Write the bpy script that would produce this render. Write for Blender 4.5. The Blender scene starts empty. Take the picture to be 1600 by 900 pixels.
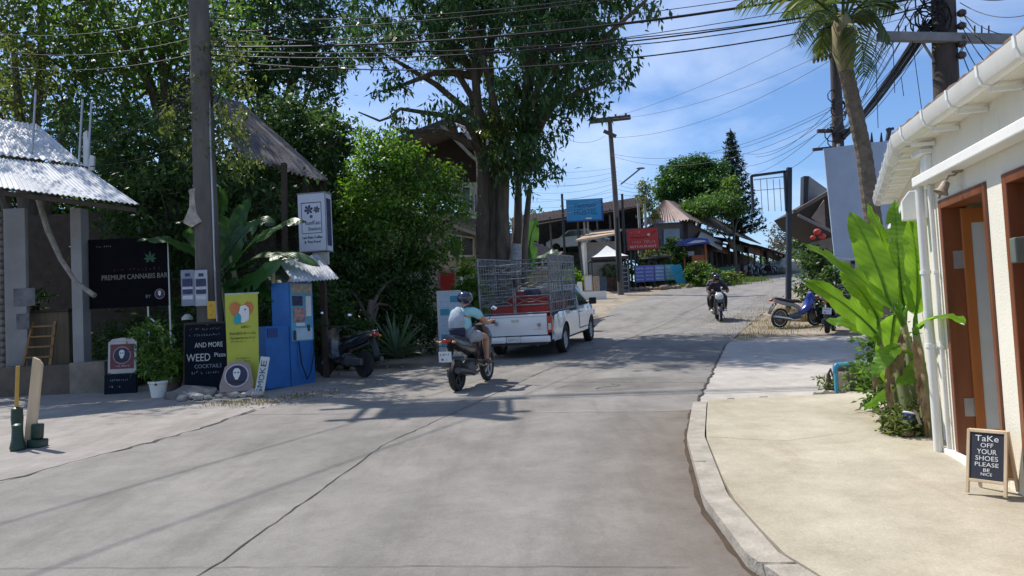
import bpy, bmesh, math, random
import numpy as np
from mathutils import Vector, Matrix
R = math.radians; PI = math.pi
rnd = random.Random(7)
S = bpy.context.scene
COL = S.collection

# ------------------------------------------------------------ camera, world, sun, exposure
F = 1150.; PITCH = R(2.5); ROLL = R(2.8); EYE = 1.6
cam = bpy.data.objects.new('camera', bpy.data.cameras.new('camera'))
COL.objects.link(cam); S.camera = cam
cam.data.sensor_width = 36; cam.data.lens = 36 * F / 1600
cam.data.clip_start = .1; cam.data.clip_end = 2000
cam.matrix_world = Matrix.Translation((0, 0, EYE)) @ Matrix.Rotation(PI / 2 + PITCH, 4, 'X') @ Matrix.Rotation(-ROLL, 4, 'Z')

SUN_EL = R(56); SUN_DIR = Vector((-.765, .645, 0)).normalized()      # horizontal direction towards the sun
w = bpy.data.worlds.new('World'); S.world = w; w.use_nodes = True
wn = w.node_tree.nodes; wl = w.node_tree.links
bg = wn['Background']; bg.inputs['Strength'].default_value = .112
sky = wn.new('ShaderNodeTexSky'); sky.sky_type = 'NISHITA'; sky.sun_disc = False
sky.sun_elevation = SUN_EL; sky.sun_rotation = math.atan2(SUN_DIR.x, SUN_DIR.y)
sky.air_density = 1.0; sky.dust_density = .6; sky.ozone_density = 2.2
tc = wn.new('ShaderNodeTexCoord'); mp = wn.new('ShaderNodeMapping')
mp.inputs['Scale'].default_value = (1.1, 1.1, 3.6); mp.inputs['Location'].default_value = (.35, .2, .1); mp.inputs['Rotation'].default_value = (0, R(8), R(20))
ns = wn.new('ShaderNodeTexNoise'); ns.inputs['Scale'].default_value = 1.9; ns.inputs['Detail'].default_value = 9; ns.inputs['Roughness'].default_value = .55; ns.inputs['Distortion'].default_value = .5
rp = wn.new('ShaderNodeValToRGB'); rp.color_ramp.elements[0].position = .43; rp.color_ramp.elements[1].position = .82
rp.color_ramp.elements[0].color = (.0, .0, .0, 1); rp.color_ramp.elements[1].color = (.7, .7, .7, 1)
mx = wn.new('ShaderNodeMix'); mx.data_type = 'RGBA'; mx.inputs['B'].default_value = (8.4, 9.2, 10.6, 1)
wl.new(tc.outputs['Generated'], mp.inputs['Vector']); wl.new(mp.outputs['Vector'], ns.inputs['Vector'])
wl.new(ns.outputs['Fac'], rp.inputs['Fac']); wl.new(rp.outputs['Color'], mx.inputs['Factor'])
tn = wn.new('ShaderNodeMix'); tn.data_type = 'RGBA'; tn.blend_type = 'MULTIPLY'; tn.inputs['Factor'].default_value = 1; tn.inputs['B'].default_value = (.78, .97, 1.22, 1)
wl.new(sky.outputs['Color'], tn.inputs['A']); wl.new(tn.outputs['Result'], mx.inputs['A']); wl.new(mx.outputs['Result'], bg.inputs['Color'])
sun = bpy.data.objects.new('sun', bpy.data.lights.new('sun', 'SUN')); COL.objects.link(sun)
sun.data.energy = 4.6; sun.data.angle = R(.5); sun.data.color = (1, .945, .87)
sd = Vector((SUN_DIR.x * math.cos(SUN_EL), SUN_DIR.y * math.cos(SUN_EL), math.sin(SUN_EL)))
sun.rotation_euler = sd.to_track_quat('Z', 'Y').to_euler()
S.view_settings.view_transform = 'Standard'; S.view_settings.look = 'None'
S.view_settings.gamma = 1; S.view_settings.exposure = .22; S.view_settings.use_curve_mapping = False
S.cycles.max_bounces = 6; S.cycles.transparent_max_bounces = 8

# ------------------------------------------------------------ ground profile and placing helpers
KY = [-60, 0, 17, 25, 32, 42, 52, 60, 70, 100, 500]; KZ = [-2.5, 0, .72, 1.16, 1.8, 2.9, 3.85, 4.25, 4.4, 4.0, 2.]
def H(y): return float(np.interp(y, KY, KZ))
CM = cam.matrix_world.copy()
def at(px, py, d):
    r = CM.to_3x3() @ Vector(((px - 800) / F, (450 - py) / F, -1)); r *= d / r.y
    return Vector((r.x, r.y, r.z + EYE))
def gnd(px, py):
    for i in range(4000):
        q = at(px, py, 1 + i * .03)
        if q.z < H(q.y): return q
    return q
def gz(x, y, dz=0): return Vector((x, y, H(y) + dz))

# ------------------------------------------------------------ materials
MATS = {}
def M(name, col=(.5, .5, .5), rough=.7, var=.12, scale=4, bump=0, bscale=30, metal=0, coat=0, spec=.5, grime=0, gcol=(.05, .045, .04), alpha=None, stretch=(1, 1, 1)):
    if name in MATS: return MATS[name]
    m = bpy.data.materials.new(name); m.use_nodes = True; MATS[name] = m
    n = m.node_tree.nodes; l = m.node_tree.links; b = n['Principled BSDF']
    b.inputs['Roughness'].default_value = rough; b.inputs['Metallic'].default_value = metal
    b.inputs['Specular IOR Level'].default_value = spec; b.inputs['Coat Weight'].default_value = coat
    t = n.new('ShaderNodeTexCoord'); mpp = n.new('ShaderNodeMapping'); mpp.inputs['Scale'].default_value = stretch
    l.new(t.outputs['Object'], mpp.inputs['Vector'])
    nz = n.new('ShaderNodeTexNoise'); nz.inputs['Scale'].default_value = scale; nz.inputs['Detail'].default_value = 8; nz.inputs['Roughness'].default_value = .65
    l.new(mpp.outputs['Vector'], nz.inputs['Vector'])
    r = n.new('ShaderNodeValToRGB'); e = r.color_ramp.elements
    e[0].position = .3; e[1].position = .72
    e[0].color = tuple(max(0, c * (1 - var * 1.6)) for c in col) + (1,); e[1].color = tuple(min(1, c * (1 + var)) for c in col) + (1,)
    l.new(nz.outputs['Fac'], r.inputs['Fac']); out = r.outputs['Color']
    if grime:
        n2 = n.new('ShaderNodeTexNoise'); n2.inputs['Scale'].default_value = scale * .35; n2.inputs['Detail'].default_value = 10; n2.inputs['Roughness'].default_value = .7
        l.new(mpp.outputs['Vector'], n2.inputs['Vector'])
        r2 = n.new('ShaderNodeValToRGB'); r2.color_ramp.elements[0].position = .5; r2.color_ramp.elements[1].position = .75
        r2.color_ramp.elements[1].color = (grime, grime, grime, 1)
        l.new(n2.outputs['Fac'], r2.inputs['Fac'])
        x = n.new('ShaderNodeMix'); x.data_type = 'RGBA'; x.inputs['B'].default_value = gcol + (1,)
        l.new(r2.outputs['Color'], x.inputs['Factor']); l.new(out, x.inputs['A']); out = x.outputs['Result']
    l.new(out, b.inputs['Base Color'])
    if bump:
        nb = n.new('ShaderNodeTexNoise'); nb.inputs['Scale'].default_value = bscale; nb.inputs['Detail'].default_value = 6
        l.new(mpp.outputs['Vector'], nb.inputs['Vector'])
        bp = n.new('ShaderNodeBump'); bp.inputs['Strength'].default_value = bump; bp.inputs['Distance'].default_value = .02
        l.new(nb.outputs['Fac'], bp.inputs['Height']); l.new(bp.outputs['Normal'], b.inputs['Normal'])
    return m
def glass(name='glass', col=(.02, .025, .03)):
    return M(name, col, .06, 0, spec=.8)
def leafmat(name, c1, c2, c3, trans=.35, rough=.45):
    if name in MATS: return MATS[name]
    m = bpy.data.materials.new(name); m.use_nodes = True; MATS[name] = m
    n = m.node_tree.nodes; l = m.node_tree.links; b = n['Principled BSDF']; o = n['Material Output']
    g = n.new('ShaderNodeNewGeometry'); r = n.new('ShaderNodeValToRGB'); e = r.color_ramp.elements
    e[0].color = c1 + (1,); e[1].color = c3 + (1,); k = e.new(.55); k.color = c2 + (1,)
    l.new(g.outputs['Random Per Island'], r.inputs['Fac'])
    b.inputs['Roughness'].default_value = rough; b.inputs['Specular IOR Level'].default_value = .35
    l.new(r.outputs['Color'], b.inputs['Base Color'])
    tr = n.new('ShaderNodeBsdfTranslucent'); hs = n.new('ShaderNodeHueSaturation'); hs.inputs['Hue'].default_value = .485; hs.inputs['Value'].default_value = 2.0; hs.inputs['Saturation'].default_value = 1.1
    l.new(r.outputs['Color'], hs.inputs['Color']); l.new(hs.outputs['Color'], tr.inputs['Color'])
    ms = n.new('ShaderNodeMixShader'); ms.inputs['Fac'].default_value = trans
    l.new(b.outputs['BSDF'], ms.inputs[1]); l.new(tr.outputs['BSDF'], ms.inputs[2]); l.new(ms.outputs['Shader'], o.inputs['Surface'])
    return m

# ------------------------------------------------------------ objects and meshes
def tag(o, label=None, cat=None, group=None, kind=None):
    if label: o['label'] = label
    if cat: o['category'] = cat
    if group: o['group'] = group
    if kind: o['kind'] = kind
    return o
def thing(name, label, cat, loc=(0, 0, 0), rz=0, group=None, rx=0, ry=0):
    o = bpy.data.objects.new(name, None); COL.objects.link(o); o.empty_display_size = .2
    o.location = loc; o.rotation_euler = (rx, ry, rz)
    return tag(o, label, cat, group)
def link(name, me, parent=None):
    o = bpy.data.objects.new(name, me); COL.objects.link(o)
    if parent: o.parent = parent
    return o
def dup(root, loc, rz=0, label=None, group=None):
    r = root.copy(); COL.objects.link(r); r.location = loc; r.rotation_euler = (root.rotation_euler[0], root.rotation_euler[1], rz)
    if label: r['label'] = label
    if group: r['group'] = group
    for ch in list(root.children):
        c = ch.copy(); COL.objects.link(c); c.parent = r
        for g in list(ch.children):
            q = g.copy(); COL.objects.link(q); q.parent = c
    return r
class MB:
    def __init__(s): s.v = []; s.f = []; s.m = []; s.mi = 0
    def add(s, vs, fs):
        o = len(s.v); s.v += [tuple(v) for v in vs]; s.f += [tuple(i + o for i in f) for f in fs]; s.m += [s.mi] * len(fs); return s
    def box(s, x0, x1, y0, y1, z0, z1, mat=None):
        vs = [(x, y, z) for z in (z0, z1) for y in (y0, y1) for x in (x0, x1)]
        if mat is not None: vs = [mat @ Vector(v) for v in vs]
        return s.add(vs, [(0, 2, 3, 1), (4, 5, 7, 6), (0, 1, 5, 4), (2, 6, 7, 3), (0, 4, 6, 2), (1, 3, 7, 5)])
    def beam(s, a, b, w, h=None, up=(0, 0, 1)):
        a = Vector(a); b = Vector(b); h = h or w; d = (b - a).normalized(); u = Vector(up)
        if abs(d.dot(u)) > .98: u = Vector((0, 1, 0))
        r = d.cross(u).normalized(); u = r.cross(d)
        vs = [p + r * sx * w / 2 + u * sz * h / 2 for p in (a, b) for sx, sz in ((-1, -1), (1, -1), (1, 1), (-1, 1))]
        return s.add(vs, [(3, 2, 1, 0), (4, 5, 6, 7), (0, 1, 5, 4), (1, 2, 6, 5), (2, 3, 7, 6), (3, 0, 4, 7)])
    def tube(s, pts, r, n=8, cap=True):
        pts = [Vector(p) for p in pts]; k = len(pts)
        rs = r if isinstance(r, (list, tuple)) else [r] * k
        vs = []; pu = None
        for i, p in enumerate(pts):
            d = (pts[min(i + 1, k - 1)] - pts[max(i - 1, 0)]).normalized()
            if pu is None:
                u = d.cross(Vector((0, 0, 1)))
                if u.length < .05: u = d.cross(Vector((0, 1, 0)))
            else: u = pu - d * pu.dot(d)
            u.normalize(); pu = u; t = d.cross(u)
            for j in range(n):
                a = 2 * PI * j / n; vs.append(p + (u * math.cos(a) + t * math.sin(a)) * rs[i])
        fs = [(i * n + j, i * n + (j + 1) % n, (i + 1) * n + (j + 1) % n, (i + 1) * n + j) for i in range(k - 1) for j in range(n)]
        if cap: fs += [tuple(range(n))[::-1], tuple((k - 1) * n + j for j in range(n))]
        return s.add(vs, fs)
    def lathe(s, prof, n=20, mat=None, axis='z'):
        vs = []
        for (r, z) in prof:
            for j in range(n):
                a = 2 * PI * j / n
                v = (r * math.cos(a), r * math.sin(a), z) if axis == 'z' else (z, r * math.cos(a), r * math.sin(a))
                vs.append(mat @ Vector(v) if mat is not None else v)
        k = len(prof)
        fs = [(i * n + j, i * n + (j + 1) % n, (i + 1) * n + (j + 1) % n, (i + 1) * n + j) for i in range(k - 1) for j in range(n)]
        fs += [tuple(range(n))[::-1], tuple((k - 1) * n + j for j in range(n))]
        return s.add(vs, fs)
    def ell(s, c, rx, ry, rz, nu=16, nv=10, mat=None):
        vs = []
        for i in range(nv + 1):
            t = PI * i / nv
            for j in range(nu):
                a = 2 * PI * j / nu; v = Vector((rx * math.sin(t) * math.cos(a), ry * math.sin(t) * math.sin(a), rz * math.cos(t)))
                if mat is not None: v = mat @ v
                vs.append(v + Vector(c))
        return s.add(vs, [(i * nu + j, (i + 1) * nu + j, (i + 1) * nu + (j + 1) % nu, i * nu + (j + 1) % nu) for i in range(nv) for j in range(nu)])
    def prism(s, poly, d0, d1, plane='xz', mat=None):
        """polygon in a plane, extruded along the third axis"""
        k = len(poly); vs = []
        for d in (d0, d1):
            for (a, b) in poly:
                v = {'xz': (a, d, b), 'yz': (d, a, b), 'xy': (a, b, d)}[plane]
                vs.append(mat @ Vector(v) if mat is not None else v)
        return s.add(vs, [tuple(range(k)), tuple(range(2 * k - 1, k - 1, -1))] + [(i, i + k, (i + 1) % k + k, (i + 1) % k) for i in range(k)])
    def sweep(s, path, n=12, x0=0, p=2.6):
        """closed section swept in the yz plane: (y, z, half width, half thickness)"""
        vs = []; k = len(path)
        for i, (y, z, a, b) in enumerate(path):
            q0 = path[max(i - 1, 0)]; q1 = path[min(i + 1, k - 1)]
            d = Vector((q1[0] - q0[0], q1[1] - q0[1])).normalized(); t = Vector((-d.y, d.x))
            for j in range(n):
                an = 2 * PI * j / n; c, si = math.cos(an), math.sin(an)
                cx = math.copysign(abs(c) ** (2 / p), c) * a; st = math.copysign(abs(si) ** (2 / p), si) * b
                vs.append((x0 + cx, y + t.x * st, z + t.y * st))
        fs = [(i * n + j, i * n + (j + 1) % n, (i + 1) * n + (j + 1) % n, (i + 1) * n + j) for i in range(k - 1) for j in range(n)]
        fs += [tuple(range(n))[::-1], tuple((k - 1) * n + j for j in range(n))]
        return s.add(vs, fs)
    def sheet(s, A, B, C, D, waves=0, amp=.02, nv=6, th=.012, per=6, sag=0):
        """four corners A B (top edge) C D (bottom edge, C under B); ribs run top to bottom"""
        A, B, C, D = map(Vector, (A, B, C, D)); nu = max(1, waves * per); n = ((B - A).cross(D - A)).normalized()
        vs = []
        for side in (0, 1):
            for j in range(nv + 1):
                v = j / nv
                for i in range(nu + 1):
                    u = i / nu; p = (A.lerp(B, u)).lerp(D.lerp(C, u), v)
                    ww = amp * math.sin(2 * PI * u * waves) if waves else 0
                    vs.append(p + n * (ww - side * th - sag * math.sin(PI * v)))
        N = (nu + 1) * (nv + 1); q = nu + 1; fs = []
        for j in range(nv):
            for i in range(nu):
                a = j * q + i; fs.append((a, a + 1, a + q + 1, a + q)); fs.append((N + a, N + a + q, N + a + q + 1, N + a + 1))
        for i in range(nu):
            fs.append((i, N + i, N + i + 1, i + 1)); a = nv * q + i; fs.append((a, a + 1, N + a + 1, N + a))
        for j in range(nv):
            a = j * q; fs.append((a, a + q, N + a + q, N + a)); a = j * q + nu; fs.append((a, N + a, N + a + q, a + q))
        return s.add(vs, fs)
    def build(s, name, mat, parent=None, smooth=False, bevel=0, seg=2, weld=0):
        me = bpy.data.meshes.new(name); me.from_pydata(s.v, [], s.f)
        for mm in (mat if isinstance(mat, (list, tuple)) else [mat]): me.materials.append(mm)
        if any(s.m): me.polygons.foreach_set('material_index', s.m)
        bm = bmesh.new(); bm.from_mesh(me)
        if weld: bmesh.ops.remove_doubles(bm, verts=bm.verts, dist=weld)
        bmesh.ops.recalc_face_normals(bm, faces=bm.faces)
        if bevel:
            es = [e for e in bm.edges if len(e.link_faces) == 2 and e.calc_face_angle(0) > R(35)]
            bmesh.ops.bevel(bm, geom=es, offset=bevel, segments=seg, profile=.5, affect='EDGES', clamp_overlap=True)
        bm.to_mesh(me); bm.free()
        if smooth:
            me.polygons.foreach_set('use_smooth', [True] * len(me.polygons))
            try: me.set_sharp_from_angle(angle=R(40))
            except Exception: pass
        return link(name, me, parent)
def npmesh(name, V, Fq, mat, parent=None, smooth=False):
    """quads from numpy arrays"""
    me = bpy.data.meshes.new(name); nv = len(V); nf = len(Fq)
    me.vertices.add(nv); me.vertices.foreach_set('co', np.asarray(V, np.float32).ravel())
    me.loops.add(nf * 4); me.loops.foreach_set('vertex_index', np.asarray(Fq, np.int32).ravel())
    me.polygons.add(nf); me.polygons.foreach_set('loop_start', np.arange(0, nf * 4, 4, dtype=np.int32))
    me.update(calc_edges=True); me.validate()
    if smooth: me.polygons.foreach_set('use_smooth', [True] * len(me.polygons))
    me.materials.append(mat); return link(name, me, parent)
def txt(s, size, x, z, y, parent, mat, name='lettering', width=None, ext=.004, align='CENTER', rot=0, mat4=None):
    """flat letters facing local -y"""
    cu = bpy.data.curves.new('t', 'FONT'); cu.body = s; cu.size = size; cu.align_x = align; cu.align_y = 'CENTER'; cu.extrude = ext / 2; cu.resolution_u = 3
    o = bpy.data.objects.new('t', cu); COL.objects.link(o)
    bpy.context.view_layer.update()
    me = bpy.data.meshes.new_from_object(o.evaluated_get(bpy.context.evaluated_depsgraph_get()))
    bpy.data.objects.remove(o); sx = 1
    if width and len(me.vertices):
        xs = [v.co.x for v in me.vertices]; sx = width / max(.001, max(xs) - min(xs))
    T = Matrix.Translation((x, y, z)) @ Matrix.Rotation(rot, 4, 'Y') @ Matrix.Rotation(PI / 2, 4, 'X') @ Matrix.Diagonal((sx, 1, 1, 1))
    if mat4 is not None: T = mat4 @ T
    me.transform(T); me.materials.clear(); me.materials.append(mat); me.name = name
    return link(name, me, parent)
def scribble(mb, x0, x1, z, h, y, n=8, seed=1, mat=None):
    """illegible small print: a row of short strokes"""
    r = random.Random(seed); st = (x1 - x0) / n
    for i in range(n):
        if r.random() < .12: continue
        a = x0 + i * st; wd = st * r.uniform(.5, .8); hh = h * r.uniform(.6, 1)
        for k in range(3):
            u = Vector((a + wd * r.random(), y - .002, z + hh * r.random())); v = Vector((a + wd * r.random(), y - .002, z + hh * r.random()))
            if (u - v).length > hh * .25: mb.beam(u, v, hh * .16, .003, up=(0, 1, 0))

# ------------------------------------------------------------ palette
white = M('white_paint', (.78, .78, .74), .55, .04, 2, bump=.1)
cream = M('cream_wall', (.74, .71, .60), .8, .05, 1.5, bump=.25, bscale=60, grime=.12, gcol=(.45, .42, .35))
wood = M('varnished_wood', (.20, .062, .022), .38, .25, 5, stretch=(1, 1, .15), coat=.2)
wood2 = M('orange_wood', (.42, .135, .03), .35, .2, 5, stretch=(1, 1, .12), coat=.3)
palewood = M('pale_wood', (.62, .47, .30), .6, .15, 8, stretch=(1, 1, .2))
darkwood = M('dark_timber', (.055, .038, .026), .75, .3, 5, bump=.3)
black = M('black_plastic', (.012, .012, .014), .4, .1, 6)
rubber = M('rubber', (.018, .018, .018), .8, .2, 30, bump=.2)
steel = M('galvanised_steel', (.42, .43, .44), .42, .12, 9, metal=.7)
chrome = M('chrome', (.6, .6, .6), .18, .05, metal=1)
dark = M('dark_metal', (.035, .037, .042), .5, .15, 8)
conc = M('concrete', (.36, .34, .31), .9, .18, 4, bump=.5, bscale=40, grime=.4, gcol=(.12, .11, .1))
polec = M('pole_concrete', (.125, .11, .10), .9, .25, 3, bump=.6, bscale=25, grime=.6, gcol=(.06, .055, .05), stretch=(1, 1, .25))
cable = M('cable_black', (.014, .014, .016), .6, .05, spec=.3)
blue = M('blue_paint', (.008, .13, .42), .45, .15, 3, grime=.35, gcol=(.02, .05, .12))
teal = M('teal_paint', (.03, .26, .36), .5, .1, 3)
red = M('red_paint', (.40, .02, .018), .5, .15, 3)
ink = M('ink_black', (.015, .015, .02), .6, .02)
chalk = M('chalk_white', (.72, .72, .70), .9, .1, 40)
paper = M('paper_white', (.66, .67, .68), .7, .05, 10)
bark = M('bark', (.15, .122, .095), .95, .35, 6, bump=1., bscale=18, grime=.5, gcol=(.04, .033, .028), stretch=(1, 1, .25))
for _n, _a in dict(tail_red=((.38, .01, .01), .15, .05), headlamp=((.75, .77, .78), .08, .05), amber_lamp=((.6, .25, .05), .2, .05), mirror_glass=((.75, .8, .85), .05, 0), wheel_silver=((.45, .45, .46), .35, .1), pvc_white=((.72, .71, .66), .4, .06)).items(): M(_n, *_a, metal=1 if _n == 'mirror_glass' else 0, coat=.5)
palebark = M('pale_bark', (.20, .17, .14), .9, .3, 6, bump=.8, bscale=20, stretch=(1, 1, .3))
# ============================================================ THE SETTING
def concrete(name, c1, c2, brush=True, stain=(.10, .085, .07), st=.35):
    m = bpy.data.materials.new(name); m.use_nodes = True; MATS[name] = m
    n = m.node_tree.nodes; l = m.node_tree.links; b = n['Principled BSDF']; b.inputs['Roughness'].default_value = .88; b.inputs['Specular IOR Level'].default_value = .3
    t = n.new('ShaderNodeTexCoord')
    def noise(sc, det=8, ro=.6, stretch=None):
        z = n.new('ShaderNodeTexNoise'); z.inputs['Scale'].default_value = sc; z.inputs['Detail'].default_value = det; z.inputs['Roughness'].default_value = ro
        if stretch:
            q = n.new('ShaderNodeMapping'); q.inputs['Scale'].default_value = stretch; q.inputs['Rotation'].default_value = (0, 0, R(20)); l.new(t.outputs['Object'], q.inputs['Vector']); l.new(q.outputs['Vector'], z.inputs['Vector'])
        else: l.new(t.outputs['Object'], z.inputs['Vector'])
        return z.outputs['Fac']
    def ramp(f, p0, p1, a, bb):
        r = n.new('ShaderNodeValToRGB'); e = r.color_ramp.elements; e[0].position = p0; e[1].position = p1; e[0].color = a + (1,); e[1].color = bb + (1,); l.new(f, r.inputs['Fac']); return r.outputs['Color']
    def mix(f, a, bb, mode='MIX'):
        x = n.new('ShaderNodeMix'); x.data_type = 'RGBA'; x.blend_type = mode
        if isinstance(f, float): x.inputs['Factor'].default_value = f
        else: l.new(f, x.inputs['Factor'])
        for k, v in (('A', a), ('B', bb)):
            if isinstance(v, tuple): x.inputs[k].default_value = v + (1,)
            else: l.new(v, x.inputs[k])
        return x.outputs['Result']
    base = ramp(noise(.55, 8, .6), .3, .7, c1, c2)
    base = mix(ramp(noise(.9, 10, .7, (2.2, .35, 1)), .5, .78, (0, 0, 0), (st, st, st)), base, stain)
    g = ramp(noise(55, 6, .7), .25, .75, (.80, .80, .80), (1.12, 1.12, 1.12)); base = mix(1.0, base, g, 'MULTIPLY')
    g2 = ramp(noise(2.2, 12, .8), .3, .72, (.80, .80, .79), (1.12, 1.12, 1.12)); base = mix(1.0, base, g2, 'MULTIPLY')
    f = noise(70, 5, .7)
    if brush:
        br = noise(14, 3, .6, (1, 26, 1)); br2 = ramp(br, .35, .7, (.88, .88, .88), (1.05, 1.05, 1.05)); base = mix(1.0, base, br2, 'MULTIPLY')
        ad = n.new('ShaderNodeMath'); l.new(f, ad.inputs[0]); l.new(br, ad.inputs[1]); f = ad.outputs[0]
    l.new(base, b.inputs['Base Color'])
    bp = n.new('ShaderNodeBump'); bp.inputs['Strength'].default_value = .45; bp.inputs['Distance'].default_value = .012
    l.new(f, bp.inputs['Height']); l.new(bp.outputs['Normal'], b.inputs['Normal']); return m
road_m = concrete('road_concrete', (.225, .21, .192), (.315, .295, .268), True, (.10, .085, .07), .5)
pave_m = concrete('pavement_screed', (.38, .335, .245), (.51, .465, .37), False, (.30, .21, .13), .75)
drive_m = concrete('driveway_concrete', (.43, .395, .35), (.53, .49, .44), False, (.2, .17, .14), .4)
yard_m = concrete('yard_concrete', (.27, .25, .225), (.37, .34, .31), False, (.14, .12, .1), .55)
dirt_m = concrete('dirt', (.26, .21, .155), (.40, .34, .26), False, (.07, .065, .03), .6)
earth_m = concrete('earth', (.09, .075, .045), (.17, .145, .09), False, (.035, .05, .02), .8)

def ival(tab, y): return float(np.interp(y, [t[0] for t in tab], [t[1] for t in tab]))
def strip(name, L, Rr, y0, y1, dz, mat, thick=0, step=.5, nx=6):
    ys = sorted(set([y0, y1] + [k for k in KY if y0 < k < y1] + [y0 + i * step for i in range(1, int((y1 - y0) / step) + 1) if y0 + i * step < y1]))
    mb = MB(); vs = []
    for y in ys:
        a = L(y); b = Rr(y)
        for i in range(nx + 1): vs.append((a + (b - a) * i / nx, y, H(y) + dz))
    q = nx + 1
    fs = [(j * q + i, j * q + i + 1, (j + 1) * q + i + 1, (j + 1) * q + i) for j in range(len(ys) - 1) for i in range(nx)]
    if thick:
        N = len(vs); vs += [(x, y, z - thick) for x, y, z in vs]; m = len(ys) - 1
        for j in range(m):
            a = j * q; fs.append((a, a + q, N + a + q, N + a)); a = j * q + nx; fs.append((a, N + a, N + a + q, a + q))
        for i in range(nx):
            fs.append((i, N + i, N + i + 1, i + 1)); a = m * q + i; fs.append((a, a + 1, N + a + 1, N + a))
    mb.add(vs, fs); o = mb.build(name, mat); tag(o, kind='structure'); return o
def wob(t, a=.06, f=1.3): return a * (math.sin(t * f * 2.1) + .5 * math.sin(t * f * 5.3 + 1) + .25 * math.sin(t * f * 13.1 + 2))
RL = [(-60, -30), (-10, -8.5), (5, -5.6), (6.9, -4.9), (9.1, -4.1), (13.6, -3.15), (16.4, -1.8), (22, .9), (26, 2.9), (33.5, 4.7), (42.2, 9.2), (55, 19.5), (70, 30), (120, 62)]
RR = [(-60, 14), (-2, 3.6), (0, 2.6), (1.5, 1.95), (3, 1.42), (4.05, 1.2), (5.15, 1.25), (7.1, 1.60), (8.95, 2.11), (12.05, 3.16), (17.55, 5.02), (25.45, 8.33), (39.9, 15.25), (55, 25), (70, 34), (120, 66)]
rl = lambda y: ival(RL, y); rr = lambda y: ival(RR, y)
strip('ground', lambda y: -400, lambda y: 400, -60, 500, 0, earth_m, step=4, nx=20)
strip('road', lambda y: rl(y), lambda y: rr(y), -60, 120, .024, road_m)
strip('yard', lambda y: -22, lambda y: rl(y) + .05 + wob(y, .09, .7), -30, 15.2, .012, yard_m)
strip('dirt_verge', lambda y: -9, lambda y: rl(y) + .15 + wob(y, .12, .9), 15.2, 42, .010, dirt_m)
strip('dirt_verge', lambda y: 1.0, lambda y: rl(y) + .2 + wob(y, .15, .5), 42, 50, .011, dirt_m)
strip('driveway', lambda y: rr(y) + .0, lambda y: 16, 8.6, 18.3, .016, drive_m)
strip('dirt_verge', lambda y: rr(y) - .1 + wob(y, .15, .8), lambda y: 22, 18.3, 45, .013, dirt_m)
kin = lambda y: rr(y) + .17
def slab_end(x): return 9.25 - .02 * x
strip('pavement', lambda y: kin(y) + .012, lambda y: 9, -12, 9.15, .11, pave_m, thick=.16)
strip('kerb', lambda y: rr(y), lambda y: kin(y), -12, 9.1, .105, M('kerb_concrete', (.38, .345, .29), .9, .2, 5, bump=.5, bscale=40, grime=.5, gcol=(.16, .13, .1)), thick=.2, nx=1, step=.15)
# raised bank on which the far car port stands
def bank_h(x, y):
    f = lambda t: max(0, min(1, t)) ** 2 * (3 - 2 * max(0, min(1, t)))
    return 2.5 * f((y - 44.5) / 5.5) * f((9.0 - x) / 5) * f((x + 20) / 6)
mb = MB(); nx = 60; ny = 30; vs = []
for j in range(ny + 1):
    for i in range(nx + 1):
        x = -22 + 34 * i / nx; y = 44 + 30 * j / ny; vs.append((x, y, H(y) + bank_h(x, y) + (.06 * math.sin(x * 3) * math.sin(y * 2.3) if bank_h(x, y) > .1 else -.02)))
mb.add(vs, [(j * (nx + 1) + i, j * (nx + 1) + i + 1, (j + 1) * (nx + 1) + i + 1, (j + 1) * (nx + 1) + i) for j in range(ny) for i in range(nx)])
tag(mb.build('bank', M('grassy_bank', (.10, .10, .045), .95, .5, 2, bump=1, grime=.5, gcol=(.2, .16, .1)), smooth=True), kind='structure')

# joints and cracks, thin dark lines in the concrete
def crack(pts, w, name='road_joint', dz=.029, seed=1, jit=.02, mat=None):
    r = random.Random(seed); P = []
    for a, b in zip(pts, pts[1:]):
        a = Vector(a); b = Vector(b); k = max(2, int((b - a).length / .12))
        for i in range(k): P.append(a.lerp(b, i / k) + Vector((r.uniform(-jit, jit), r.uniform(-jit, jit))))
    P.append(Vector(pts[-1])); mb = MB(); vs = []
    for i, p in enumerate(P):
        d = (P[min(i + 1, len(P) - 1)] - P[max(i - 1, 0)]).normalized(); nn = Vector((-d.y, d.x)); ww = w * r.uniform(.35, 1.2) / 2
        for sgn in (-1, 1):
            q = p + nn * ww * sgn; vs.append((q.x, q.y, H(q.y) + dz))
    mb.add(vs, [(2 * i, 2 * i + 1, 2 * i + 3, 2 * i + 2) for i in range(len(P) - 1)])
    tag(mb.build(name, mat or M('crack_dark', (.055, .05, .045), .95, .3, 20)), kind='structure')
crack([(-2.6, 2.0), (-1.87, 4.45), (-1.43, 7.8), (-.2, 11.6), (.53, 13.95), (2.2, 18), (4.0, 22.5), (7.2, 30), (12, 40)], .015, seed=2, jit=.012)
crack([(rl(10.2) - .1, 10.4), (-1, 9.6), (rr(8.95), 8.9)], .012, seed=3, jit=.01)
crack([(-3, 13.4), (.2, 12.4), (rr(11.3), 11.3)], .014, seed=4, jit=.01)
crack([(rr(9), 9), (3.16, 12.05), (5.0, 17.55)], .035, seed=5, jit=.02)
crack([(-1.0, 18.2), (5.2, 17.5)], .03, seed=6)
crack([(-6.5, 3), (-5.0, 6.7), (-4.75, 7.3), (-4.1, 9.1), (-3.75, 11)], .055, seed=7, jit=.04)
crack([(1.9, 11.2), (1.3, 10.9), (.6, 11.3), (.9, 11.9), (1.8, 12.1), (2.4, 11.8)], .01, seed=8, jit=.05)
crack([(1.2, 11.2), (1.6, 11.5), (1.5, 11.7)], .03, seed=9, jit=.05)
crack([(-4, 4.7), (-.5, 4.3), (.9, 4.1)], .005, seed=10, jit=.01)
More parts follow.
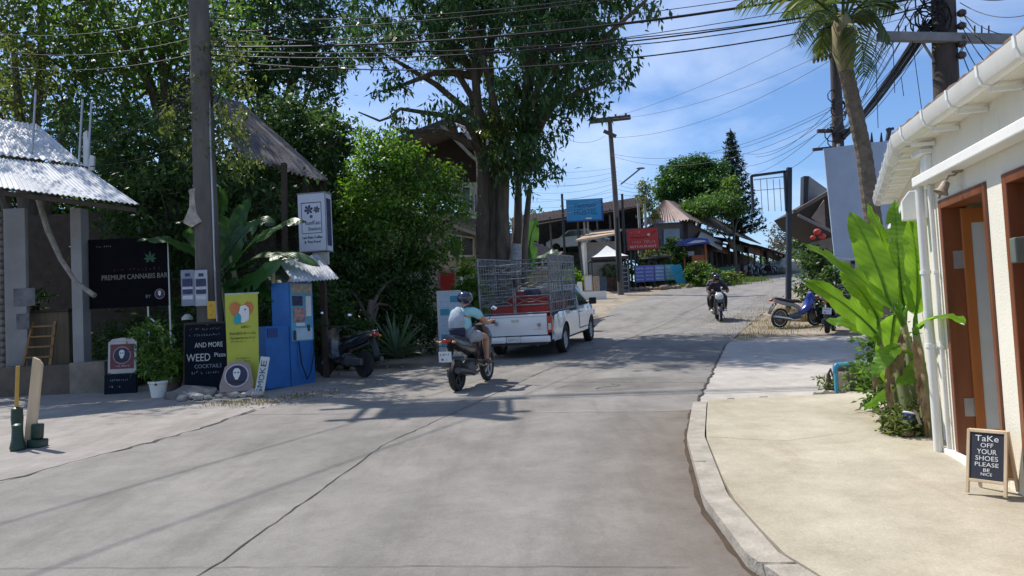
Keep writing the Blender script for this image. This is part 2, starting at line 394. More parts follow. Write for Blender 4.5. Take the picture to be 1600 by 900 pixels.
crack([(-6, 16.5), (1.5, 14.5)], .02, seed=12)
fine = M('stain_brown', (.30, .22, .15), .95, .3, 12)
crack([(1.8, 7.0), (2.4, 6.7), (3.1, 6.9)], .008, 'pavement_crack', .116, 13, .02, M('hairline', (.33, .28, .21), .95, .2, 10))
crack([(1.32, 6.15), (1.52, 6.1)], .014, 'kerb_joint', .111, 14, .002)
crack([(1.2, 3.9), (1.4, 3.88)], .014, 'kerb_joint', .111, 15, .002)
# road side gap along the kerb
crack([(rr(y) - .012, y) for y in np.arange(3, 9.1, .4)], .075, 'kerb_gap', .028, 16, .012, M('gap_dark', (.03, .022, .016), .95, .3, 20))

# dust washed against the kerb
dm = bpy.data.materials.new('kerb_dust'); dm.use_nodes = True; n_ = dm.node_tree.nodes; l_ = dm.node_tree.links
n_['Principled BSDF'].inputs['Base Color'].default_value = (.20, .135, .085, 1); n_['Principled BSDF'].inputs['Roughness'].default_value = .95
g_ = n_.new('ShaderNodeTexCoord'); sp_ = n_.new('ShaderNodeSeparateXYZ'); nz_ = n_.new('ShaderNodeTexNoise'); nz_.inputs['Scale'].default_value = 3.5; nz_.inputs['Detail'].default_value = 9; nz_.inputs['Roughness'].default_value = .7
at_ = n_.new('ShaderNodeAttribute'); at_.attribute_name = 'edge'; mu_ = n_.new('ShaderNodeMath'); mu_.operation = 'MULTIPLY'; mu2 = n_.new('ShaderNodeMath'); mu2.operation = 'MULTIPLY'; mu2.inputs[1].default_value = .8
tr_ = n_.new('ShaderNodeBsdfTransparent'); mxs = n_.new('ShaderNodeMixShader'); l_.new(g_.outputs['Object'], nz_.inputs['Vector']); l_.new(nz_.outputs['Fac'], mu_.inputs[0]); l_.new(at_.outputs['Fac'], mu_.inputs[1]); l_.new(mu_.outputs[0], mu2.inputs[0])
l_.new(mu2.outputs[0], mxs.inputs['Fac']); l_.new(tr_.outputs[0], mxs.inputs[1]); l_.new(n_['Principled BSDF'].outputs[0], mxs.inputs[2]); l_.new(mxs.outputs[0], n_['Material Output'].inputs['Surface'])
ko = strip('kerb_dust', lambda y: rr(y) - 1.1, lambda y: rr(y) - .005, 1, 9, .0285, dm, nx=6, step=.25)
ea = ko.data.attributes.new('edge', 'FLOAT', 'POINT'); ea.data.foreach_set('value', [((i % 7) / 6) ** 1.6 * .75 for i in range(len(ko.data.vertices))])
tm = dm.copy(); tm.name = 'tyre_darkening'; tm.node_tree.nodes['Principled BSDF'].inputs['Base Color'].default_value = (.09, .085, .08, 1)
for off_, wd_ in ((.25, .5), (.48, .55), (.68, .5), (.87, .5)):
    f_ = lambda y, o=off_: rl(y) + (rr(y) - rl(y)) * o
    to = strip('tyre_track', lambda y: f_(y) - wd_ / 2, lambda y: f_(y) + wd_ / 2, 1, 60, .0275, tm, nx=6, step=.5)
    ea = to.data.attributes.new('edge', 'FLOAT', 'POINT'); ea.data.foreach_set('value', [math.sin(PI * (i % 7) / 6) * .17 for i in range(len(to.data.vertices))])
pm = dm.copy(); pm.name = 'rough_patch'; pm.node_tree.nodes['Principled BSDF'].inputs['Base Color'].default_value = (.13, .12, .11, 1)
po = strip('road_patch', lambda y: .5 + wob(y, .2, 2), lambda y: 2.5 + wob(y, .25, 3), 10.9, 12.4, .0282, pm, nx=6, step=.25)
ea = po.data.attributes.new('edge', 'FLOAT', 'POINT'); ea.data.foreach_set('value', [math.sin(PI * (i % 7) / 6) * .6 for i in range(len(po.data.vertices))])
# rocks and rubble
def rock(c, r, seed, flat=.6):
    rg = random.Random(seed); mb = MB(); bm = bmesh.new(); bmesh.ops.create_icosphere(bm, subdivisions=2, radius=r)
    for v in bm.verts:
        v.co *= rg.uniform(.75, 1.15); v.co.z *= flat
    vs = [v.co + Vector(c) for v in bm.verts]; fs = [[v.index for v in f.verts] for f in bm.faces]; bm.free(); mb.add(vs, fs); return mb
rockm = M('rubble_stone', (.20, .18, .16), .95, .3, 7, bump=1, bscale=15)
rubw = M('rubble_pale', (.42, .39, .35), .95, .25, 7, bump=1, bscale=15)
def rocks(pts, label, group, mat, r0=.05, r1=.13, seed=5):
    rg = random.Random(seed)
    for (x, y) in pts:
        r = rg.uniform(r0, r1); o = rock((0, 0, 0), r, rg.random(), .65).build('stone', mat, smooth=False); o.location = gz(x, y, r * .35 + .02)
        tag(o, label, 'stone', group)
# ============================================================ VEGETATION
ngen = np.random.default_rng(11)
def leaves(C, size, aspect=.45, droop=.5, fold=.25, rg=ngen):
    """C: (n,3) leaf bases -> rhombic folded leaves"""
    n = len(C); az = rg.uniform(0, 2 * PI, n); el = rg.normal(-droop, .55, n)
    d = np.stack([np.cos(az) * np.cos(el), np.sin(az) * np.cos(el), np.sin(el)], 1)
    rn = rg.normal(0, 1, (n, 3)); rn[:, 2] = np.abs(rn[:, 2]) * 1.3 + .2
    s = np.cross(d, rn); s /= np.linalg.norm(s, axis=1)[:, None] + 1e-9; u = np.cross(s, d)
    L = size * rg.uniform(.4, 1.45, n)[:, None]; W = L * aspect / 2
    p0 = C; p1 = C + d * L * .42 + s * W + u * W * fold; p2 = C + d * L; p3 = C + d * L * .42 - s * W + u * W * fold
    V = np.stack([p0, p1, p2, p3], 1).reshape(-1, 3); Fq = np.arange(4 * n).reshape(n, 4); return V, Fq
def crown_pts(blobs, ncl, k, cr, rg=ngen, shell=.45):
    vol = np.array([b[3] * b[4] * b[5] for b in blobs]) ** .75; vol = vol / vol.sum(); out = []; cc = []
    for b, f in zip(blobs, vol):
        m = max(2, int(ncl * f)); q = rg.normal(0, 1, (m, 3)); q /= np.linalg.norm(q, axis=1)[:, None]
        q *= (shell + (1 - shell) * rg.uniform(0, 1, m) ** .6)[:, None]
        c = np.array(b[:3]) + q * np.array(b[3:6]); cc.append(c)
    cc = np.concatenate(cc); w = rg.uniform(.55, 1.5, len(cc))
    reps = np.maximum(4, (k * w).astype(int)); idx = np.repeat(np.arange(len(cc)), reps)
    off = rg.normal(0, 1, (len(idx), 3)) * (cr * w[idx] * .55)[:, None]; off[:, 2] *= .7
    return cc, cc[idx] + off
def tree(name, label, cat, base, h, tr, blobs, mat, bmat=bark, ncl=300, k=30, cr=.45, size=.2, aspect=.45, droop=.5, forks=None, group=None, seed=0, lean=(0, 0), twig=60, shell=.45):
    """blobs are world-space ellipsoids (x,y,z,rx,ry,rz)"""
    rg = np.random.default_rng(seed + 100); r = random.Random(seed); base = Vector(base)
    t = thing(name, label, cat, base, 0, group)
    B = [tuple(Vector(b[:3]) - base) + tuple(b[3:]) for b in blobs]
    top = Vector((lean[0], lean[1], h)); mb = MB()
    def wpath(a, b, n, j):
        a = Vector(a); b = Vector(b); return [a.lerp(b, i / n) + Vector((r.uniform(-j, j), r.uniform(-j, j), 0)) * (1 if 0 < i < n else 0) for i in range(n + 1)]
    tp = wpath((0, 0, -.15), top, 6, tr * .5); mb.tube(tp, [tr * (1.25 - .6 * i / 6) if i else tr * 1.6 for i in range(7)], 10)
    limbs = []
    for b in B:
        c = Vector(b[:3]); s = tp[r.choice([3, 4, 5, 6])] if h > 1 else tp[6]
        mid = s.lerp(c, .5) + Vector((r.uniform(-.3, .3), r.uniform(-.3, .3), .1 * (c - s).length)); pts = [s, s.lerp(mid, .5) + Vector((0, 0, .1)), mid, mid.lerp(c, .6), c]
        rr0 = tr * .5; mb.tube(pts, [rr0, rr0 * .8, rr0 * .6, rr0 * .4, rr0 * .18], 7); limbs.append(pts)
    cc, P = crown_pts(B, ncl, k * 1.2, cr * .8, rg, shell)
    for i in rg.choice(len(cc), min(twig, len(cc)), replace=False):
        c = Vector(cc[i]); s = min((q for l in limbs for q in l[2:]), key=lambda q: (q - c).length)
        mb.tube([s, s.lerp(c, .5) + Vector((0, 0, -.08)), c], [tr * .13, tr * .08, tr * .03], 5, False)
    if h > .1: mb.build('trunk', bmat, t, smooth=True)
    V, Fq = leaves(P, size, aspect, droop, rg=rg); npmesh('crown' if h > 1.2 else 'foliage', V, Fq, mat, t)
    return t
L_dark = leafmat('leaf_dark', (.025, .058, .018), (.048, .10, .028), (.085, .15, .04), .38)
L_mid = leafmat('leaf_mid', (.035, .08, .018), (.065, .14, .028), (.13, .21, .045), .42)
L_bright = leafmat('leaf_bright', (.06, .14, .018), (.10, .22, .03), (.16, .28, .05), .45)
L_mango = leafmat('leaf_mango', (.02, .055, .018), (.042, .10, .03), (.085, .15, .055), .34, .35)
L_olive = leafmat('leaf_olive', (.055, .085, .02), (.10, .14, .035), (.17, .20, .06), .45)
L_grey = leafmat('leaf_grey', (.09, .08, .06), (.14, .13, .10), (.2, .18, .14), .3)
L_pine = leafmat('leaf_pine', (.012, .035, .022), (.02, .05, .03), (.035, .07, .04), .15)
def blob(px, py, d, rx, ry=None, rz=None):
    q = at(px, py, d); return (q.x, q.y, q.z, rx, ry or rx, rz or rx * .85)
def quadleaf(mb, P0, P1, P2, wd, nrm, n=22, fold=.25, tear=.3, seed=0, wave=.06):
    """banana leaf: bezier rib with a blade to each side, torn into ribbons at the edge"""
    P0, P1, P2 = map(Vector, (P0, P1, P2)); nrm = Vector(nrm).normalized(); rg = random.Random(seed)
    L = (P1 - P0).length + (P2 - P1).length; rib = []; mb.mi = 0
    for i in range(n + 1):
        t = i / n; rib.append(P0 * (1 - t) ** 2 + P1 * 2 * t * (1 - t) + P2 * t * t)
    for sg in (-1, 1):
        vs = []; off = 0
        for i in range(n + 1):
            t = i / n; d = (rib[min(i + 1, n)] - rib[max(i - 1, 0)]).normalized(); s = d.cross(nrm).normalized() * sg; u = s.cross(d).normalized() * sg
            ww = wd / 2 * (max(0, math.sin(PI * min(1, t * 1.02) ** .8)) ** .45) * (1 if t < 1 else 0) * rg.uniform(.975, 1.02)
            z = wave * wd * math.sin(t * 17 + seed) + rg.uniform(-.01, .01)
            for k, fr in enumerate((0, .5, 1)):
                vs.append(rib[i] + s * ww * fr + u * (fold * ww * fr * (1 - .6 * fr) + z * fr) + Vector((0, 0, -.12 * ww * fr * fr)))
        for i in range(n):
            tr = rg.random() < tear and 2 < i < n - 2
            for k in (0, 1):
                a = 3 * i + k
                if tr and k == 1:
                    continue
                mb.add([vs[a], vs[a + 1], vs[a + 4], vs[a + 3]], [(0, 1, 2, 3)])
    mb.tube([p + Vector(nrm) * -.006 for p in rib], [max(.004, .018 * wd / .4 * (1 - i / n)) for i in range(n + 1)], 5)
def bananamat(name, c, c2, tr=.45):
    m = bpy.data.materials.new(name); m.use_nodes = True; n = m.node_tree.nodes; l = m.node_tree.links; b = n['Principled BSDF']; o = n['Material Output']
    t = n.new('ShaderNodeTexCoord'); z = n.new('ShaderNodeTexNoise'); z.inputs['Scale'].default_value = 3; z.inputs['Detail'].default_value = 6; l.new(t.outputs['Object'], z.inputs['Vector'])
    wv = n.new('ShaderNodeTexWave'); wv.inputs['Scale'].default_value = 9; wv.inputs['Distortion'].default_value = 1.5; wv.bands_direction = 'DIAGONAL'; l.new(t.outputs['Object'], wv.inputs['Vector'])
    r = n.new('ShaderNodeValToRGB'); e = r.color_ramp.elements; e[0].position = .3; e[1].position = .75; e[0].color = c + (1,); e[1].color = c2 + (1,); l.new(z.outputs['Fac'], r.inputs['Fac'])
    x = n.new('ShaderNodeMix'); x.data_type = 'RGBA'; x.blend_type = 'MULTIPLY'; x.inputs['Factor'].default_value = .13; l.new(r.outputs['Color'], x.inputs['A']); l.new(wv.outputs['Color'], x.inputs['B'])
    l.new(x.outputs['Result'], b.inputs['Base Color']); b.inputs['Roughness'].default_value = .35
    q = n.new('ShaderNodeBsdfTranslucent'); hs = n.new('ShaderNodeHueSaturation'); hs.inputs['Value'].default_value = 2.1; hs.inputs['Hue'].default_value = .48; l.new(x.outputs['Result'], hs.inputs['Color']); l.new(hs.outputs['Color'], q.inputs['Color'])
    bp = n.new('ShaderNodeBump'); bp.inputs['Strength'].default_value = .25; bp.inputs['Distance'].default_value = .01; l.new(wv.outputs['Fac'], bp.inputs['Height']); l.new(bp.outputs['Normal'], b.inputs['Normal'])
    ms = n.new('ShaderNodeMixShader'); ms.inputs['Fac'].default_value = tr; l.new(b.outputs['BSDF'], ms.inputs[1]); l.new(q.outputs['BSDF'], ms.inputs[2]); l.new(ms.outputs['Shader'], o.inputs['Surface']); return m
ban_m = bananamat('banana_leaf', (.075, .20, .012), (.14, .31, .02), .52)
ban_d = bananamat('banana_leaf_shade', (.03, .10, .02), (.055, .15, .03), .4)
stem_m = M('banana_stem', (.24, .27, .11), .7, .3, 7, stretch=(1, 1, .15), grime=.85, gcol=(.15, .10, .05))
def banana(name, label, base, stems, leafs, lm, group=None):
    """stems: (foot, top, radius); leafs: (P0,P1,P2,width,normal) in world space"""
    base = Vector(base); t = thing(name, label, 'banana plant', base, 0, group)
    for a, b, r in stems:
        a = Vector(a) - base; b = Vector(b) - base; m = a.lerp(b, .5) + Vector((.02, .02, 0))
        MB().tube([a, m, b], [r * 1.15, r * .9, r * .5], 10).build('stem', stem_m, t, smooth=True)
    for i, (p0, p1, p2, wd, nn) in enumerate(leafs):
        mb = MB(); quadleaf(mb, Vector(p0) - base, Vector(p1) - base, Vector(p2) - base, wd, nn, seed=i, tear=.03 if wd < .45 else .12)
        p = Vector(p0) - base; s_ = min((Vector(b) - base for a, b, r in stems), key=lambda q: (q - p).length); d_ = (Vector(p1) - base - p).normalized()
        if (s_ - p).length > .04: mb.tube([s_ - Vector((0, 0, .05)), s_.lerp(p, .5) + Vector((0, 0, .02)), p, p + d_ * .12], [.028, .02, .014, .008], 7)
        mb.build('leaf', lm, t, smooth=True, weld=.0004)
    return t

# --- the big multi-stemmed roadside tree
tb = gz(-.35, 22.4); t = thing('large_tree', 'huge roadside tree with bundled fluted trunks beyond the white pickup', 'tree', tb)
mb = MB(); r = random.Random(3)
tops = [(752, 235, 22, .30), (772, 215, 22.4, .24), (790, 240, 22.0, .28), (810, 275, 22.2, .20), (828, 290, 22, .15), (745, 120, 22, .16), (735, 150, 22.8, .14)]
for i, (px, py, d, rad) in enumerate(tops):
    a = Vector((-.50 + .24 * i, .25 * math.cos(i * 2.2), -.2)) if i < 5 else Vector((-.2, .1, 2))
    b = at(px, py, d) - tb; m1 = a.lerp(b, .35) + Vector((r.uniform(-.06, .06), 0, 0)); m2 = a.lerp(b, .7) + Vector((r.uniform(-.08, .08), 0, 0))
    m1.x += (-.05, -.02, 0, .02, .05, 0, 0)[i]; ph = [a, a.lerp(m1, .5), m1, m2, b]
    mb.tube(ph, [rad * 1.1, rad * .98, rad * .85, rad * .7, rad * .5], 12)
def limb(a, b, r0, r1, up=.3):
    a = Vector(a); b = Vector(b); m = a.lerp(b, .5) + Vector((0, 0, up)); mb.tube([a, a.lerp(m, .55) + Vector((0, 0, up * .2)), m, b], [r0, r0 * .8, (r0 + r1) / 2, r1], 8)
bl = [(765, 50, 22.5, 2.8, 2.6, 2.0), (880, 90, 19, 2.1, 2.1, 1.7), (930, 60, 18.5, 1.2, 1.4, 1.0), (665, 55, 21, 1.7, 1.8, 1.1), (585, 75, 21, 1.1, 1.4, 1.0), (610, 140, 21, .7, 1, .5),
      (705, 180, 20, .8, 1.1, .55), (620, 205, 21, .8, 1.2, .45), (800, 235, 21, 1.35, 1.4, 1.35), (835, 265, 20, .8, 1.0, .75), (850, 150, 20.5, 1.3, 1.5, 1.1), (845, 205, 20.8, .8, 1, .7), (790, 165, 23.5, 1.2, 1.3, 1.0),
      (942, 130, 18, .4, .6, .5), (720, -110, 20.5, 3.6, 2.4, 2.2), (880, -80, 19.5, 3.4, 2.4, 2.2), (1010, 0, 17, .5, .8, .25), (720, -30, 19, 2.4, 1.8, 1.2), (640, 20, 19.5, 1.8, 1.8, 1.0), (790, -230, 21, 3.6, 2.6, 2.4), (850, -10, 18.8, 2.2, 2.0, 1.3), (920, -60, 20.5, 1.6, 1.8, 1.6), (840, 20, 22, 2.4, 2, 2.0)]
BL = [blob(a, b, c, d, e, f) for a, b, c, d, e, f in bl]
for (px, py, d, rx, ry, rz) in bl:
    a = at(*tops[3 if px > 840 else r.choice((0, 1, 2, 5))][:3]) - tb; c = at(px, py, d) - tb; limb(a, c, .14, .04, .3 if px < 840 else .9)
limb(at(755, 205, 22) - tb, at(625, 170, 20.5) - tb, .11, .05, .15); limb(at(625, 170, 20.5) - tb, at(560, 175, 20.5) - tb, .05, .02, -.3); limb(at(750, 130, 22) - tb, at(690, 90, 21) - tb, .10, .05)
mb.build('trunk', bark, t, smooth=True)
B = [tuple(Vector(b[:3]) - tb) + b[3:] for b in BL]
cc, P = crown_pts(B, 980, 46, .34, np.random.default_rng(5), .25)
V, Fq = leaves(P, .215, .32, .85, rg=np.random.default_rng(6)); npmesh('crown', V, Fq, L_mango, t)
V, Fq = leaves(crown_pts([tuple(at(797, 205, 21.2) - tb) + (.75, .6, 1.5)], 60, 22, .3, np.random.default_rng(8))[1], .22, .34, .9, rg=np.random.default_rng(9)); npmesh('climbing_vine', V, Fq, L_olive, t)
MB().tube([at(806, 432, 21.85) - tb, at(805, 410, 21.8) - tb, at(807, 382, 21.85) - tb], [.16, .19, .15], 12).build('wrapped_cloth', M('dull_cloth', (.35, .36, .38), .9, .3, 12), t)

# --- trees on the left behind the shop
tree('shade_tree', 'leafy tree rising behind the corrugated shop roof, far left', 'tree', gz(-13.5, 20.5), 5, .38,
     [blob(20, 60, 20, 2.6), blob(120, 120, 20, 2.2), blob(-60, 150, 19, 2.5), blob(60, -60, 19, 3.2), blob(60, 160, 21, 2.0), blob(-90, 20, 18, 3)], L_olive, ncl=380, k=26, size=.17, seed=1, cr=.5, aspect=.4)
tree('shade_tree', 'broad green tree between the shop and the near utility pole', 'tree', gz(-10.3, 21.5), 5.5, .4,
     [blob(210, 50, 20, 2.4), blob(150, 0, 19, 2.4), blob(260, 120, 20.5, 1.8), blob(200, 170, 21, 1.8), blob(240, -40, 19, 2.8), blob(320, 60, 19.5, 1.5)], L_mid, ncl=400, k=26, size=.19, seed=2, cr=.5, lean=(.8, 0))
tree('shade_tree', 'tall dark tree behind the grey corrugated house roof', 'tree', gz(-8.0, 25.5), 7, .28,
     [blob(400, 60, 24.5, 2.0, 2, 2.1), blob(470, 40, 24.5, 1.8, 2, 1.9), blob(450, 130, 25, 1.8, 2, 1.7), blob(420, -60, 25, 2.6, 2, 2), blob(500, 105, 24.5, 1.0), blob(350, 20, 24, 1.5), blob(500, 10, 24.5, 1.4), blob(380, 140, 25, 1.4)], L_mango, ncl=440, k=28, size=.22, seed=3, cr=.45, aspect=.4)
tree('shade_tree', 'round dark tree right of the grey corrugated roof', 'tree', gz(-6.4, 21.0), 3.5, .24,
     [blob(480, 235, 20.5, 1.3, 1.5, 1.5), blob(520, 225, 20, .9), blob(525, 300, 20, .9, 1, 1.2), blob(450, 200, 21, 1.2), blob(560, 320, 20.5, .8, 1, 1.3), blob(500, 350, 20, 1.1, 1, 1.2)], L_dark, ncl=360, k=30, size=.17, seed=4, cr=.4)
tree('shade_tree', 'dark tangled tree hanging over the lightbox sign', 'tree', gz(-8.6, 18.0), 2.5, .2,
     [blob(250, 240, 17.5, 1.4), blob(180, 260, 17, 1.3), blob(310, 260, 17, 1.1, 1, 1.5), blob(260, 330, 16.6, 1.3), blob(350, 310, 16.8, 1.0), blob(160, 200, 18, 1.2), blob(420, 320, 17.2, 1.0), blob(230, 400, 16.6, 1.2, 1, 1.1), blob(410, 420, 16.8, .9, .8, 1.1)], L_dark, ncl=520, k=28, size=.15, seed=5, cr=.4)
tree('fruit_tree', 'light green sunlit tree left of the huge roadside tree', 'tree', gz(-3.0, 18.4), 2.2, .12,
     [blob(620, 275, 18.2, .8, .8, .7), blob(645, 310, 18.3, 1.0, .9, .9), blob(575, 330, 18, .6, .7, .9), blob(690, 305, 18.6, .7, .7, .6), blob(610, 370, 18, .9, .9, .8), blob(665, 380, 18.3, .8, .8, .7)], L_mid, ncl=300, k=26, size=.125, seed=6, cr=.33, bmat=palebark, aspect=.5)
ft = [o for o in COL.objects if o.name.startswith('fruit_tree')][-1]; V, Fq = leaves(crown_pts([tuple(Vector(b[:3]) - Vector(ft.location)) + b[3:] for b in (blob(585, 245, 17.9, .5, .6, .6), blob(560, 290, 17.8, .35, .5, .7), blob(610, 262, 17.8, .55, .5, .5), blob(600, 330, 17.6, .4, .3, .5), blob(655, 300, 17.7, .4, .3, .3), blob(572, 222, 18, .25, .3, .4), blob(612, 222, 18, .22, .3, .35), blob(650, 240, 18.2, .3, .3, .3), blob(715, 330, 18.4, .3, .3, .35), blob(712, 385, 18.4, .3, .3, .3), blob(700, 270, 18.6, .25, .3, .25), blob(545, 330, 17.8, .3, .3, .5))], 170, 26, .22, np.random.default_rng(77), .2)[1], .12, .5, .4, rg=np.random.default_rng(78)); npmesh('crown_bright_leaves', V, Fq, L_bright, ft)  # second crown in a brighter leaf colour, mostly upper left and outer edges
tree('fruit_tree', 'darker bushy tree hanging over the spiky agave plant', 'tree', gz(-3.3, 17.2), 1.5, .1,
     [blob(560, 430, 18, .8, .7, .8), blob(600, 450, 18.2, .7, .6, .6), blob(530, 400, 18, .7, .6, .8), blob(640, 420, 18.4, .6, .5, .6), blob(620, 480, 18.2, .7, .5, .5)], L_dark, ncl=260, k=28, size=.13, seed=7, cr=.3)
for i, (px, py, d, rx, lb) in enumerate([(20, 340, 27, 3.6, 'deep green backdrop tree seen over the left end of the shop roof'), (180, 350, 28, 3.6, 'deep green backdrop tree filling the gap left of the near utility pole'), (330, 330, 28, 3.4, 'deep green backdrop tree hidden behind the near utility pole'), (470, 330, 27, 3.4, 'deep green backdrop tree low behind the lightbox sign'), (-140, 200, 24, 5, 'deep green backdrop tree at the far left frame edge')]):
    q = at(px, py, d); tree('forest_tree', lb, 'tree', gz(q.x, q.y), 4, .35, [(q.x, q.y, q.z, rx, 2.5, rx * .8), (q.x, q.y, H(q.y) + 2.0, rx, 2, 2.4)], L_dark, ncl=380, k=26, size=.3, seed=20 + i, cr=.7, group='forest trees behind the shop', twig=20, shell=.2)
# --- undergrowth
def shrub(px, py, d, rx, rz, mat, label, cat='shrub', name='shrub', n=60, size=.12, seed=0, k=22, cr=.22, droop=.2, aspect=.45, group=None):
    q = at(px, py, d); b = gz(q.x, q.y)
    return tree(name, label, cat, b, .25, .04, [(q.x, q.y, b.z + rz * .9, rx, rx * .8, rz)], mat, ncl=n, k=k, cr=cr, size=size, droop=droop, seed=seed, aspect=aspect, group=group, twig=25)
shrub(545, 560, 16.4, .7, .6, L_dark, 'dark low shrub behind the parked black scooter', seed=31, n=90)
shrub(585, 560, 18.4, .8, .75, L_dark, 'dark shrub left of the spiky agave', seed=32, n=110)
shrub(640, 470, 18.8, .9, 1.1, L_dark, 'dark shrub standing behind the spiky agave', seed=33, n=140)
shrub(625, 445, 18.2, .25, .9, L_bright, 'small bright shrub with yellow-green leaves above the agave', seed=34, n=30)
shrub(735, 420, 19.8, .45, 1.3, L_bright, 'bright green shrub rising over the left of the truck cage', seed=35, n=50, size=.18, aspect=.6)
shrub(500, 520, 16.6, .9, 1.1, L_dark, 'dark shrub behind the blue water machine', seed=36, n=130)
shrub(420, 540, 15.6, .8, 1.0, L_dark, 'dark shrub behind the yellow banner', seed=37, n=110)
shrub(300, 540, 15.6, .9, 1.0, L_dark, 'dark shrub behind the chalkboard', seed=38, n=110)
shrub(200, 540, 15.4, .8, .75, L_dark, 'dark shrub under the black bar sign', seed=39, n=90)
shrub(1090, 430, 43.6, .75, .8, L_mid, 'green bush to the right of the leaning blue board', seed=40, n=80, size=.2)
shrub(1110, 430, 43, 1.0, .5, L_mid, 'low green bush below the blue kiosk awning', seed=41, n=70, size=.2)
shrub(1135, 428, 44, .7, .4, L_olive, 'low dusty bush at the kiosk end of the verge', seed=42, n=50, size=.2)
shrub(960, 420, 45, 1.3, .9, L_mid, 'bush behind the white gazebo tent', seed=43, n=70, size=.22)
shrub(1015, 400, 46, 1.4, 1.4, L_olive, 'leafy bush behind the red restaurant sign', seed=44, n=90, size=.22)
shrub(1055, 395, 47, .9, 1.6, L_mid, 'tall leafy bush between the red sign and the blue kiosk', seed=45, n=80, size=.25)
shrub(885, 400, 44.2, 1.3, .7, L_bright, 'grassy bush under the parked white car', seed=46, n=70, size=.22)
shrub(1275, 400, 27, .8, 1.3, L_dark, 'dark bush beside the tall blue-white hoarding', seed=47, n=90, size=.18)
shrub(1300, 440, 22, .6, .9, L_dark, 'dark shrub behind the parked motorcycles', seed=48, n=70, size=.14)
shrub(1295, 600, 9.9, .18, .14, L_olive, 'dry tuft beside the light blue pipe', seed=49, n=20, size=.05, cr=.08)
shrub(1350, 560, 9.5, .30, .22, L_bright, 'low bright weeds growing above the light blue pipe', seed=50, n=40, size=.07, cr=.1)
shrub(1392, 650, 7.9, .30, .62, L_mid, 'tangle of weeds at the foot of the large banana plant', seed=51, n=70, size=.07, cr=.1)
shrub(1425, 690, 6.8, .30, .20, L_olive, 'dry weeds under the banana stems by the downpipe', seed=52, n=60, size=.06, cr=.08)
# distant trees
q = gz(12.2, 56)
tree('round_tree', 'big rounded bright green tree beside the tall conifer', 'tree', gz(14.2, 58), 4, .5, [blob(1075, 275, 57, 1.9, 2.2, 1.4), blob(1095, 295, 56, 1.7, 2.2, 1.3), blob(1050, 295, 56, 1.3, 2, 1.2), blob(1115, 268, 58, .9, 2, .8), blob(1045, 275, 57, 1.0), blob(1085, 260, 57, 1.2, 1.5, .8)], leafmat('leaf_round', (.02, .06, .012), (.035, .10, .018), (.06, .15, .03), .3), ncl=560, k=34, size=.25, cr=.5, seed=60)
tree('feathery_tree', 'feathery olive green tree in front of the conifer', 'tree', gz(16.5, 54), 3, .14, [blob(1115, 318, 53, 1.6, 2, .7), blob(1090, 325, 52, 1.2, 2, .6), blob(1140, 295, 54, .7, 1.3, .8), blob(1148, 325, 54, .6, 1.0, .5)], L_mid, ncl=260, k=24, size=.26, cr=.5, seed=61)
tree('small_tree', 'small grey-green tree between the T pole and the tin-roofed house', 'tree', gz(9.6, 47), 3, .1, [blob(1008, 300, 47, .5, .5, .9), blob(1015, 330, 47, .6, .5, .6)], L_olive, ncl=50, k=18, size=.2, cr=.3, seed=62, twig=10)
tree('bare_tree', 'hazy greyish tree at the end of the road', 'tree', gz(29, 75), 3, .3, [blob(1237, 365, 75, 2.0, 2, 2.0), blob(1225, 385, 75, 1.6, 2, 1.3), blob(1262, 375, 75, 1.4, 2, 1.6)], L_grey, ncl=160, k=14, size=.35, cr=.7, seed=63)
tree('far_tree', 'dark distant tree right of the sign frame post', 'tree', gz(30, 66), 3, .3, [blob(1275, 380, 62, 2.0, 2, 2.0), blob(1250, 410, 66, 1.5, 2, 1)], L_dark, ncl=160, k=22, size=.35, cr=.6, seed=64)
for i, (px, py, d, rx, lb) in enumerate([(1205, 405, 82, 4, 'distant roadside tree past the last shop'), (1150, 400, 85, 5, 'distant tree behind the row of shops')]):
    q = at(px, py, d); tree('far_tree', lb, 'tree', gz(q.x, q.y), 2, .3, [(q.x, q.y, H(q.y) + 1.8, rx, 2, 1.8)], L_mid, ncl=110, k=20, size=.4, cr=.7, seed=65 + i)
for i, (px, py, d, rx) in enumerate([(650, 330, 48, 6), (560, 330, 50, 6), (840, 360, 62, 5)]):
    q = at(px, py, d); tree('forest_tree', ['green backdrop tree behind the brown two-storey house', 'green backdrop tree seen left of the brown two-storey house', 'green tree far beyond the dark car port'][i], 'tree', gz(q.x, q.y), 4, .3, [(q.x, q.y, q.z - 1, rx, 3, rx * .6), (q.x, q.y, H(q.y) + 2, rx, 3, 3)], L_dark, ncl=260, k=24, size=.4, seed=70 + i, cr=.8, twig=10, shell=.2)
# tall conifer in whorls
cb = gz(20.3, 60); ct = at(1141, 200, 60).z - cb.z; t = thing('conifer', 'tall narrow Norfolk pine with tiered branches against the sky', 'tree', cb)
off = at(1152, 380, 60) - cb; MB().tube([(off.x, 0, 0), (off.x, 0, ct)], [.25, .03], 8).build('trunk', bark, t)
PV = []; rg = np.random.default_rng(4); mb = MB()
for i in range(22):
    z = 3.4 + (ct - 3.6) * i / 22; Lb = (2.35 * (1 - i / 22) ** 1.05 + .15)
    for k in range(6):
        a = k * PI / 3 + i * .5; d = np.array([math.cos(a), math.sin(a), .12]); n = int(60 * Lb) + 12
        s = rg.uniform(.1, 1, n)[:, None]; PV.append(np.array([off.x, 0, z]) + d * s * Lb + rg.normal(0, .06, (n, 3)) + np.array([0, 0, 1]) * (.10 * s ** 2 * Lb))
        mb.tube([(off.x, 0, z), (off.x + d[0] * Lb, d[1] * Lb, z + .24 * Lb)], [.03, .012], 4, False)
mb.build('branches', bark, t)
V, Fq = leaves(np.concatenate(PV), .27, .35, -.3, rg=rg); npmesh('crown', V, Fq, L_pine, t)

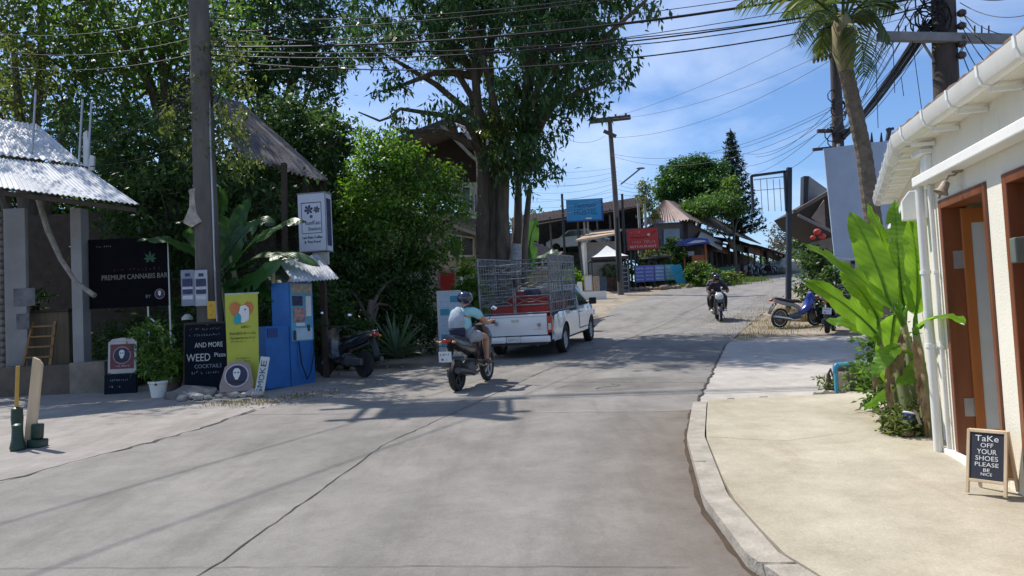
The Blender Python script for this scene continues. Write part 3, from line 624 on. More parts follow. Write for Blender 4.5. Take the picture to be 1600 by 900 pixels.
# --- coconut palm right
pb = gz(at(1362, 330, 12.4).x + .15, 12.4); t = thing('coconut_palm', 'coconut palm with curved ringed trunk in front of the hoarding', 'palm tree', pb)
pts = [pb + Vector((0, 0, -.1)), at(1362, 330, 12.3), at(1350, 240, 12.2), at(1333, 160, 12.1), at(1322, 110, 12.0)]
mb = MB(); PP = []
for a, b in zip(pts, pts[1:]):
    k = max(3, int((b - a).length / .07))
    for i in range(k): PP.append(a.lerp(b, i / k) - pb)
PP.append(pts[-1] - pb); mb.tube(PP, [.165 - .055 * i / len(PP) + (.008 if i % 2 else 0) for i in range(len(PP))], 12); mb.build('trunk', M('palm_bark', (.16, .13, .10), .9, .3, 8, bump=.8), t)
ctop = at(1315, 20, 12) - pb; base = at(1322, 112, 12) - pb
MB().tube([base, base.lerp(ctop, .35), base.lerp(ctop, .8), ctop], [.112, .19, .17, .07], 10).build('crownshaft', M('palm_sheath', (.26, .22, .11), .85, .3, 10, stretch=(1, 1, .2), bump=.5), t, smooth=True)
rg = random.Random(8)
def frond(P0, P1, P2, n=44, Ll=.55, seed=0):
    mb = MB(); P0, P1, P2 = map(Vector, (P0, P1, P2)); rib = []; rq = random.Random(seed)
    for i in range(n + 1):
        s = i / n; rib.append(P0 * (1 - s) ** 2 + P1 * 2 * s * (1 - s) + P2 * s * s)
    mb.tube(rib, [.03 * (1 - .85 * i / n) for i in range(n + 1)], 5)
    for i in range(6, n):
        s = i / n; d = (rib[i + 1] - rib[i]).normalized(); side = d.cross(Vector((0, 0, 1))).normalized(); ll = Ll * (math.sin(PI * min(1, s * .9 + .1)) ** .5) * rq.uniform(.8, 1.1)
        for sg in (-1, 1):
            dr = (side * sg * .75 + d * .55 + Vector((0, 0, -.45 + rq.uniform(-.2, .2)))).normalized(); e = rib[i] + dr * ll + Vector((0, 0, -.18 * ll)); m = rib[i] + dr * ll * .5; wv = d * .022
            mb.add([rib[i] - wv, m - wv, e, m + wv, rib[i] + wv], [(0, 1, 3, 4), (1, 2, 3)])
    return mb
palm_l = leafmat('palm_leaf', (.035, .065, .015), (.065, .105, .025), (.12, .15, .045), .3)
for i, (px, py, d, mx_, my) in enumerate([(1150, 10, 11.5, 1240, -60), (1245, 70, 11, 1270, -20), (1400, 15, 12.5, 1370, -40), (1350, 120, 10.8, 1350, 20), (1420, -60, 13, 1370, -90), (1200, -120, 12.5, 1260, -130), (1280, 90, 12.8, 1290, 0), (1330, -150, 10.8, 1320, -110), (1390, -140, 11.5, 1350, -120), (1225, 30, 13.5, 1270, -60), (1390, 70, 11.6, 1365, -20)]):
    frond(base.lerp(ctop, .75), at(mx_, my, (12 + d) / 2) - pb, at(px, py, d) - pb, seed=i).build('frond', palm_l, t)

# --- large banana plant on the right
bb = gz(3.75, 7.0, .11); UPC = Vector((-.35, -.85, .35))
def lf(a, m, b, wd, nn=None): return (at(*a), at(*m), at(*b), wd, nn or UPC)
banana('banana_plant', 'tall banana plant with big bright leaves beside the white downpipe', bb,
    [(at(1456, 712, 6.6), at(1430, 512, 6.75), .058), (at(1430, 704, 6.75), at(1396, 545, 6.95), .062), (at(1410, 680, 7.0), at(1374, 530, 7.2), .042), (at(1442, 706, 6.9), at(1412, 500, 7.05), .05)],
    [lf((1398, 486, 6.9), (1345, 425, 6.7), (1256, 380, 6.6), .25, (-.3, -.6, .8)), lf((1368, 520, 7.1), (1325, 470, 6.9), (1257, 438, 6.8), .28, (-.4, -.7, .6)), lf((1390, 480, 6.9), (1368, 400, 6.9), (1328, 331, 7), .30, (-.25, -.95, .1)),
     lf((1400, 470, 7.2), (1385, 380, 7.4), (1355, 318, 7.5), .24, (.5, -.8, .1)), lf((1431, 492, 6.8), (1437, 410, 6.8), (1420, 340, 6.9), .27, (.15, -1, .05)), lf((1412, 480, 7.2), (1402, 390, 7.4), (1398, 312, 7.5), .26, (-.6, -.8, .1)),
     lf((1438, 512, 6.25), (1472, 478, 5.8), (1508, 506, 5.35), .15, (-.2, -.6, .8)), lf((1405, 541, 6.8), (1382, 545, 6.7), (1364, 590, 6.7), .17, (-.5, -.6, .5)), lf((1396, 470, 7.0), (1385, 440, 7.1), (1378, 400, 7.3), .22, (.3, -.9, .2)),
     lf((1372, 530, 7.2), (1335, 500, 7.2), (1290, 500, 7.3), .22, (-.2, -.5, .9)), lf((1372, 500, 7.3), (1350, 450, 7.4), (1312, 425, 7.5), .24, (-.2, -.8, .5)), lf((1440, 560, 6.9), (1425, 590, 6.8), (1400, 600, 6.7), .16, (-.2, -.7, .7)),
     lf((1400, 600, 7.0), (1380, 620, 6.9), (1350, 640, 6.8), .10, (-.2, -.6, .8)), lf((1418, 480, 7.1), (1425, 420, 7.2), (1450, 380, 7.2), .18, (.2, -.95, .1)), lf((1398, 490, 7.4), (1390, 530, 7.5), (1386, 600, 7.5), .30, (-.1, -.98, .1)), lf((1385, 440, 7.6), (1372, 390, 7.8), (1368, 335, 7.9), .26, (.1, -.98, .1))], ban_m)
bx_ = [o for o in COL.objects if o.name.startswith('banana_plant')][-1]; b0_ = Vector(bx_.location); dead = M('dead_leaf', (.22, .15, .075), .9, .35, 9, bump=.6, bscale=20)
for i_, (p0, p1, p2, wd) in enumerate([((1398, 560, 6.85), (1385, 585, 6.75), (1392, 640, 6.75), .09), ((1428, 530, 6.65), (1440, 570, 6.6), (1436, 640, 6.6), .08), ((1376, 545, 7.1), (1366, 570, 7.05), (1368, 615, 7.05), .07), ((1412, 520, 6.95), (1404, 540, 6.85), (1408, 590, 6.8), .07), ((1440, 600, 6.6), (1446, 630, 6.55), (1450, 690, 6.55), .06)]):
    mb = MB(); quadleaf(mb, at(*p0) - b0_, at(*p1) - b0_, at(*p2) - b0_, wd, (-.4, -.9, .1), n=16, fold=.9, tear=.1, seed=40 + i_, wave=.3); mb.build('dead_leaf', dead, bx_, smooth=True, weld=.0004)
# --- banana clump around the near left pole
bb = gz(-5.3, 14.6)
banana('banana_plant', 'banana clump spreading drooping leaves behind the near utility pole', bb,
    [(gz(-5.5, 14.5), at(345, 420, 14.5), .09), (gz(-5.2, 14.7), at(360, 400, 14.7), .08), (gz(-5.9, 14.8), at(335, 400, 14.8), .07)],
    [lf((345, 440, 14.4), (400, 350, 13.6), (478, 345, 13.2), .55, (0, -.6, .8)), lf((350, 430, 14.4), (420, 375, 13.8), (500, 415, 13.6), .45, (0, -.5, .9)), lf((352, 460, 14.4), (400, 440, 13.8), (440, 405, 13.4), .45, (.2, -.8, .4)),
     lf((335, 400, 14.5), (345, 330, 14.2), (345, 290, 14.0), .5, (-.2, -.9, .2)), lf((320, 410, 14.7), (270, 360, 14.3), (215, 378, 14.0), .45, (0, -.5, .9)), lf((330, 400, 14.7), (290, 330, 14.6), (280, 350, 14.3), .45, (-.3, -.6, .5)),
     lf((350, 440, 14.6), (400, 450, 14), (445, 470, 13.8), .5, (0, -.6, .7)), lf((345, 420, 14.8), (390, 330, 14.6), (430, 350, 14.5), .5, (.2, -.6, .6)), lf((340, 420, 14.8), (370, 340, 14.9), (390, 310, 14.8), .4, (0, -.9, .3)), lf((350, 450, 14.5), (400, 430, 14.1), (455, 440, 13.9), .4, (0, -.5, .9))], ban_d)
bb = gz(1.3, 25.5)
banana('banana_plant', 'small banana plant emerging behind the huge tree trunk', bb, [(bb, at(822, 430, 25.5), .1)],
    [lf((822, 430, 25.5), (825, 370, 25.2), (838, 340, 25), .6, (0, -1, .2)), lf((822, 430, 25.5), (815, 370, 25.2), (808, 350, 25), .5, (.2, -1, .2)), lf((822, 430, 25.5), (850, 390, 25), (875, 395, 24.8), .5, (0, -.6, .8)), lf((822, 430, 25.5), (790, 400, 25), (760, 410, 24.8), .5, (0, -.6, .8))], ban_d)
# agave
ab = gz(-2.6, 16.15); t = thing('agave', 'large spiky agave rosette at the left road verge', 'plant', ab); rg = random.Random(4); agm = M('agave_leaf', (.09, .15, .08), .5, .25, 6)
for i in range(46):
    a = rg.uniform(0, 2 * PI); e = rg.uniform(R(8), R(78)); L = rg.uniform(.8, 1.15); d = Vector((math.cos(a) * math.cos(e), math.sin(a) * math.cos(e), math.sin(e))); s = d.cross(Vector((0, 0, 1))).normalized(); u = s.cross(d); b0 = Vector((0, 0, .25))
    mb = MB(); vs = []
    for k in range(6):
        tt = k / 5; p = b0 + d * L * tt + Vector((0, 0, -.22 * tt * tt * math.cos(e))); ww = .055 * (1 - tt ** 2.2) + .002
        vs += [p - s * ww + u * .015, p - u * .006, p + s * ww + u * .015]
    mb.add(vs, [(3 * k + j, 3 * k + j + 1, 3 * k + j + 4, 3 * k + j + 3) for k in range(5) for j in (0, 1)]); mb.build('leaf', agm, t, smooth=True)
# grass
def grass(name, pts_fn, n, h, mat, seed, label):
    rg = np.random.default_rng(seed); P = pts_fn(rg, n); n = len(P); az = rg.uniform(0, 2 * PI, n); hh = h * rg.uniform(.4, 1.3, n); ln = rg.uniform(.2, .7, n)
    dx = np.cos(az); dy = np.sin(az); wv = .006 + h * .025; V = np.zeros((n, 4, 3)); V[:, 0] = P + np.stack([-dy * wv, dx * wv, 0 * dx], 1); V[:, 1] = P + np.stack([dy * wv, -dx * wv, 0 * dx], 1)
    V[:, 2] = P + np.stack([dx * hh * ln * .5 + dy * wv * .6, dy * hh * ln * .5 - dx * wv * .6, hh * .6], 1); V[:, 3] = P + np.stack([dx * hh * ln, dy * hh * ln, hh], 1)
    o = npmesh(name, V.reshape(-1, 3), np.arange(4 * n).reshape(n, 4), mat); tag(o, label, 'grass', kind='stuff')
def patch(poly_pts):
    def f(rg, n):
        out = []
        for (x, y, rx, ry, wt) in poly_pts:
            k = int(n * wt); q = rg.normal(0, .5, (k, 2)); X = x + q[:, 0] * rx; Y = y + q[:, 1] * ry; Z = np.interp(Y, KY, KZ) + .01; out.append(np.stack([X, Y, Z], 1))
        return np.concatenate(out)
    return f
Gdry = leafmat('grass_dry', (.16, .13, .06), (.24, .2, .09), (.14, .16, .05), .3); Ggreen = leafmat('grass_green', (.05, .10, .02), (.09, .15, .03), (.14, .18, .05), .35)
grass('grass', patch([(-3.35, 12.1, .7, .5, .4), (-3.9, 11.5, .5, .35, .15), (-2.7, 13.2, .7, .5, .2), (-4.5, 11.7, .7, .4, .25)]), 1300, .045, Gdry, 1, 'thin dry grass fringe along the left road edge')
grass('grass', patch([(8.0, 21.6, 1.5, 1.3, .25), (8.2, 25, 1.4, 2.4, .25), (10.2, 28, 1.5, 2, .2), (12, 32, 1.5, 3, .2), (6.3, 19.8, 1.2, .7, .1)]), 3500, .08, Gdry, 2, 'dry grass on the verge around the sign frame post')
grass('grass', patch([(9.2, 24.4, .4, .4, .5), (9.6, 23.7, .4, .3, .5)]), 1300, .38, Gdry, 3, 'tall straw grass at the foot of the sign frame post')
grass('grass', patch([(11.5, 43.3, 2.3, .7, .6), (14.5, 46, 1.5, 1, .4)]), 3000, .28, Ggreen, 4, 'green verge grass below the blue kiosk')
grass('grass', patch([(4.3, 46.0, 2.0, 1.0, .5), (1, 46, 2.5, 1.0, .5)]), 1500, .5, Ggreen, 6, 'grass on the bank below the car port')
# ============================================================ BUILDINGS
# --- white building on the right: local frame x = outwards from the street (into the house), y = along the facade, away from the camera
def rbmat(name='tile'): return M('roof_tile_brown', (.22, .16, .13), .8, .25, 12, bump=.5)
BA = Vector((3.478, 6.05, H(6.2) + .0)); AZ = R(12)
rb = thing('white_building', 'cream white single-storey building with brown door frames and pvc gutter, at right', 'building', BA, -AZ)
zf = .12
def rbx(name, mat, *boxes, bevel=.006, parent=None):
    mb = MB()
    for b in boxes: mb.box(*b)
    return mb.build(name, mat, parent or rb, bevel=bevel)
# facade pieces: door 1 from y=-.22 to -.98, pier, door 2 from -1.33
D1a, D1b, D2a, D2b, DT = -.22, -1.11, -1.37, -2.25, 2.00
rbx('wall', cream, (0, .18, D1a, 0, -.4, 2.70), (0, .18, D2a, D1b, -.4, 2.70), (0, .18, -6, D2b, -.4, 2.70), (0, .18, D1b, D1a, DT + zf, 2.70), (0, .18, D2b, D2a, DT + zf, 2.70), (0, .18, D1b, D1a, -.4, zf), (0, .18, D2b, D2a, -.4, zf))
rbx('step', white, (-.05, 0, -.95, -.02, -.4, zf + .02), bevel=.01)
rbx('inner_wall', cream, (1.5, 1.6, -6, .3, -.4, 2.70), (.18, 1.5, -1.28, -1.20, -.4, 2.699), (.18, 1.5, .02, .12, -.4, 2.699)); rbx('inner_floor', conc, (.18, 1.5, -6, .2, -.4, zf - .01)); rbx('ceiling', cream, (.18, 1.5, -6, .2, 2.70, 2.74))
for k, (a, b) in enumerate(((D1b, D1a), (D2b, D2a))):
    fr = rbx('door_frame', wood, (-.015, .17, a, a + .05, zf, DT + zf), (-.015, .17, b - .06, b, zf, DT + zf), (-.015, .17, a + .05, b - .06, DT + zf - .07, DT + zf))
    # door leaf, ajar, hinged at the far jamb
    hm = Matrix.Translation((.12, b - .07, 0)) @ Matrix.Rotation(R(86 if k == 0 else 5), 4, 'Z')
    d = MB(); wd = .66
    for bx in ((-.014, .014, -.065, 0, zf, DT + zf - .08), (-.014, .014, -wd, -wd + .11, zf, DT + zf - .08), (-.014, .014, -wd + .11, -.065, zf, zf + .2), (-.014, .014, -wd + .11, -.065, DT + zf - .20, DT + zf - .08)): d.box(*bx, mat=hm)
    dl = d.build('door', wood2 if k == 0 else wood, rb, bevel=.003)
    MB().box(-.008, .008, -wd + .11, -.065, zf + .2, DT + zf - .20, mat=hm).build('panel', M('door_panel_grey', (.55, .56, .55), .5, .06, 3) if k == 0 else wood, dl)
    for hz in (zf + .3, zf + 1.45): MB().box(.05, .13, b - .066, b - .058, hz, hz + .14).build('hinge', steel, dl)
    if k == 1: MB().box(-.03, .04, b - .16, b - .08, zf + 1.42, zf + 1.58).build('latch_box', M('grey_green', (.13, .15, .13), .5), dl, bevel=.01)
# ledge canopy and upper wall
rbx('ledge', white, (-.125, 0, -6, .0, 2.27, 2.35), bevel=.01)
rbx('upper_wall', cream, (.004, .19, -6, .02, 2.70, 2.80), bevel=0)
# second wing, bending away at the corner
Wm = Matrix.Translation((0, .02, 0)) @ Matrix.Rotation(R(-12), 4, 'Z')
mb = MB(); mb.box(.03, .2, 0, 4, -.4, 2.70, mat=Wm); mb.build('wing_wall', cream, rb)
mb = MB(); mb.prism([(-.17, 2.05), (-.17, 2.22), (-.11, 2.30), (.03, 2.30), (.03, 2.05)], .35, .5, mat=Wm); mb.build('corbel', white, rb, bevel=.01)
mb = MB(); mb.box(-.12, .03, .5, 3.4, 2.22, 2.29, mat=Wm); mb.build('wing_ledge', white, rb, bevel=.01)
# column head in the corner
rbx('corner_pilaster', white, (-.05, .0, -.13, .0, 2.362, 2.52), (-.10, .0, -.17, .04, 2.52, 2.56), (-.075, .0, -.15, .02, 2.56, 2.58))
# eaves: soffit, gutter and roof, first along the facade then along the wing
GZ = 2.655; GX = -.18
def gutter(parent, m4, y0, y1):
    g = MB(); prof = [(a * .66, b * .74) for a, b in [(-.10, .10), (-.095, .02), (-.07, -.04), (0, -.065), (.06, -.04), (.085, .02), (.09, .10), (.08, .10), (.07, .02), (0, -.05), (-.06, -.03), (-.08, .02), (-.085, .10)]]
    g.prism([(GX + a, GZ + b) for a, b in prof], y0, y1, mat=m4); o = g.build('gutter', M('pvc_white', (.72, .71, .66), .4, .06, 3, grime=.2, gcol=(.5, .46, .38)), parent, smooth=True)
    for i in range(int((y1 - y0) / .5)):
        y = y0 + .25 + i * .5; MB().prism([(GX + a * 1.14, GZ + b * 1.14 - .002) for a, b in prof], y, y + .03, mat=m4).box(GX, -.005, y, y + .03, GZ - .085, GZ - .06, mat=m4).build('gutter_bracket', white, o)
    return o
I4 = Matrix.Identity(4)
gutter(rb, I4, -5.5, .05); gutter(rb, Wm, .03, 3.9)
s = MB(); s.box(-.17, .1, -5.5, .0, GZ - .03, GZ); s.box(-.17, .1, .01, 3.9, GZ - .031, GZ - .001, mat=Wm); s.build('soffit', cream, rb)
def tiles(m4, y0, y1):
    mb = MB(); rows = 9; n = int((y1 - y0) / .06)
    for j in range(rows):
        x0 = -.215 + j * .24; x1 = x0 + .28; z0 = GZ + .085 + j * .10; vs = []
        for i in range(n + 1):
            y = y0 + (y1 - y0) * i / n; dz = .022 * abs(math.sin(PI * (y) / .22))
            for x, z in ((x0, z0 + .012), (x1, z0 + .13)): vs.append(m4 @ Vector((x, y, z + dz)))
            vs.append(m4 @ Vector((x0, y, z0 - .02 + dz)))
        mb.add(vs, [(3 * i, 3 * i + 1, 3 * i + 4, 3 * i + 3) for i in range(n)] + [(3 * i, 3 * i + 3, 3 * i + 5, 3 * i + 2) for i in range(n)])
    return mb
rf = tiles(I4, -5.5, .12).build('roof', rbmat(), rb); tiles(Wm, .0, 3.7).build('roof', rbmat(), rb)
dp = MB(); dp.tube([(-.075, -.02, -.3), (-.075, -.02, 2.27)], .035, 14); dp.build('downpipe', M('pvc_white'), rb, smooth=True)
dp = MB(); dp.tube([(-.03, -.125, -.3), (-.03, -.125, 2.265)], .015, 10)
dp.build('downpipe', M('pvc_white'), rb, smooth=True)
cl = MB()
for z in (.95, 1.55): cl.tube([(-.075, -.02, z), (-.075, -.02, z + .03)], .042, 14); cl.tube([(-.03, -.125, z), (-.03, -.125, z + .02)], .022, 10)
cl.build('pipe_clamp', white, rb)
# wall lamp under the ledge
q = Matrix.Rotation(-AZ, 4, 'Z') @ Vector((-.03, -.72, 2.27)); lo = BA + q
wlp = thing('wall_lamp', 'small weathered bracket lamp under the ledge above the open door', 'lamp', lo, -AZ)
lm = M('lamp_bronze', (.28, .23, .17), .55, .2, 20)
MB().lathe([(.035, -.012), (.04, -.002), (.02, 0)], 12).build('mount', lm, wlp); MB().tube([(0, 0, -.01), (-.02, .0, -.03), (-.055, .01, -.03), (-.075, .02, -.06), (-.06, .02, -.09)], .008, 8).build('arm', lm, wlp, smooth=True)
MB().lathe([(.015, -.02), (.028, -.03), (.036, -.09), (.055, -.115), (.05, -.115), (.03, -.09), (.01, -.03)], 14, mat=Matrix.Translation((-.06, .02, -.05)) @ Matrix.Rotation(R(28), 4, 'Y')).build('lamp_shade', M('lamp_glass', (.34, .27, .20), .6, .3, 30), wlp, smooth=True)
MB().lathe([(.004, -.16), (.012, -.15), (.008, -.13), (.02, -.115)], 8, mat=Matrix.Translation((-.06, .02, -.05)) @ Matrix.Rotation(R(28), 4, 'Y')).build('finial', lm, wlp)

# --- left bar building
lb = thing('thatch_bar', 'dark open-fronted bar with whitish corrugated roof at the far left', 'building', gz(-9.5, 14.1))
o0 = Vector(lb.location)
roofm = M('old_corrugated', (.60, .61, .62), .6, .12, 1.2, grime=.35, gcol=(.30, .28, .26), stretch=(1, 1, 1))
def L(p): return Vector(p) - o0
E0 = at(-40, 288, 12.6); E1 = at(217, 320, 13.4); T1 = at(133, 263, 14.6); T0 = at(-40, 243, 14.2)
MB().sheet(L(T0), L(T1), L(E1), L(E0), 30, .012).build('lower_roof', roofm, lb, smooth=True)
U1 = at(58, 195, 17); U0 = at(-60, 178, 16.8); V1 = at(130, 257, 14.9); V0 = at(-60, 235, 14.5)
MB().sheet(L(U0), L(U1), L(V1), L(V0), 17, .016).build('upper_roof', roofm, lb, smooth=True)
mb = MB(); mb.beam(L(T0) + Vector((0, .1, -.02)), L(T1) + Vector((0, .1, 0)), .06, .1); mb.beam(L(E0) + Vector((0, .1, -.08)), L(E1) + Vector((-.1, .1, -.08)), .05, .08); mb.build('rafter', darkwood, lb)
zz = 1.16 - o0.z
def lx(px, d=14.3): return at(px, 450, d).x - o0.x
MB().box(lx(-60), lx(106, 14.1), 0, 3, -.5, .57).build('plinth', M('shop_plinth', (.13, .105, .08), .9, .2, 3, bump=.3, grime=.4), lb, bevel=.01)
MB().box(lx(108, 14.1), lx(163, 14.1), -.06, 2.6, -.5, .60).build('plinth_block', M('shop_block', (.24, .205, .16), .9, .2, 3, bump=.4, grime=.4), lb, bevel=.012)
mb = MB(); mb.box(lx(114), lx(131), .15, .42, .57, 3.6); mb.build('pillar', M('pillar_paint', (.27, .27, .265), .8, .1, 2, grime=.45, gcol=(.16, .15, .14)), lb, bevel=.01)
mb = MB(); mb.box(lx(12, 14.6), lx(46, 14.6), .4, .5, .57, 3.7); mb.build('wall_panel', M('pillar_paint'), lb, bevel=.01)
mb = MB(); mb.box(lx(16, 14.4), lx(50, 14.4), .385, .398, 1.75, 2.1); mb.box(lx(20, 14.4), lx(40, 14.4), .385, .398, 1.3, 1.6); mb.build('pinned_sheet', M('notice_grey', (.16, .16, .17), .8, .3, 6), lb)
MB().box(-6, 4.0, 3.0, 3.2, -.5, 4).build('back_wall', darkwood, lb); MB().box(-6, -1.2, .3, .6, 2.95, 3.6).build('shutter_box', dark, lb)
MB().box(lx(50, 15), lx(113, 15), .75, 1.1, .57, 1.62).build('counter', M('counter_board', (.17, .13, .085), .8, .25, 3, stretch=(6, 1, .3)), lb, bevel=.008)
MB().box(lx(45, 15) - .03, lx(116, 15), .68, 1.15, 1.62, 1.67).build('counter_top', darkwood, lb)
pl = [at(60, 312, 13.9), at(75, 360, 13.8), at(95, 405, 13.7), at(118, 440, 13.7), at(148, 462, 13.6)]
MB().tube([L(p) for p in pl], [.05, .055, .045, .04, .05], 8).build('driftwood_brace', M('driftwood', (.27, .24, .20), .9, .25, 8, bump=.5), lb, smooth=True)
mb = MB()
for k in range(22): mb.ell((lx(6, 14.3), .1, .6 + k * .14), .07 + .02 * rnd.random(), .06, .07, 8, 6)
mb.build('stone_post', M('rubble_stone', (.2, .18, .16)), lb)
# trestle stool / ladder shelf on the plinth
sl = thing('step_ladder', 'dark wooden step ladder standing on the bar floor before the counter', 'ladder', o0 + Vector((lx(68, 14.6), .35, .57)))
mb = MB()
for sx in (-.26, .26): mb.beam((sx, -.1, 0), (sx * .85, .15, .85), .05, .05)
mb.build('side_rail', M('ladder_wood', (.25, .14, .05), .7, .2, 5), sl); mb = MB()
for k in range(4): mb.box(-.25, .25, -.1 + .06 * k, -.02 + .06 * k, .15 + .2 * k, .18 + .2 * k)
mb.build('step', M('ladder_wood'), sl)
sp = thing('bar_plant', 'small dark leafy plant on the bar counter', 'plant', o0 + Vector((lx(52, 14.9), .85, 1.67)))
V, Fq = leaves(crown_pts([(0, 0, .2, .25, .2, .25)], 20, 14, .12, np.random.default_rng(2))[1], .12, .4, rg=np.random.default_rng(3)); npmesh('foliage', V, Fq, L_dark, sp)
MB().lathe([(.06, 0), (.09, .14), (.08, .14), (.05, .01)], 12).build('pot', black, sp)
for (px, p1, d, lbl) in ((52, 155, 15.0, 'thin grey pipe mast standing on the corrugated roof, leftmost of three'), (125, 155, 14.7, 'thin grey pipe mast on the roof, middle of three'), (139, 160, 14.7, 'thin grey pipe mast on the roof, rightmost of three')):
    a = at(px - 2, 240 if px < 100 else 262, d); b = at(px + 4, p1 - 15 if px < 100 else p1, d)
    tag(MB().tube([a, b], .022, 8).build('roof_mast', steel, smooth=True), lbl, 'mast', 'pipe masts on the bar roof')
a = at(130, 262, 14.72); tag(MB().prism([(0, 0), (.10, 0), (.16, .25), (.24, .22), (.22, -.06), (.05, -.1)], -.03, .03).prism([(.02, .0), (.12, .0), (.14, .45), (.10, .75), (.03, .7)], -.03, .03).build('torn_cover', M('torn_plastic', (.6, .6, .6), .6, .1, 5)), 'torn white plastic cover between the roof masts', 'cover').location = a

# --- grey corrugated-roof house hidden in the trees
gh = thing('grey_house', 'house under a grey corrugated roof half hidden in dark trees', 'building', gz(-7.2, 19.5)); o1 = Vector(gh.location)
G = lambda *a: at(*a) - o1
rg_m = M('fibre_cement', (.19, .17, .17), .85, .25, 2, grime=.5, gcol=(.10, .085, .08), bump=.3)
MB().sheet(G(318, 138, 18.5), G(362, 160, 18.8), G(497, 282, 17.2), G(375, 245, 16.3), 17, .03, nv=8).build('roof', rg_m, gh, smooth=True)
MB().sheet(G(362, 158, 18.8), G(375, 160, 19.5), G(512, 282, 18.6), G(497, 281, 17.2), 6, .03).build('roof', rg_m, gh, smooth=True)
mb = MB(); P = G(420, 250, 18.6); mb.box(P.x - 1.6, P.x + 1.4, P.y, P.y + .2, -.3, P.z - .5); mb.build('wall', M('old_boards', (.10, .075, .055), .85, .3, 4, stretch=(6, 1, .4)), gh)
mb = MB()
for px in (402, 478): p = G(px, 290, 17.4); mb.beam((p.x, p.y, -.3), (p.x, p.y, p.z + .3), .14)
mb.build('post', darkwood, gh)

# --- brown two-storey house behind the huge tree
bh = thing('brown_house', 'two-storey house with dark timber upper wall and cream ground floor behind the tree', 'building', gz(-2.5, 31)); o2 = Vector(bh.location)
G = lambda *a: at(*a) - o2
def quadbox(mb, pts, th=.25):
    """a wall from four picture-measured corners with real thickness"""
    P = [Vector(p) for p in pts]; n = (P[1] - P[0]).cross(P[3] - P[0]).normalized() * th
    if n.y < 0: n = -n
    return mb.add(P + [p + n for p in P], [(0, 1, 2, 3), (7, 6, 5, 4), (0, 4, 5, 1), (1, 5, 6, 2), (2, 6, 7, 3), (3, 7, 4, 0)])
board = M('dark_boarding', (.085, .062, .05), .85, .3, 5, stretch=(1, 1, 5), bump=.4)
quadbox(MB(), [G(600, 235, 31.0), G(745, 200, 31.0), G(745, 300, 31.0), G(600, 300, 31.0)]).build('upper_wall', board, bh)
quadbox(MB(), [G(716, 285, 30.6), G(795, 285, 31), G(795, 360, 31), G(716, 340, 30.6)]).build('white_wall', white, bh)
quadbox(MB(), [G(600, 330, 30.2), G(722, 336, 30.2), G(722, 520, 30.2), G(600, 520, 30.2)], .3).add([G(722, 340, 30.2), G(876, 402, 30.2), G(876, 520, 30.2), G(722, 520, 30.2), G(722, 340, 30.5), G(876, 402, 30.5), G(876, 520, 30.5), G(722, 520, 30.5)], [(0, 1, 2, 3), (4, 5, 6, 7), (0, 1, 5, 4), (1, 2, 6, 5), (2, 3, 7, 6), (3, 0, 4, 7)]).build('lower_wall', M('cream_render', (.52, .46, .34), .85, .1, 2, grime=.35, gcol=(.25, .22, .17)), bh)
MB().sheet(G(705, 182, 32), G(770, 185, 34), G(790, 300, 30), G(735, 222, 28.6), 0, 0).build('roof', M('roof_underside', (.30, .27, .24), .8, .2, 3), bh)
quadbox(MB(), [G(592, 224, 29), G(706, 181, 29), G(712, 192, 29), G(594, 236, 29)], 4).build('roof', M('roof_edge_brown', (.12, .10, .09), .85, .2, 3), bh)
mb = MB(); mb.beam(G(690, 196, 28.6), G(738, 245, 28.5), .22, .12); mb.beam(G(738, 245, 28.5), G(765, 265, 28.5), .2, .1); mb.build('barge_board', M('barge_pale', (.45, .38, .30), .8, .2, 4), bh)
mb = MB()
for k in range(5): mb.beam(G(712 + k * 12, 200 + k * 10, 28.9), G(716 + k * 12, 195 + k * 10, 31.5), .08, .12)
mb.build('rafter', darkwood, bh)
for (x0, x1, y0, y1) in ((722, 735, 292, 330), (741, 755, 303, 332)):
    w_ = quadbox(MB(), [G(x0, y0, 30.5), G(x1, y0, 30.5), G(x1, y1, 30.5), G(x0, y1, 30.5)], .08).build('window', glass(), bh)
    mb = MB(); C4 = [G(x0, y0, 30.46), G(x1, y0, 30.46), G(x1, y1, 30.46), G(x0, y1, 30.46)]
    for a, b in zip(C4, C4[1:] + C4[:1]): mb.beam(a, b, .05)
    mb.build('window_frame', white, w_)
tilem = M('brown_tiles', (.20, .12, .09), .85, .3, 10, grime=.4, gcol=(.1, .08, .07))
MB().sheet(G(715, 332, 30.4), G(880, 395, 29.4), G(870, 408, 27.6), G(700, 345, 28.6), 22, .03).build('lower_roof', tilem, bh, smooth=True)
mb = MB(); mb.beam(G(700, 347, 28.7), G(872, 411, 27.7), .08, .22); mb.build('fascia', M('fascia_pale', (.5, .46, .40), .7, .1), bh)
for (x0, x1, y0, y1) in ((702, 740, 366, 400), (838, 858, 395, 418)):
    w_ = quadbox(MB(), [G(x0, y0, 30.1), G(x1, y0 + 6, 30.1), G(x1, y1, 30.1), G(x0, y1, 30.1)], .06).build('window', M('window_brown_glass', (.09, .07, .06), .2, .1), bh)
    mb = MB(); C4 = [G(x0, y0, 30.04), G(x1, y0 + 6, 30.04), G(x1, y1, 30.04), G(x0, y1, 30.04)]
    for a, b in zip(C4, C4[1:] + C4[:1]): mb.beam(a, b, .07)
    mb.beam((C4[0] + C4[1]) / 2, (C4[2] + C4[3]) / 2, .05); mb.build('window_frame', white, w_)
quadbox(MB(), [G(590, 405, 27.5), G(735, 425, 27.5), G(735, 520, 27.5), G(590, 520, 27.5)], .2).build('porch_wall', M('pale_fence', (.42, .39, .34), .85, .12, 2, grime=.4), bh)
quadbox(MB(), [G(688, 425, 27.3), G(710, 427, 27.3), G(710, 465, 27.3), G(688, 465, 27.3)], .15).build('door', red, bh)
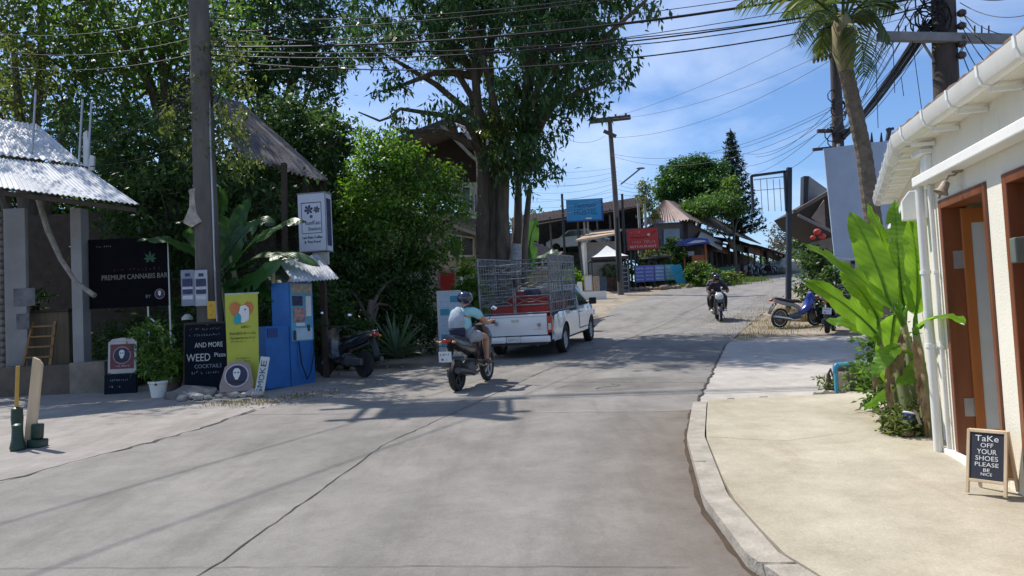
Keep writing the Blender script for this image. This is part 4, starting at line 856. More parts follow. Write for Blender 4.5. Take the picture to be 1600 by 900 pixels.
mb = MB(); mb.tube([G(720, 425, 27.2), G(722, 480, 27.2)], .05); mb.build('drainpipe', white, bh)

# --- dark car port on the bank
cp = thing('car_port', 'long low car port with a dark rusty roof above the bank', 'car port', gz(5, 52, 2.4)); o3 = Vector(cp.location)
G = lambda *a: at(*a) - o3
prt = M('rusty_roof', (.042, .030, .026), .95, .3, 2, bump=.3, grime=.4, spec=.1)
MB().sheet(G(800, 340, 56), G(1010, 306, 58), G(1018, 320, 48), G(800, 358, 46.5), 40, .012).build('roof', prt, cp)
quadbox(MB(), [G(800, 345, 57.5), G(1005, 320, 57.5), G(1005, 405, 57.5), G(800, 400, 57.5)], .2).build('back_wall', M('carport_wall', (.06, .052, .05), .9, .3, 2), cp)
mb = MB()
for px in (826, 862, 905, 935, 955, 1000):
    a = G(px, 390, 48.5); b = G(px - 3, 345 - (px - 826) * .15, 48.5); mb.beam((a.x, a.y, -2.5), b, .12)
mb.build('post', M('post_grey', (.2, .19, .18), .8, .2), cp)
mb = MB(); mb.beam(G(820, 352, 47.5), G(1015, 322, 48.5), .1, .25); mb.build('beam', darkwood, cp)

# --- tan shed by the T pole
sh = thing('tan_shed', 'small shed with a flat tan roof left of the T pole', 'shed', gz(6.0, 45, -.05)); o4 = Vector(sh.location)
G = lambda *a: at(*a) - o4
a = G(912, 400, 45); b = G(968, 400, 45)
MB().box(a.x, b.x, a.y, a.y + 2.4, -.2, G(940, 378, 45).z).build('wall', M('shed_wall', (.33, .30, .28), .9, .15, 2, grime=.4), sh)
MB().sheet(G(930, 362, 48.2), G(972, 360, 48.2), G(965, 367, 44.0), G(899, 378, 44.0), 0, 0, th=.12).build('roof', M('tan_roof', (.50, .36, .25), .85, .1, 2), sh)
MB().beam((a.x + .1, a.y - .02, 0), (a.x + .1, a.y - .02, G(940, 378, 45).z), .18).build('corner_post', white, sh)

# --- hip-roofed house
hh = thing('tin_roof_house', 'house with a faded pinkish corrugated hip roof by the road', 'building', gz(12.5, 50)); o5 = Vector(hh.location)
G = lambda *a: at(*a) - o5
pink = M('pinkish_tin', (.36, .27, .24), .7, .15, 2, grime=.4, gcol=(.2, .13, .1))
MB().sheet(G(1036, 314, 52), G(1042, 314, 52), G(1078, 343, 48), G(1000, 353, 49), 16, .05, per=8).build('roof', pink, hh, smooth=True)
MB().sheet(G(1042, 314, 52), G(1075, 318, 60), G(1190, 382, 62), G(1078, 343, 48), 30, .04).build('roof', M('dark_tin', (.12, .09, .08), .8, .2, 2, grime=.4), hh, smooth=True)
a = G(1018, 350, 50); b = G(1072, 350, 50)
MB().box(a.x, b.x, a.y - .5, a.y + 6, -1, G(1040, 348, 49.5).z).build('wall', M('house_grey', (.30, .31, .31), .8, .12, 2, grime=.3), hh)
quadbox(MB(), [G(1037, 358, 49.2), G(1062, 357, 49.2), G(1062, 380, 49.2), G(1037, 382, 49.2)], .08).build('shutter', M('pale_shutter', (.40, .45, .48), .6, .08), hh)
quadbox(MB(), [G(1075, 346, 49.0), G(1115, 366, 54), G(1115, 425, 54), G(1075, 425, 49)], .2).build('side_wall', board, hh)
mb = MB(); mb.sheet(G(1095, 362, 51), G(1130, 378, 56), G(1128, 392, 53), G(1090, 372, 49), 0, 0); mb.build('side_awning', M('awning_grey', (.35, .33, .31), .8), hh)

# --- row of small shops further up the road: each one its own thing
def shop(px0, px1, d0, d1, top0, top1, bot, label, wallc, roofc, seed):
    r_ = random.Random(seed); b0 = at(px0, bot, d0); t = thing('roadside_shop', label, 'shop', Vector((b0.x, b0.y, H(b0.y))), 0, 'open-fronted shops up the road'); o = Vector(t.location)
    g = lambda *a: at(*a) - o
    A = g(px0, top0, d0); B = g(px1, top1, d1)
    bk = Vector((-1.5, 3.0, 0)); A0 = Vector((A.x, A.y, 0)); B0 = Vector((B.x, B.y, H(d1) - o.z))
    mb = MB(); quadbox(mb, [A + bk, B + bk, B0 + bk, A0 + bk], .15); mb.build('back_wall', wallc, t)
    ov = Vector((.5, -.6, -.25)); MB().sheet(A + bk + Vector((0, 0, .7)), B + bk + Vector((0, 0, .7)), B + ov, A + ov, 14, .03).build('roof', roofc, t)
    for k in range(4):
        u = k / 3; p = A.lerp(B, u); q = A0.lerp(B0, u); MB().beam(q, p, .12).build('post', darkwood, t)
    mb = MB(); mb.beam(A + Vector((0, 0, -.5)), B + Vector((0, 0, -.5)), .08, .5); mb.build('fascia', M('shop_fascia_%d' % (seed % 3), [(.12, .08, .06), (.25, .11, .08), (.08, .09, .07)][seed % 3], .8, .3, 2), t)
    mb = MB(); p0 = A0.lerp(B0, .1) + bk * .3; p1 = A0.lerp(B0, .85) + bk * .3; mb.beam(p0 + Vector((0, 0, .5)), p1 + Vector((0, 0, .5)), .6, 1.0); mb.build('counter', M('counter_%d' % (seed % 3), [(.15, .1, .08), (.08, .13, .11), (.1, .1, .12)][seed % 3], .8, .4, 3), t)
    for k in range(7):
        u = r_.random(); p = A0.lerp(B0, u) + bk * .1; hgt = r_.uniform(.3, .9)
        MB().box(p.x - .15, p.x + .15, p.y - .15, p.y + .15, p.z, p.z + hgt).build('goods', M('goods_%d' % r_.randint(0, 5), [(.35, .05, .04), (.05, .14, .3), (.4, .38, .33), (.1, .25, .1), (.3, .2, .05), (.05, .05, .06)][r_.randint(0, 5)], .7, .3, 3), t, bevel=.03)
    return t
shop(1108, 1136, 53, 56, 375, 382, 425, 'dark timber shop directly behind the blue kiosk awning', darkwood, M('dark_tin'), 1)
shop(1138, 1168, 54.5, 58, 372, 382, 428, 'shaded shop with a long lean-to roof past the green bin', darkwood, M('rusty_roof'), 2)
shop(1168, 1196, 57, 61, 380, 388, 424, 'shop with a reddish fascia near the parked motorbikes', darkwood, M('dark_tin'), 4)
shop(1198, 1224, 60, 66, 388, 398, 424, 'last small shop before the crest of the road', M('far_shop', (.3, .24, .2), .8), M('pinkish_tin'), 6)

# --- blue kiosk
kk = thing('kiosk', 'orange kiosk with a blue rounded awning above the green verge', 'kiosk', gz(13.0, 47.5)); o6 = Vector(kk.location); G = lambda *a: at(*a) - o6
a = G(1070, 420, 47); b = G(1104, 420, 47)
MB().box(b.x - .9, b.x, a.y, a.y + 2, -.6, G(1100, 398, 47).z - .0).build('counter', M('kiosk_orange', (.40, .10, .03), .6, .15), kk)
MB().box(a.x, b.x, a.y + .9, a.y + 2, -.6, G(1090, 382, 47).z).build('back_wall', M('kiosk_dark', (.07, .05, .05), .8, .3), kk)
mb = MB(); mb.beam((a.x, a.y, -.6), (a.x, a.y, G(1080, 382, 47).z), .1); mb.beam((b.x, a.y, -.6), (b.x, a.y, G(1080, 378, 47).z), .12); mb.build('post', M('kiosk_orange'), kk)
p = G(1082, 380, 47); MB().prism([(-1.15, -.18), (-1.0, .12), (-.5, .26), (.3, .28), (.85, .2), (1.0, -.12), (.4, -.1), (-.5, -.2)], -.5, 1.4, mat=Matrix.Translation((p.x, p.y, p.z))).build('awning', M('awning_blue', (.03, .06, .28), .5, .2), kk)
mb = MB(); mb.prism([(-.5, -.06), (0, .12), (.5, .12), (.8, .04), (.3, -.03)], -.52, -.502, mat=Matrix.Translation((p.x, p.y, p.z))); mb.build('awning_print', M('awning_white', (.55, .58, .65), .6), kk)
mb = MB(); mb.box(0, .5, .85, .9, 0, .5); p = G(1080, 400, 47.8); o = MB().box(p.x - .2, p.x + .2, p.y, p.y + .1, p.z - .5, p.z + .3).build('poster', paper, kk)

# --- dark-eaved building on the right beyond the hoarding
de = thing('eaved_building', 'building with a dark gabled eave and grey sign panel left of the hoarding', 'building', gz(12.5, 28)); o7 = Vector(de.location); G = lambda *a: at(*a) - o7
ev = M('eave_brown', (.05, .038, .032), .85, .2); quadbox(MB(), [G(1248, 330, 26.0), G(1300, 300, 26), G(1302, 370, 26), G(1262, 347, 26)], 2.5).build('eave', ev, de); MB().beam(G(1244, 330, 25.8), G(1300, 297, 25.8), .2, .12).beam(G(1244, 330, 25.8), G(1246, 331, 29), .2, .1).build('roof_edge', M('eave_edge', (.16, .13, .11), .8, .2), de)
quadbox(MB(), [G(1268, 340, 25.9), G(1288, 312, 25.9), G(1290, 355, 25.9), G(1274, 345, 25.9)], .08).build('soffit', M('soffit_tan', (.28, .22, .18), .8, .15), de)
quadbox(MB(), [G(1256, 275, 26.5), G(1264, 275, 26.5), G(1262, 318, 26.5), G(1255, 322, 26.5)], .3).build('sign_side', dark, de)
quadbox(MB(), [G(1264, 275, 26.6), G(1292, 295, 27.5), G(1292, 312, 27.5), G(1262, 320, 26.6)], .15).build('sign_panel', M('panel_grey', (.28, .28, .29), .6), de)
quadbox(MB(), [G(1268, 345, 28), G(1300, 350, 28), G(1300, 470, 28), G(1268, 470, 28)], .2).build('wall', M('soffit_tan'), de)
mb = MB(); mb.tube([G(1247, 336, 25.4), G(1275, 350, 25.3), G(1300, 362, 25.2)], .05); mb.build('gutter', M('gutter_grey', (.2, .22, .24), .5), de)

# --- tall hoarding with small white building below
hd = thing('hoarding', 'tall blank bluish-white metal hoarding behind the coconut palm', 'hoarding', gz(11.2, 24)); o8 = Vector(hd.location); G = lambda *a: at(*a) - o8
hm_ = M('hoarding_sheet', (.40, .47, .60), .55, .08, 1.2, grime=.25, gcol=(.30, .34, .42))
quadbox(MB(), [G(1287, 232, 23), G(1392, 219, 22.5), G(1392, 410, 22.5), G(1304, 402, 23)], .12).build('panel', hm_, hd)
quadbox(MB(), [G(1390, 219, 22.5), G(1450, 200, 24), G(1450, 400, 24), G(1390, 410, 22.5)], .12).build('panel', hm_, hd)
quadbox(MB(), [G(1305, 402, 23.2), G(1460, 402, 23.2), G(1460, 520, 23.2), G(1305, 520, 23.2)], .15).build('base_wall', M('base_white', (.55, .57, .58), .7, .08, 1), hd)
quadbox(MB(), [G(1330, 405, 23.05), G(1336, 405, 23.05), G(1336, 420, 23.05), G(1330, 420, 23.05)], .05).build('window', glass(), hd)
MB().beam(G(1300, 403, 22.70), G(1400, 409, 22.4), .08).build('bottom_rail', steel, hd); MB().beam(G(1310, 395, 24), G(1310, 470, 24), .12).build('post', steel, hd); MB().beam(G(1310, 300, 23.3), G(1310, 225, 23.3), .08).build('brace', steel, hd)
# ============================================================ VEHICLES AND PEOPLE
def wheel(parent, x, y, z, r, wd, rimc, tn='tyre', spokes=5, dish=.02, tyre_h=.3, side=1):
    """axle along x"""
    T = Matrix.Translation((x, y, z)); ri = r * (1 - tyre_h)
    wh = MB().lathe([(ri, -wd * .38), (r * .93, -wd / 2), (r, -wd * .36), (r, wd * .36), (r * .93, wd / 2), (ri, wd * .38), (ri * .97, 0)], 36, T, 'x').build('wheel', rubber, parent, smooth=True)
    rm = MB(); w2 = wd * .36
    n = 36; vs = []
    rm.lathe([(ri * 1.005, -w2), (ri * .90, -w2 * .8), (ri * .90, w2 * .8), (ri * 1.005, w2)], 30, T, 'x')
    rm.f = rm.f[:-2]; rm.m = rm.m[:-2]
    rm.lathe([(ri * .18, -w2 * .9), (ri * .22, -w2), (ri * .22, w2), (ri * .18, w2 * .9)], 14, T, 'x')
    for k in range(spokes):
        a = 2 * PI * k / spokes; d = Vector((0, math.cos(a), math.sin(a))); c = Vector((x + side * w2 * .3, y, z)); rm.beam(c + d * ri * .15, c + d * ri * .93, max(.012, ri * .22 if spokes < 8 else .01), w2 * .9 if spokes < 8 else .01, up=(1, 0, 0))
    rm.build('rim', rimc, wh, smooth=False); return wh
def scooter(name, label, cat, loc, rz, body, trim, kind='scooter', lean=0, group=None, plate=None, seatc=None, tail=True):
    t = thing(name, label, cat, loc, rz, group, ry=lean)
    rr_ = .25 if kind == 'scooter' else .285; wb = .63; tw = .10 if kind == 'scooter' else .075; rimc = dark if kind == 'scooter' else M('spoke_chrome', (.5, .45, .4), .3, .1, metal=.8)
    wheel(t, 0, -wb, rr_, rr_, tw, rimc, spokes=5 if kind == 'scooter' else 18, tyre_h=.32 if kind == 'scooter' else .2)
    wheel(t, 0, wb, rr_, rr_, tw * .85, M('wheel_silver', (.45, .45, .46), .35, .1, metal=.6) if kind == 'scooter' else rimc, spokes=5 if kind == 'scooter' else 18, tyre_h=.3 if kind == 'scooter' else .2)
    if kind == 'scooter':
        MB().sweep([(.05, .42, .08, .06), (.02, .56, .14, .12), (-.15, .64, .15, .12), (-.40, .68, .165, .12), (-.65, .74, .14, .10), (-.88, .84, .09, .06), (-.97, .88, .04, .03)]).build('rear_body', body, t, smooth=True)
        MB().sweep([(-.12, .40, .16, .07), (.10, .33, .18, .05), (.32, .36, .17, .05), (.40, .50, .19, .045), (.43, .70, .19, .05), (.42, .92, .14, .05), (.38, 1.0, .08, .03)]).build('leg_shield', body, t, smooth=True)
        MB().sweep([(.45, .55, .06, .05), (.52, .66, .16, .10), (.52, .80, .17, .10), (.46, .92, .13, .08), (.40, .99, .06, .04)]).build('front_cowl', body, t, smooth=True)
    else:
        MB().sweep([(.10, .45, .05, .05), (.0, .58, .07, .06), (-.2, .66, .09, .06), (-.5, .72, .11, .07), (-.78, .80, .09, .06), (-.95, .86, .04, .03)]).build('rear_body', trim, t, smooth=True)
        MB().sweep([(-.05, .36, .06, .06), (.15, .42, .10, .09), (.30, .55, .15, .10), (.38, .72, .17, .07), (.38, .88, .12, .06)]).build('leg_shield', body, t, smooth=True)
        MB().sweep([(.40, .68, .06, .05), (.46, .78, .13, .09), (.45, .92, .14, .09), (.38, 1.0, .08, .05)]).build('front_cowl', body, t, smooth=True)
    MB().sweep([(.08, .72, .09, .03), (-.05, .76, .14, .05), (-.3, .765, .15, .05), (-.5, .80, .14, .05), (-.75, .85, .11, .045), (-.85, .87, .06, .02)]).build('seat', seatc or black, t, smooth=True)
    e = MB(); e.sweep([(-.35, .30, .10, .10), (-.15, .32, .12, .13), (.05, .34, .10, .09)]); e.box(-.15, -.07, -.7, -.25, .22, .36); e.build('engine', M('engine_grey', (.12, .12, .12), .5, .3, 20, metal=.4), t, bevel=.015)
    MB().tube([(.12, .0, .24), (.13, -.25, .22), (.15, -.45, .28), (.16, -.95, .36)], [.02, .03, .055, .05], 12).build('exhaust', M('exhaust_black', (.06, .06, .06), .35, .2, metal=.5) if kind == 'scooter' else chrome, t, smooth=True)
    f = MB()
    for sx in (-1, 1): f.tube([(sx * .065, wb, rr_), (sx * .065, wb - .12, rr_ + .38), (sx * .05, wb - .22, .88)], [.022, .025, .02], 8)
    f.build('front_fork', steel, t, smooth=True)
    MB().sweep([(wb - .22, rr_ + .10, .055, .01), (wb - .17, rr_ + .21, .065, .012), (wb, rr_ + .29, .07, .012), (wb + .16, rr_ + .23, .065, .012), (wb + .24, rr_ + .12, .05, .008)]).build('front_fender', body, t, smooth=True)
    MB().sweep([(-.80, .72, .08, .02), (-.93, .58, .08, .012), (-1.0, .42, .075, .01)]).build('rear_fender', black, t, smooth=True)
    h = MB(); h.tube([(-.35, .22, 1.02), (-.18, .34, 1.02), (0, .40, .97), (.18, .34, 1.02), (.35, .22, 1.02)], .012, 8); h.build('handlebar', dark, t, smooth=True)
    g = MB(); g.tube([(-.36, .21, 1.02), (-.25, .29, 1.02)], .019, 8); g.tube([(.36, .21, 1.02), (.25, .29, 1.02)], .019, 8); g.tube([(.24, .38, 1.02), (.36, .29, 1.0)], .006, 6); g.tube([(-.24, .38, 1.02), (-.36, .29, 1.0)], .006, 6); g.build('grip', black, t)
    for sx in (-1, 1):
        m = MB(); m.tube([(sx * .2, .33, 1.02), (sx * .26, .36, 1.18), (sx * .30, .34, 1.24)], .006, 6); m.ell((sx * .33, .33, 1.26), .065, .018, .04, 12, 8); mo = m.build('mirror', black, t, smooth=True)
        MB().ell((sx * .33, .315, 1.26), .055, .008, .032, 12, 8).build('mirror_glass', M('mirror_glass', (.75, .8, .85), .05, 0, metal=1), mo, smooth=True)
    MB().ell((0, .55 if kind == 'scooter' else .50, .84), .10, .05, .055, 14, 8).build('headlight', M('headlamp', (.75, .77, .78), .08, .05, coat=1), t, smooth=True)
    MB().ell((0, -.95, .82), .075, .05, .04, 12, 8).build('tail_light', M('tail_red', (.35, .01, .01), .15, .05, coat=1), t, smooth=True)
    for sx in (-1, 1): MB().ell((sx * .11, -.92, .80), .035, .04, .022, 10, 6).build('turn_signal', M('amber_lamp', (.6, .25, .05), .2, .05), t, smooth=True)
    if plate is not False:
        pt = MB().box(-.105, .105, -1.035, -1.02, .50, .66).build('number_plate', paper, t)
        mb = MB(); scribble(mb, -.085, .085, .60, .04, -1.036, 4, 3); scribble(mb, -.085, .085, .52, .06, -1.036, 4, 5); mb.build('lettering', ink, pt)
    s = MB(); s.tube([(-.1, -.1, .28), (-.24, -.12, .02)], .012, 6)
    s.build('side_stand' if abs(lean) > .02 else 'foot_stand', dark, t); return t
# ------------------------------------------------- pickup truck
tr_p = (.40, 17.72); TA = R(17.4)
slope = math.atan((H(21) - H(17.8)) / 3.2)
tk = thing('pickup_truck', 'white single-cab pickup with a high steel rack over its bed', 'pickup truck', gz(tr_p[0], tr_p[1], .024), -TA, rx=slope * .9)
wp = M('car_white', (.74, .75, .76), .25, .02, 2, coat=1, grime=.12, gcol=(.45, .43, .4)); W2 = .87
def zbot(y):
    b = .36
    for cy in (0, 3.05):
        if abs(y - cy) < .43: b = max(b, math.sqrt(.43 ** 2 - (y - cy) ** 2) + .31)
    if y < -1.0: b = .40
    return b
def ztop(y):
    if y <= 1.62: return .99
    if y < 2.9: return .99 + .03 * (y - 1.62)
    return 1.03 - .35 * ((y - 2.9) / 1.1) ** 2
def xw(y, v):
    b = W2
    if y > 3.3: b -= .28 * ((y - 3.3) / .72) ** 2
    if y < -.9: b -= .03 * ((-.9 - y) / .25)
    b += .028 * (.5 + .5 * math.cos(PI * min(1, min(abs(y), abs(y - 3.05)) / .75)))     # flared arches
    return b - .05 * (v - .45) ** 2 * 2
ys = sorted(set([round(-1.15 + 5.15 * i / 90, 3) for i in range(91)] + [-.43, .43, 2.62, 3.48, 1.62])); nvv = 12
mb = MB()
for sg in (-1, 1):
    vs = []
    for y in ys:
        for j in range(nvv + 1):
            v = j / nvv; z = zbot(y) + (ztop(y) - zbot(y)) * v; vs.append((sg * xw(y, (z - .36) / .65), y, z))
    q = nvv + 1; mb.add(vs, [(i * q + j, i * q + j + 1, (i + 1) * q + j + 1, (i + 1) * q + j) for i in range(len(ys) - 1) for j in range(nvv)])
    # bed inner wall and rail
vs = []
hy = [y for y in ys if y >= 1.62]
for y in hy:
    for k in range(9):
        a = -1 + 2 * k / 8; hz = ztop(y) + .06 * (1 - a * a) * (1 if y > 2.6 else .3); vs.append((a * xw(y, 1), y, hz))
mb.add(vs, [(i * 9 + j, i * 9 + j + 1, (i + 1) * 9 + j + 1, (i + 1) * 9 + j) for i in range(len(hy) - 1) for j in range(8)])
mb.box(-.6, .6, 3.9, 4.02, .38, .74)
mb.build('body', wp, tk, smooth=True)
mb = MB(); mb.box(-.85, -.77, -1.1, 1.45, .50, 1.0); mb.box(.77, .85, -1.1, 1.45, .50, 1.0); mb.box(-.77, .77, 1.38, 1.45, .5, 1.0); mb.box(-.77, .77, -1.08, 1.38, .50, .55); mb.box(-.8, .8, .05, 4.0, .30, .37); mb.box(-.8, .8, -1.05, .05, .34, .40); mb.build('bed_liner', M('liner_black', (.02, .02, .02), .7, .2), tk, bevel=.01)
tg = MB().box(-.735, .735, -1.17, -1.12, .52, .985).box(-.735, .735, -1.185, -1.17, .93, .97).build('tailgate', wp, tk, bevel=.02, smooth=True)
MB().box(-.09, .09, -1.195, -1.186, .83, .88).build('handle', M('handle_silver', (.5, .5, .52), .3, .05, metal=.5), tg, bevel=.01)
MB().lathe([(.05, 0), (.05, .008)], 20, Matrix.Translation((-.45, -1.178, .80)) @ Matrix.Rotation(PI / 2, 4, 'X')).lathe([(.045, 0), (.045, .008)], 20, Matrix.Translation((.55, -1.178, .74)) @ Matrix.Rotation(PI / 2, 4, 'X')).build('badge', M('badge_grey', (.35, .36, .38), .4, .3, 30), tg)
mb = MB(); scribble(mb, .44, .66, .63, .035, -1.175, 5, 8); mb.build('lettering', red, tg)
bm_ = MB().box(-.80, -.22, -1.27, -1.13, .36, .50).box(.12, .80, -1.27, -1.13, .36, .50).box(-.22, .12, -1.24, -1.13, .36, .50).build('rear_bumper', wp, tk, bevel=.025, smooth=True)
pt = MB().box(-.20, .10, -1.256, -1.242, .375, .49).build('number_plate', paper, bm_); mb = MB(); scribble(mb, -.17, .07, .40, .06, -1.257, 6, 2); mb.build('lettering', ink, pt)
mb = MB(); mb.box(-.70, .70, -1.2, -1.0, .30, .36); mb.build('under_bumper', black, tk)
for sg in (-1, 1):
    l_ = MB().box(sg * .74 if sg > 0 else -.855, .855 if sg > 0 else -.74, -1.20, -1.08, .56, .93).build('tail_light', M('tail_red'), tk, bevel=.012)
    MB().box(sg * .765 if sg > 0 else -.835, .835 if sg > 0 else -.765, -1.209, -1.20, .63, .77).build('reverse_lens', M('lens_clear', (.6, .6, .6), .15), l_)
    MB().box(sg * .74 if sg > 0 else -.84, .84 if sg > 0 else -.74, 3.72, 3.9, .68, .84).build('headlight', M('headlamp'), tk, bevel=.02)
# cab greenhouse
cb_ = [(1.52, .86, 1.0), (1.60, .74, 1.50), (1.78, .69, 1.56), (2.15, .69, 1.57), (2.45, .70, 1.50), (3.02, .80, 1.02)]
mb = MB(); vs = []
rows = [(y, w_, z) for (y, w_, z) in cb_]
for (y, w_, z) in rows: vs += [(-w_, y, z), (w_, y, z)]
mb.add(vs, [(2 * i, 2 * i + 1, 2 * i + 3, 2 * i + 2) for i in range(5)])
mb.box(-.69, .69, 1.66, 2.40, 1.54, 1.585)
mb.build('cab_roof', wp, tk, bevel=.03, smooth=True)
for sg in (-1, 1):
    P = [(sg * .862, 1.54, 1.0), (sg * .755, 1.63, 1.48), (sg * .70, 1.80, 1.56), (sg * .70, 2.40, 1.53), (sg * .83, 2.98, 1.02)]
    mb = MB(); mb.add(P + [(p[0] - sg * .03, p[1], p[2]) for p in P], [(0, 1, 2, 3, 4), (9, 8, 7, 6, 5)]); mb.build('cab_side', wp, tk)
    Q = [(sg * .862, 1.66, 1.03), (sg * .765, 1.76, 1.46), (sg * .735, 1.85, 1.50), (sg * .735, 2.36, 1.48), (sg * .855, 2.86, 1.04)]
    mb = MB(); mb.add(Q + [(p[0] - sg * .012, p[1], p[2]) for p in Q], [(0, 1, 2, 3, 4), (9, 8, 7, 6, 5)] + [(i, (i + 1) % 5, (i + 1) % 5 + 5, i + 5) for i in range(5)]); mb.build('side_window', glass(), tk)
    d_ = MB(); 
    for yy in (1.56, 2.72): d_.box(sg * .872 if sg > 0 else -.880, .880 if sg > 0 else -.872, yy, yy + .014, .46, .985)
    d_.box(sg * .874 if sg > 0 else -.882, .882 if sg > 0 else -.874, 1.56, 2.73, .455, .468); d_.build('door_gap', M('gap_black', (.03, .03, .03), .8), tk)
    MB().box(sg * .875 if sg > 0 else -.905, .905 if sg > 0 else -.875, 1.68, 1.84, .86, .90).build('door_handle', M('handle_silver'), tk, bevel=.01)
    m_ = MB(); m_.beam((sg * .84, 2.70, 1.06), (sg * .95, 2.70, 1.09), .04); m_.box(sg * .93 if sg > 0 else -1.12, 1.12 if sg > 0 else -.93, 2.64, 2.74, 1.02, 1.20); m_.build('side_mirror', black, tk, bevel=.02)
mb = MB(); mb.add([(-.78, 1.525, 1.03), (.78, 1.525, 1.03), (.68, 1.588, 1.46), (-.68, 1.588, 1.46)], [(0, 1, 2, 3)]); mb.build('rear_window', glass(), tk)
mb = MB(); mb.add([(-.74, 2.99, 1.06), (.74, 2.99, 1.06), (.66, 2.50, 1.49), (-.66, 2.50, 1.49)], [(0, 1, 2, 3)]); mb.build('windscreen', glass(), tk)
tyl = M('wheel_silver', (.45, .45, .46), .35, .1, metal=.6)
for x in (-.78, .78):
    for y in (0, 3.05): wheel(tk, x, y, .315, .315, .20, tyl, spokes=6, tyre_h=.36, side=1 if x > 0 else -1)
for x in (-.3, .5): MB().tube([(x, -1.2, .30), (x, -.5, .32)], .035, 10).build('exhaust_pipe', dark, tk)
# steel rack with scroll work
CT = 2.30; cg = M('rack_steel', (.24, .25, .255), .45, .35, 10, metal=.5)
mb = MB(); x0, x1, y0, y1 = -.83, .83, -1.13, 1.42
for x in (x0, x1):
    for y in (y0, .10, y1): mb.tube([(x, y, .98), (x, y, CT)], .022, 8)
    for z in (1.02, 1.22, 1.46, 1.70, 1.94, 2.14, CT): mb.tube([(x, y0, z), (x, y1, z)], .015, 6)
    for k in range(1, 14):
        y = y0 + (y1 - y0) * k / 14; mb.tube([(x, y, .98), (x, y, CT)], .011, 6)
    for k in range(7):                                                   # rings between the uprights
        yc = y0 + (y1 - y0) * (k + .5) / 7
        for zc in (1.34, 1.82, 2.22): mb.tube([(x, yc + .10 * math.cos(a), zc + .075 * math.sin(a)) for a in np.linspace(0, 2 * PI, 13)], .008, 5)
mb.build('side_rack', cg, tk, smooth=True)
mb = MB()
for z in (1.02, 1.20, 1.40, 1.55, 1.80, 1.95, 2.12): mb.tube([(x0, y0, z), (x1, y0, z)], .015, 6)
for x in (x0, -.02, .02, x1): mb.tube([(x, y0, 1.0), (x, y0, 1.6 if abs(x) < .5 else CT)], .018, 6)
for zc in (1.30, 1.66, 2.0):
    for sg in (-1, 1):
        for s2 in (-1, 1): mb.tube([(sg * (.04 + .76 * u), y0 - .01, zc + s2 * (.07 - .09 * math.sin(PI * u) * (1 if u < .6 else .8) + .02 * math.cos(8 * u))) for u in np.linspace(0, 1, 15)], .009, 5)
mb.tube([(x0, y0, 1.0), (x0, y0, CT)], .03)
for k in range(5): mb.tube([(x0 + .12 * k, y1 - .01, 1.7), (x0 + .12 * k, y1 - .01, CT)], .012, 6)
mb.build('tail_rack', cg, tk, smooth=True)
mb = MB()
for z in (1.20, 1.45, 1.68, 1.9, 2.1, CT): mb.tube([(x0, y1, z), (x1, y1, z)], .013, 6)
for k in range(9): x = x0 + (x1 - x0) * k / 8; mb.tube([(x, y1, .98), (x, y1, CT)], .011, 6)
mb.build('front_rack', cg, tk, smooth=True)
mb = MB()
mb.tube([(x0, y1, CT), (x1, y1, CT)], .018, 6)
mb.build('top_bar', cg, tk)
# cargo
def on_truck(p): return tk.matrix_world @ Vector(p)
bpy.context.view_layer.update()
def crate(lx_, ly, lz, sx, sy, sz, mat, label, name='crate', cat='crate', grp=None):
    t = thing(name, label, cat, on_truck((lx_, ly, lz)), -TA, grp); mb = MB(); w3 = .025
    for b in ((-sx, -sx + w3, -sy, sy, 0, sz), (sx - w3, sx, -sy, sy, 0, sz), (-sx + w3, sx - w3, -sy, -sy + w3, 0, sz), (-sx + w3, sx - w3, sy - w3, sy, 0, sz), (-sx + w3, sx - w3, -sy + w3, sy - w3, 0, .03)): mb.box(*b)
    mb.build('shell', mat, t, bevel=.008); mb = MB()
    for z in (sz * .45, sz - .03): mb.box(-sx - .015, sx + .015, -sy - .015, -sy, z, z + .03); mb.box(-sx - .015, sx + .015, sy, sy + .015, z, z + .03); mb.box(sx, sx + .015, -sy, sy, z, z + .03); mb.box(-sx - .015, -sx, -sy, sy, z, z + .03)
    mb.build('rim', mat, t, bevel=.004); return t
crate(.02, -.62, .56, .66, .36, .62, red, 'large red crate standing nearest the pickup tailgate')
crate(.25, -.62, 1.19, .46, .32, .19, M('crate_red_dull', (.30, .022, .02), .5, .2), 'smaller red crate stacked on the large red one')
crate(.3, .45, .56, .40, .5, .72, red, 'red crate by the right side of the truck bed behind the cab')
for k, (x, y, z, s_, c, lb_) in enumerate([(-.35, .35, .56, .36, (.03, .035, .08), 'dark blue sack lying in the left of the truck bed'), (.1, .9, .95, .34, (.25, .25, .26), 'grey bundle piled behind the pickup cab'), (-.3, .8, 1.0, .32, (.05, .055, .09), 'navy bundle piled left behind the pickup cab'), (.38, .35, 1.30, .28, (.42, .40, .36), 'pale sack on top of the red crate by the side rack'), (-.25, .1, 1.15, .27, (.28, .03, .03), 'dull red sack lying on the dark sacks'), (.05, .2, 1.25, .26, (.07, .07, .1), 'dark sack lying at the middle of the load')]):
    m = rock((0, 0, 0), s_, k + 40, .75).build('sack', M('sack_%d' % k, c, .85, .25, 6, bump=.6, bscale=8), smooth=True)
    sm = m.modifiers.new('s', 'SUBSURF'); sm.levels = 1; sm.render_levels = 1; m.location = on_truck((x, y, z + s_ * .6)); tag(m, lb_, 'sack')

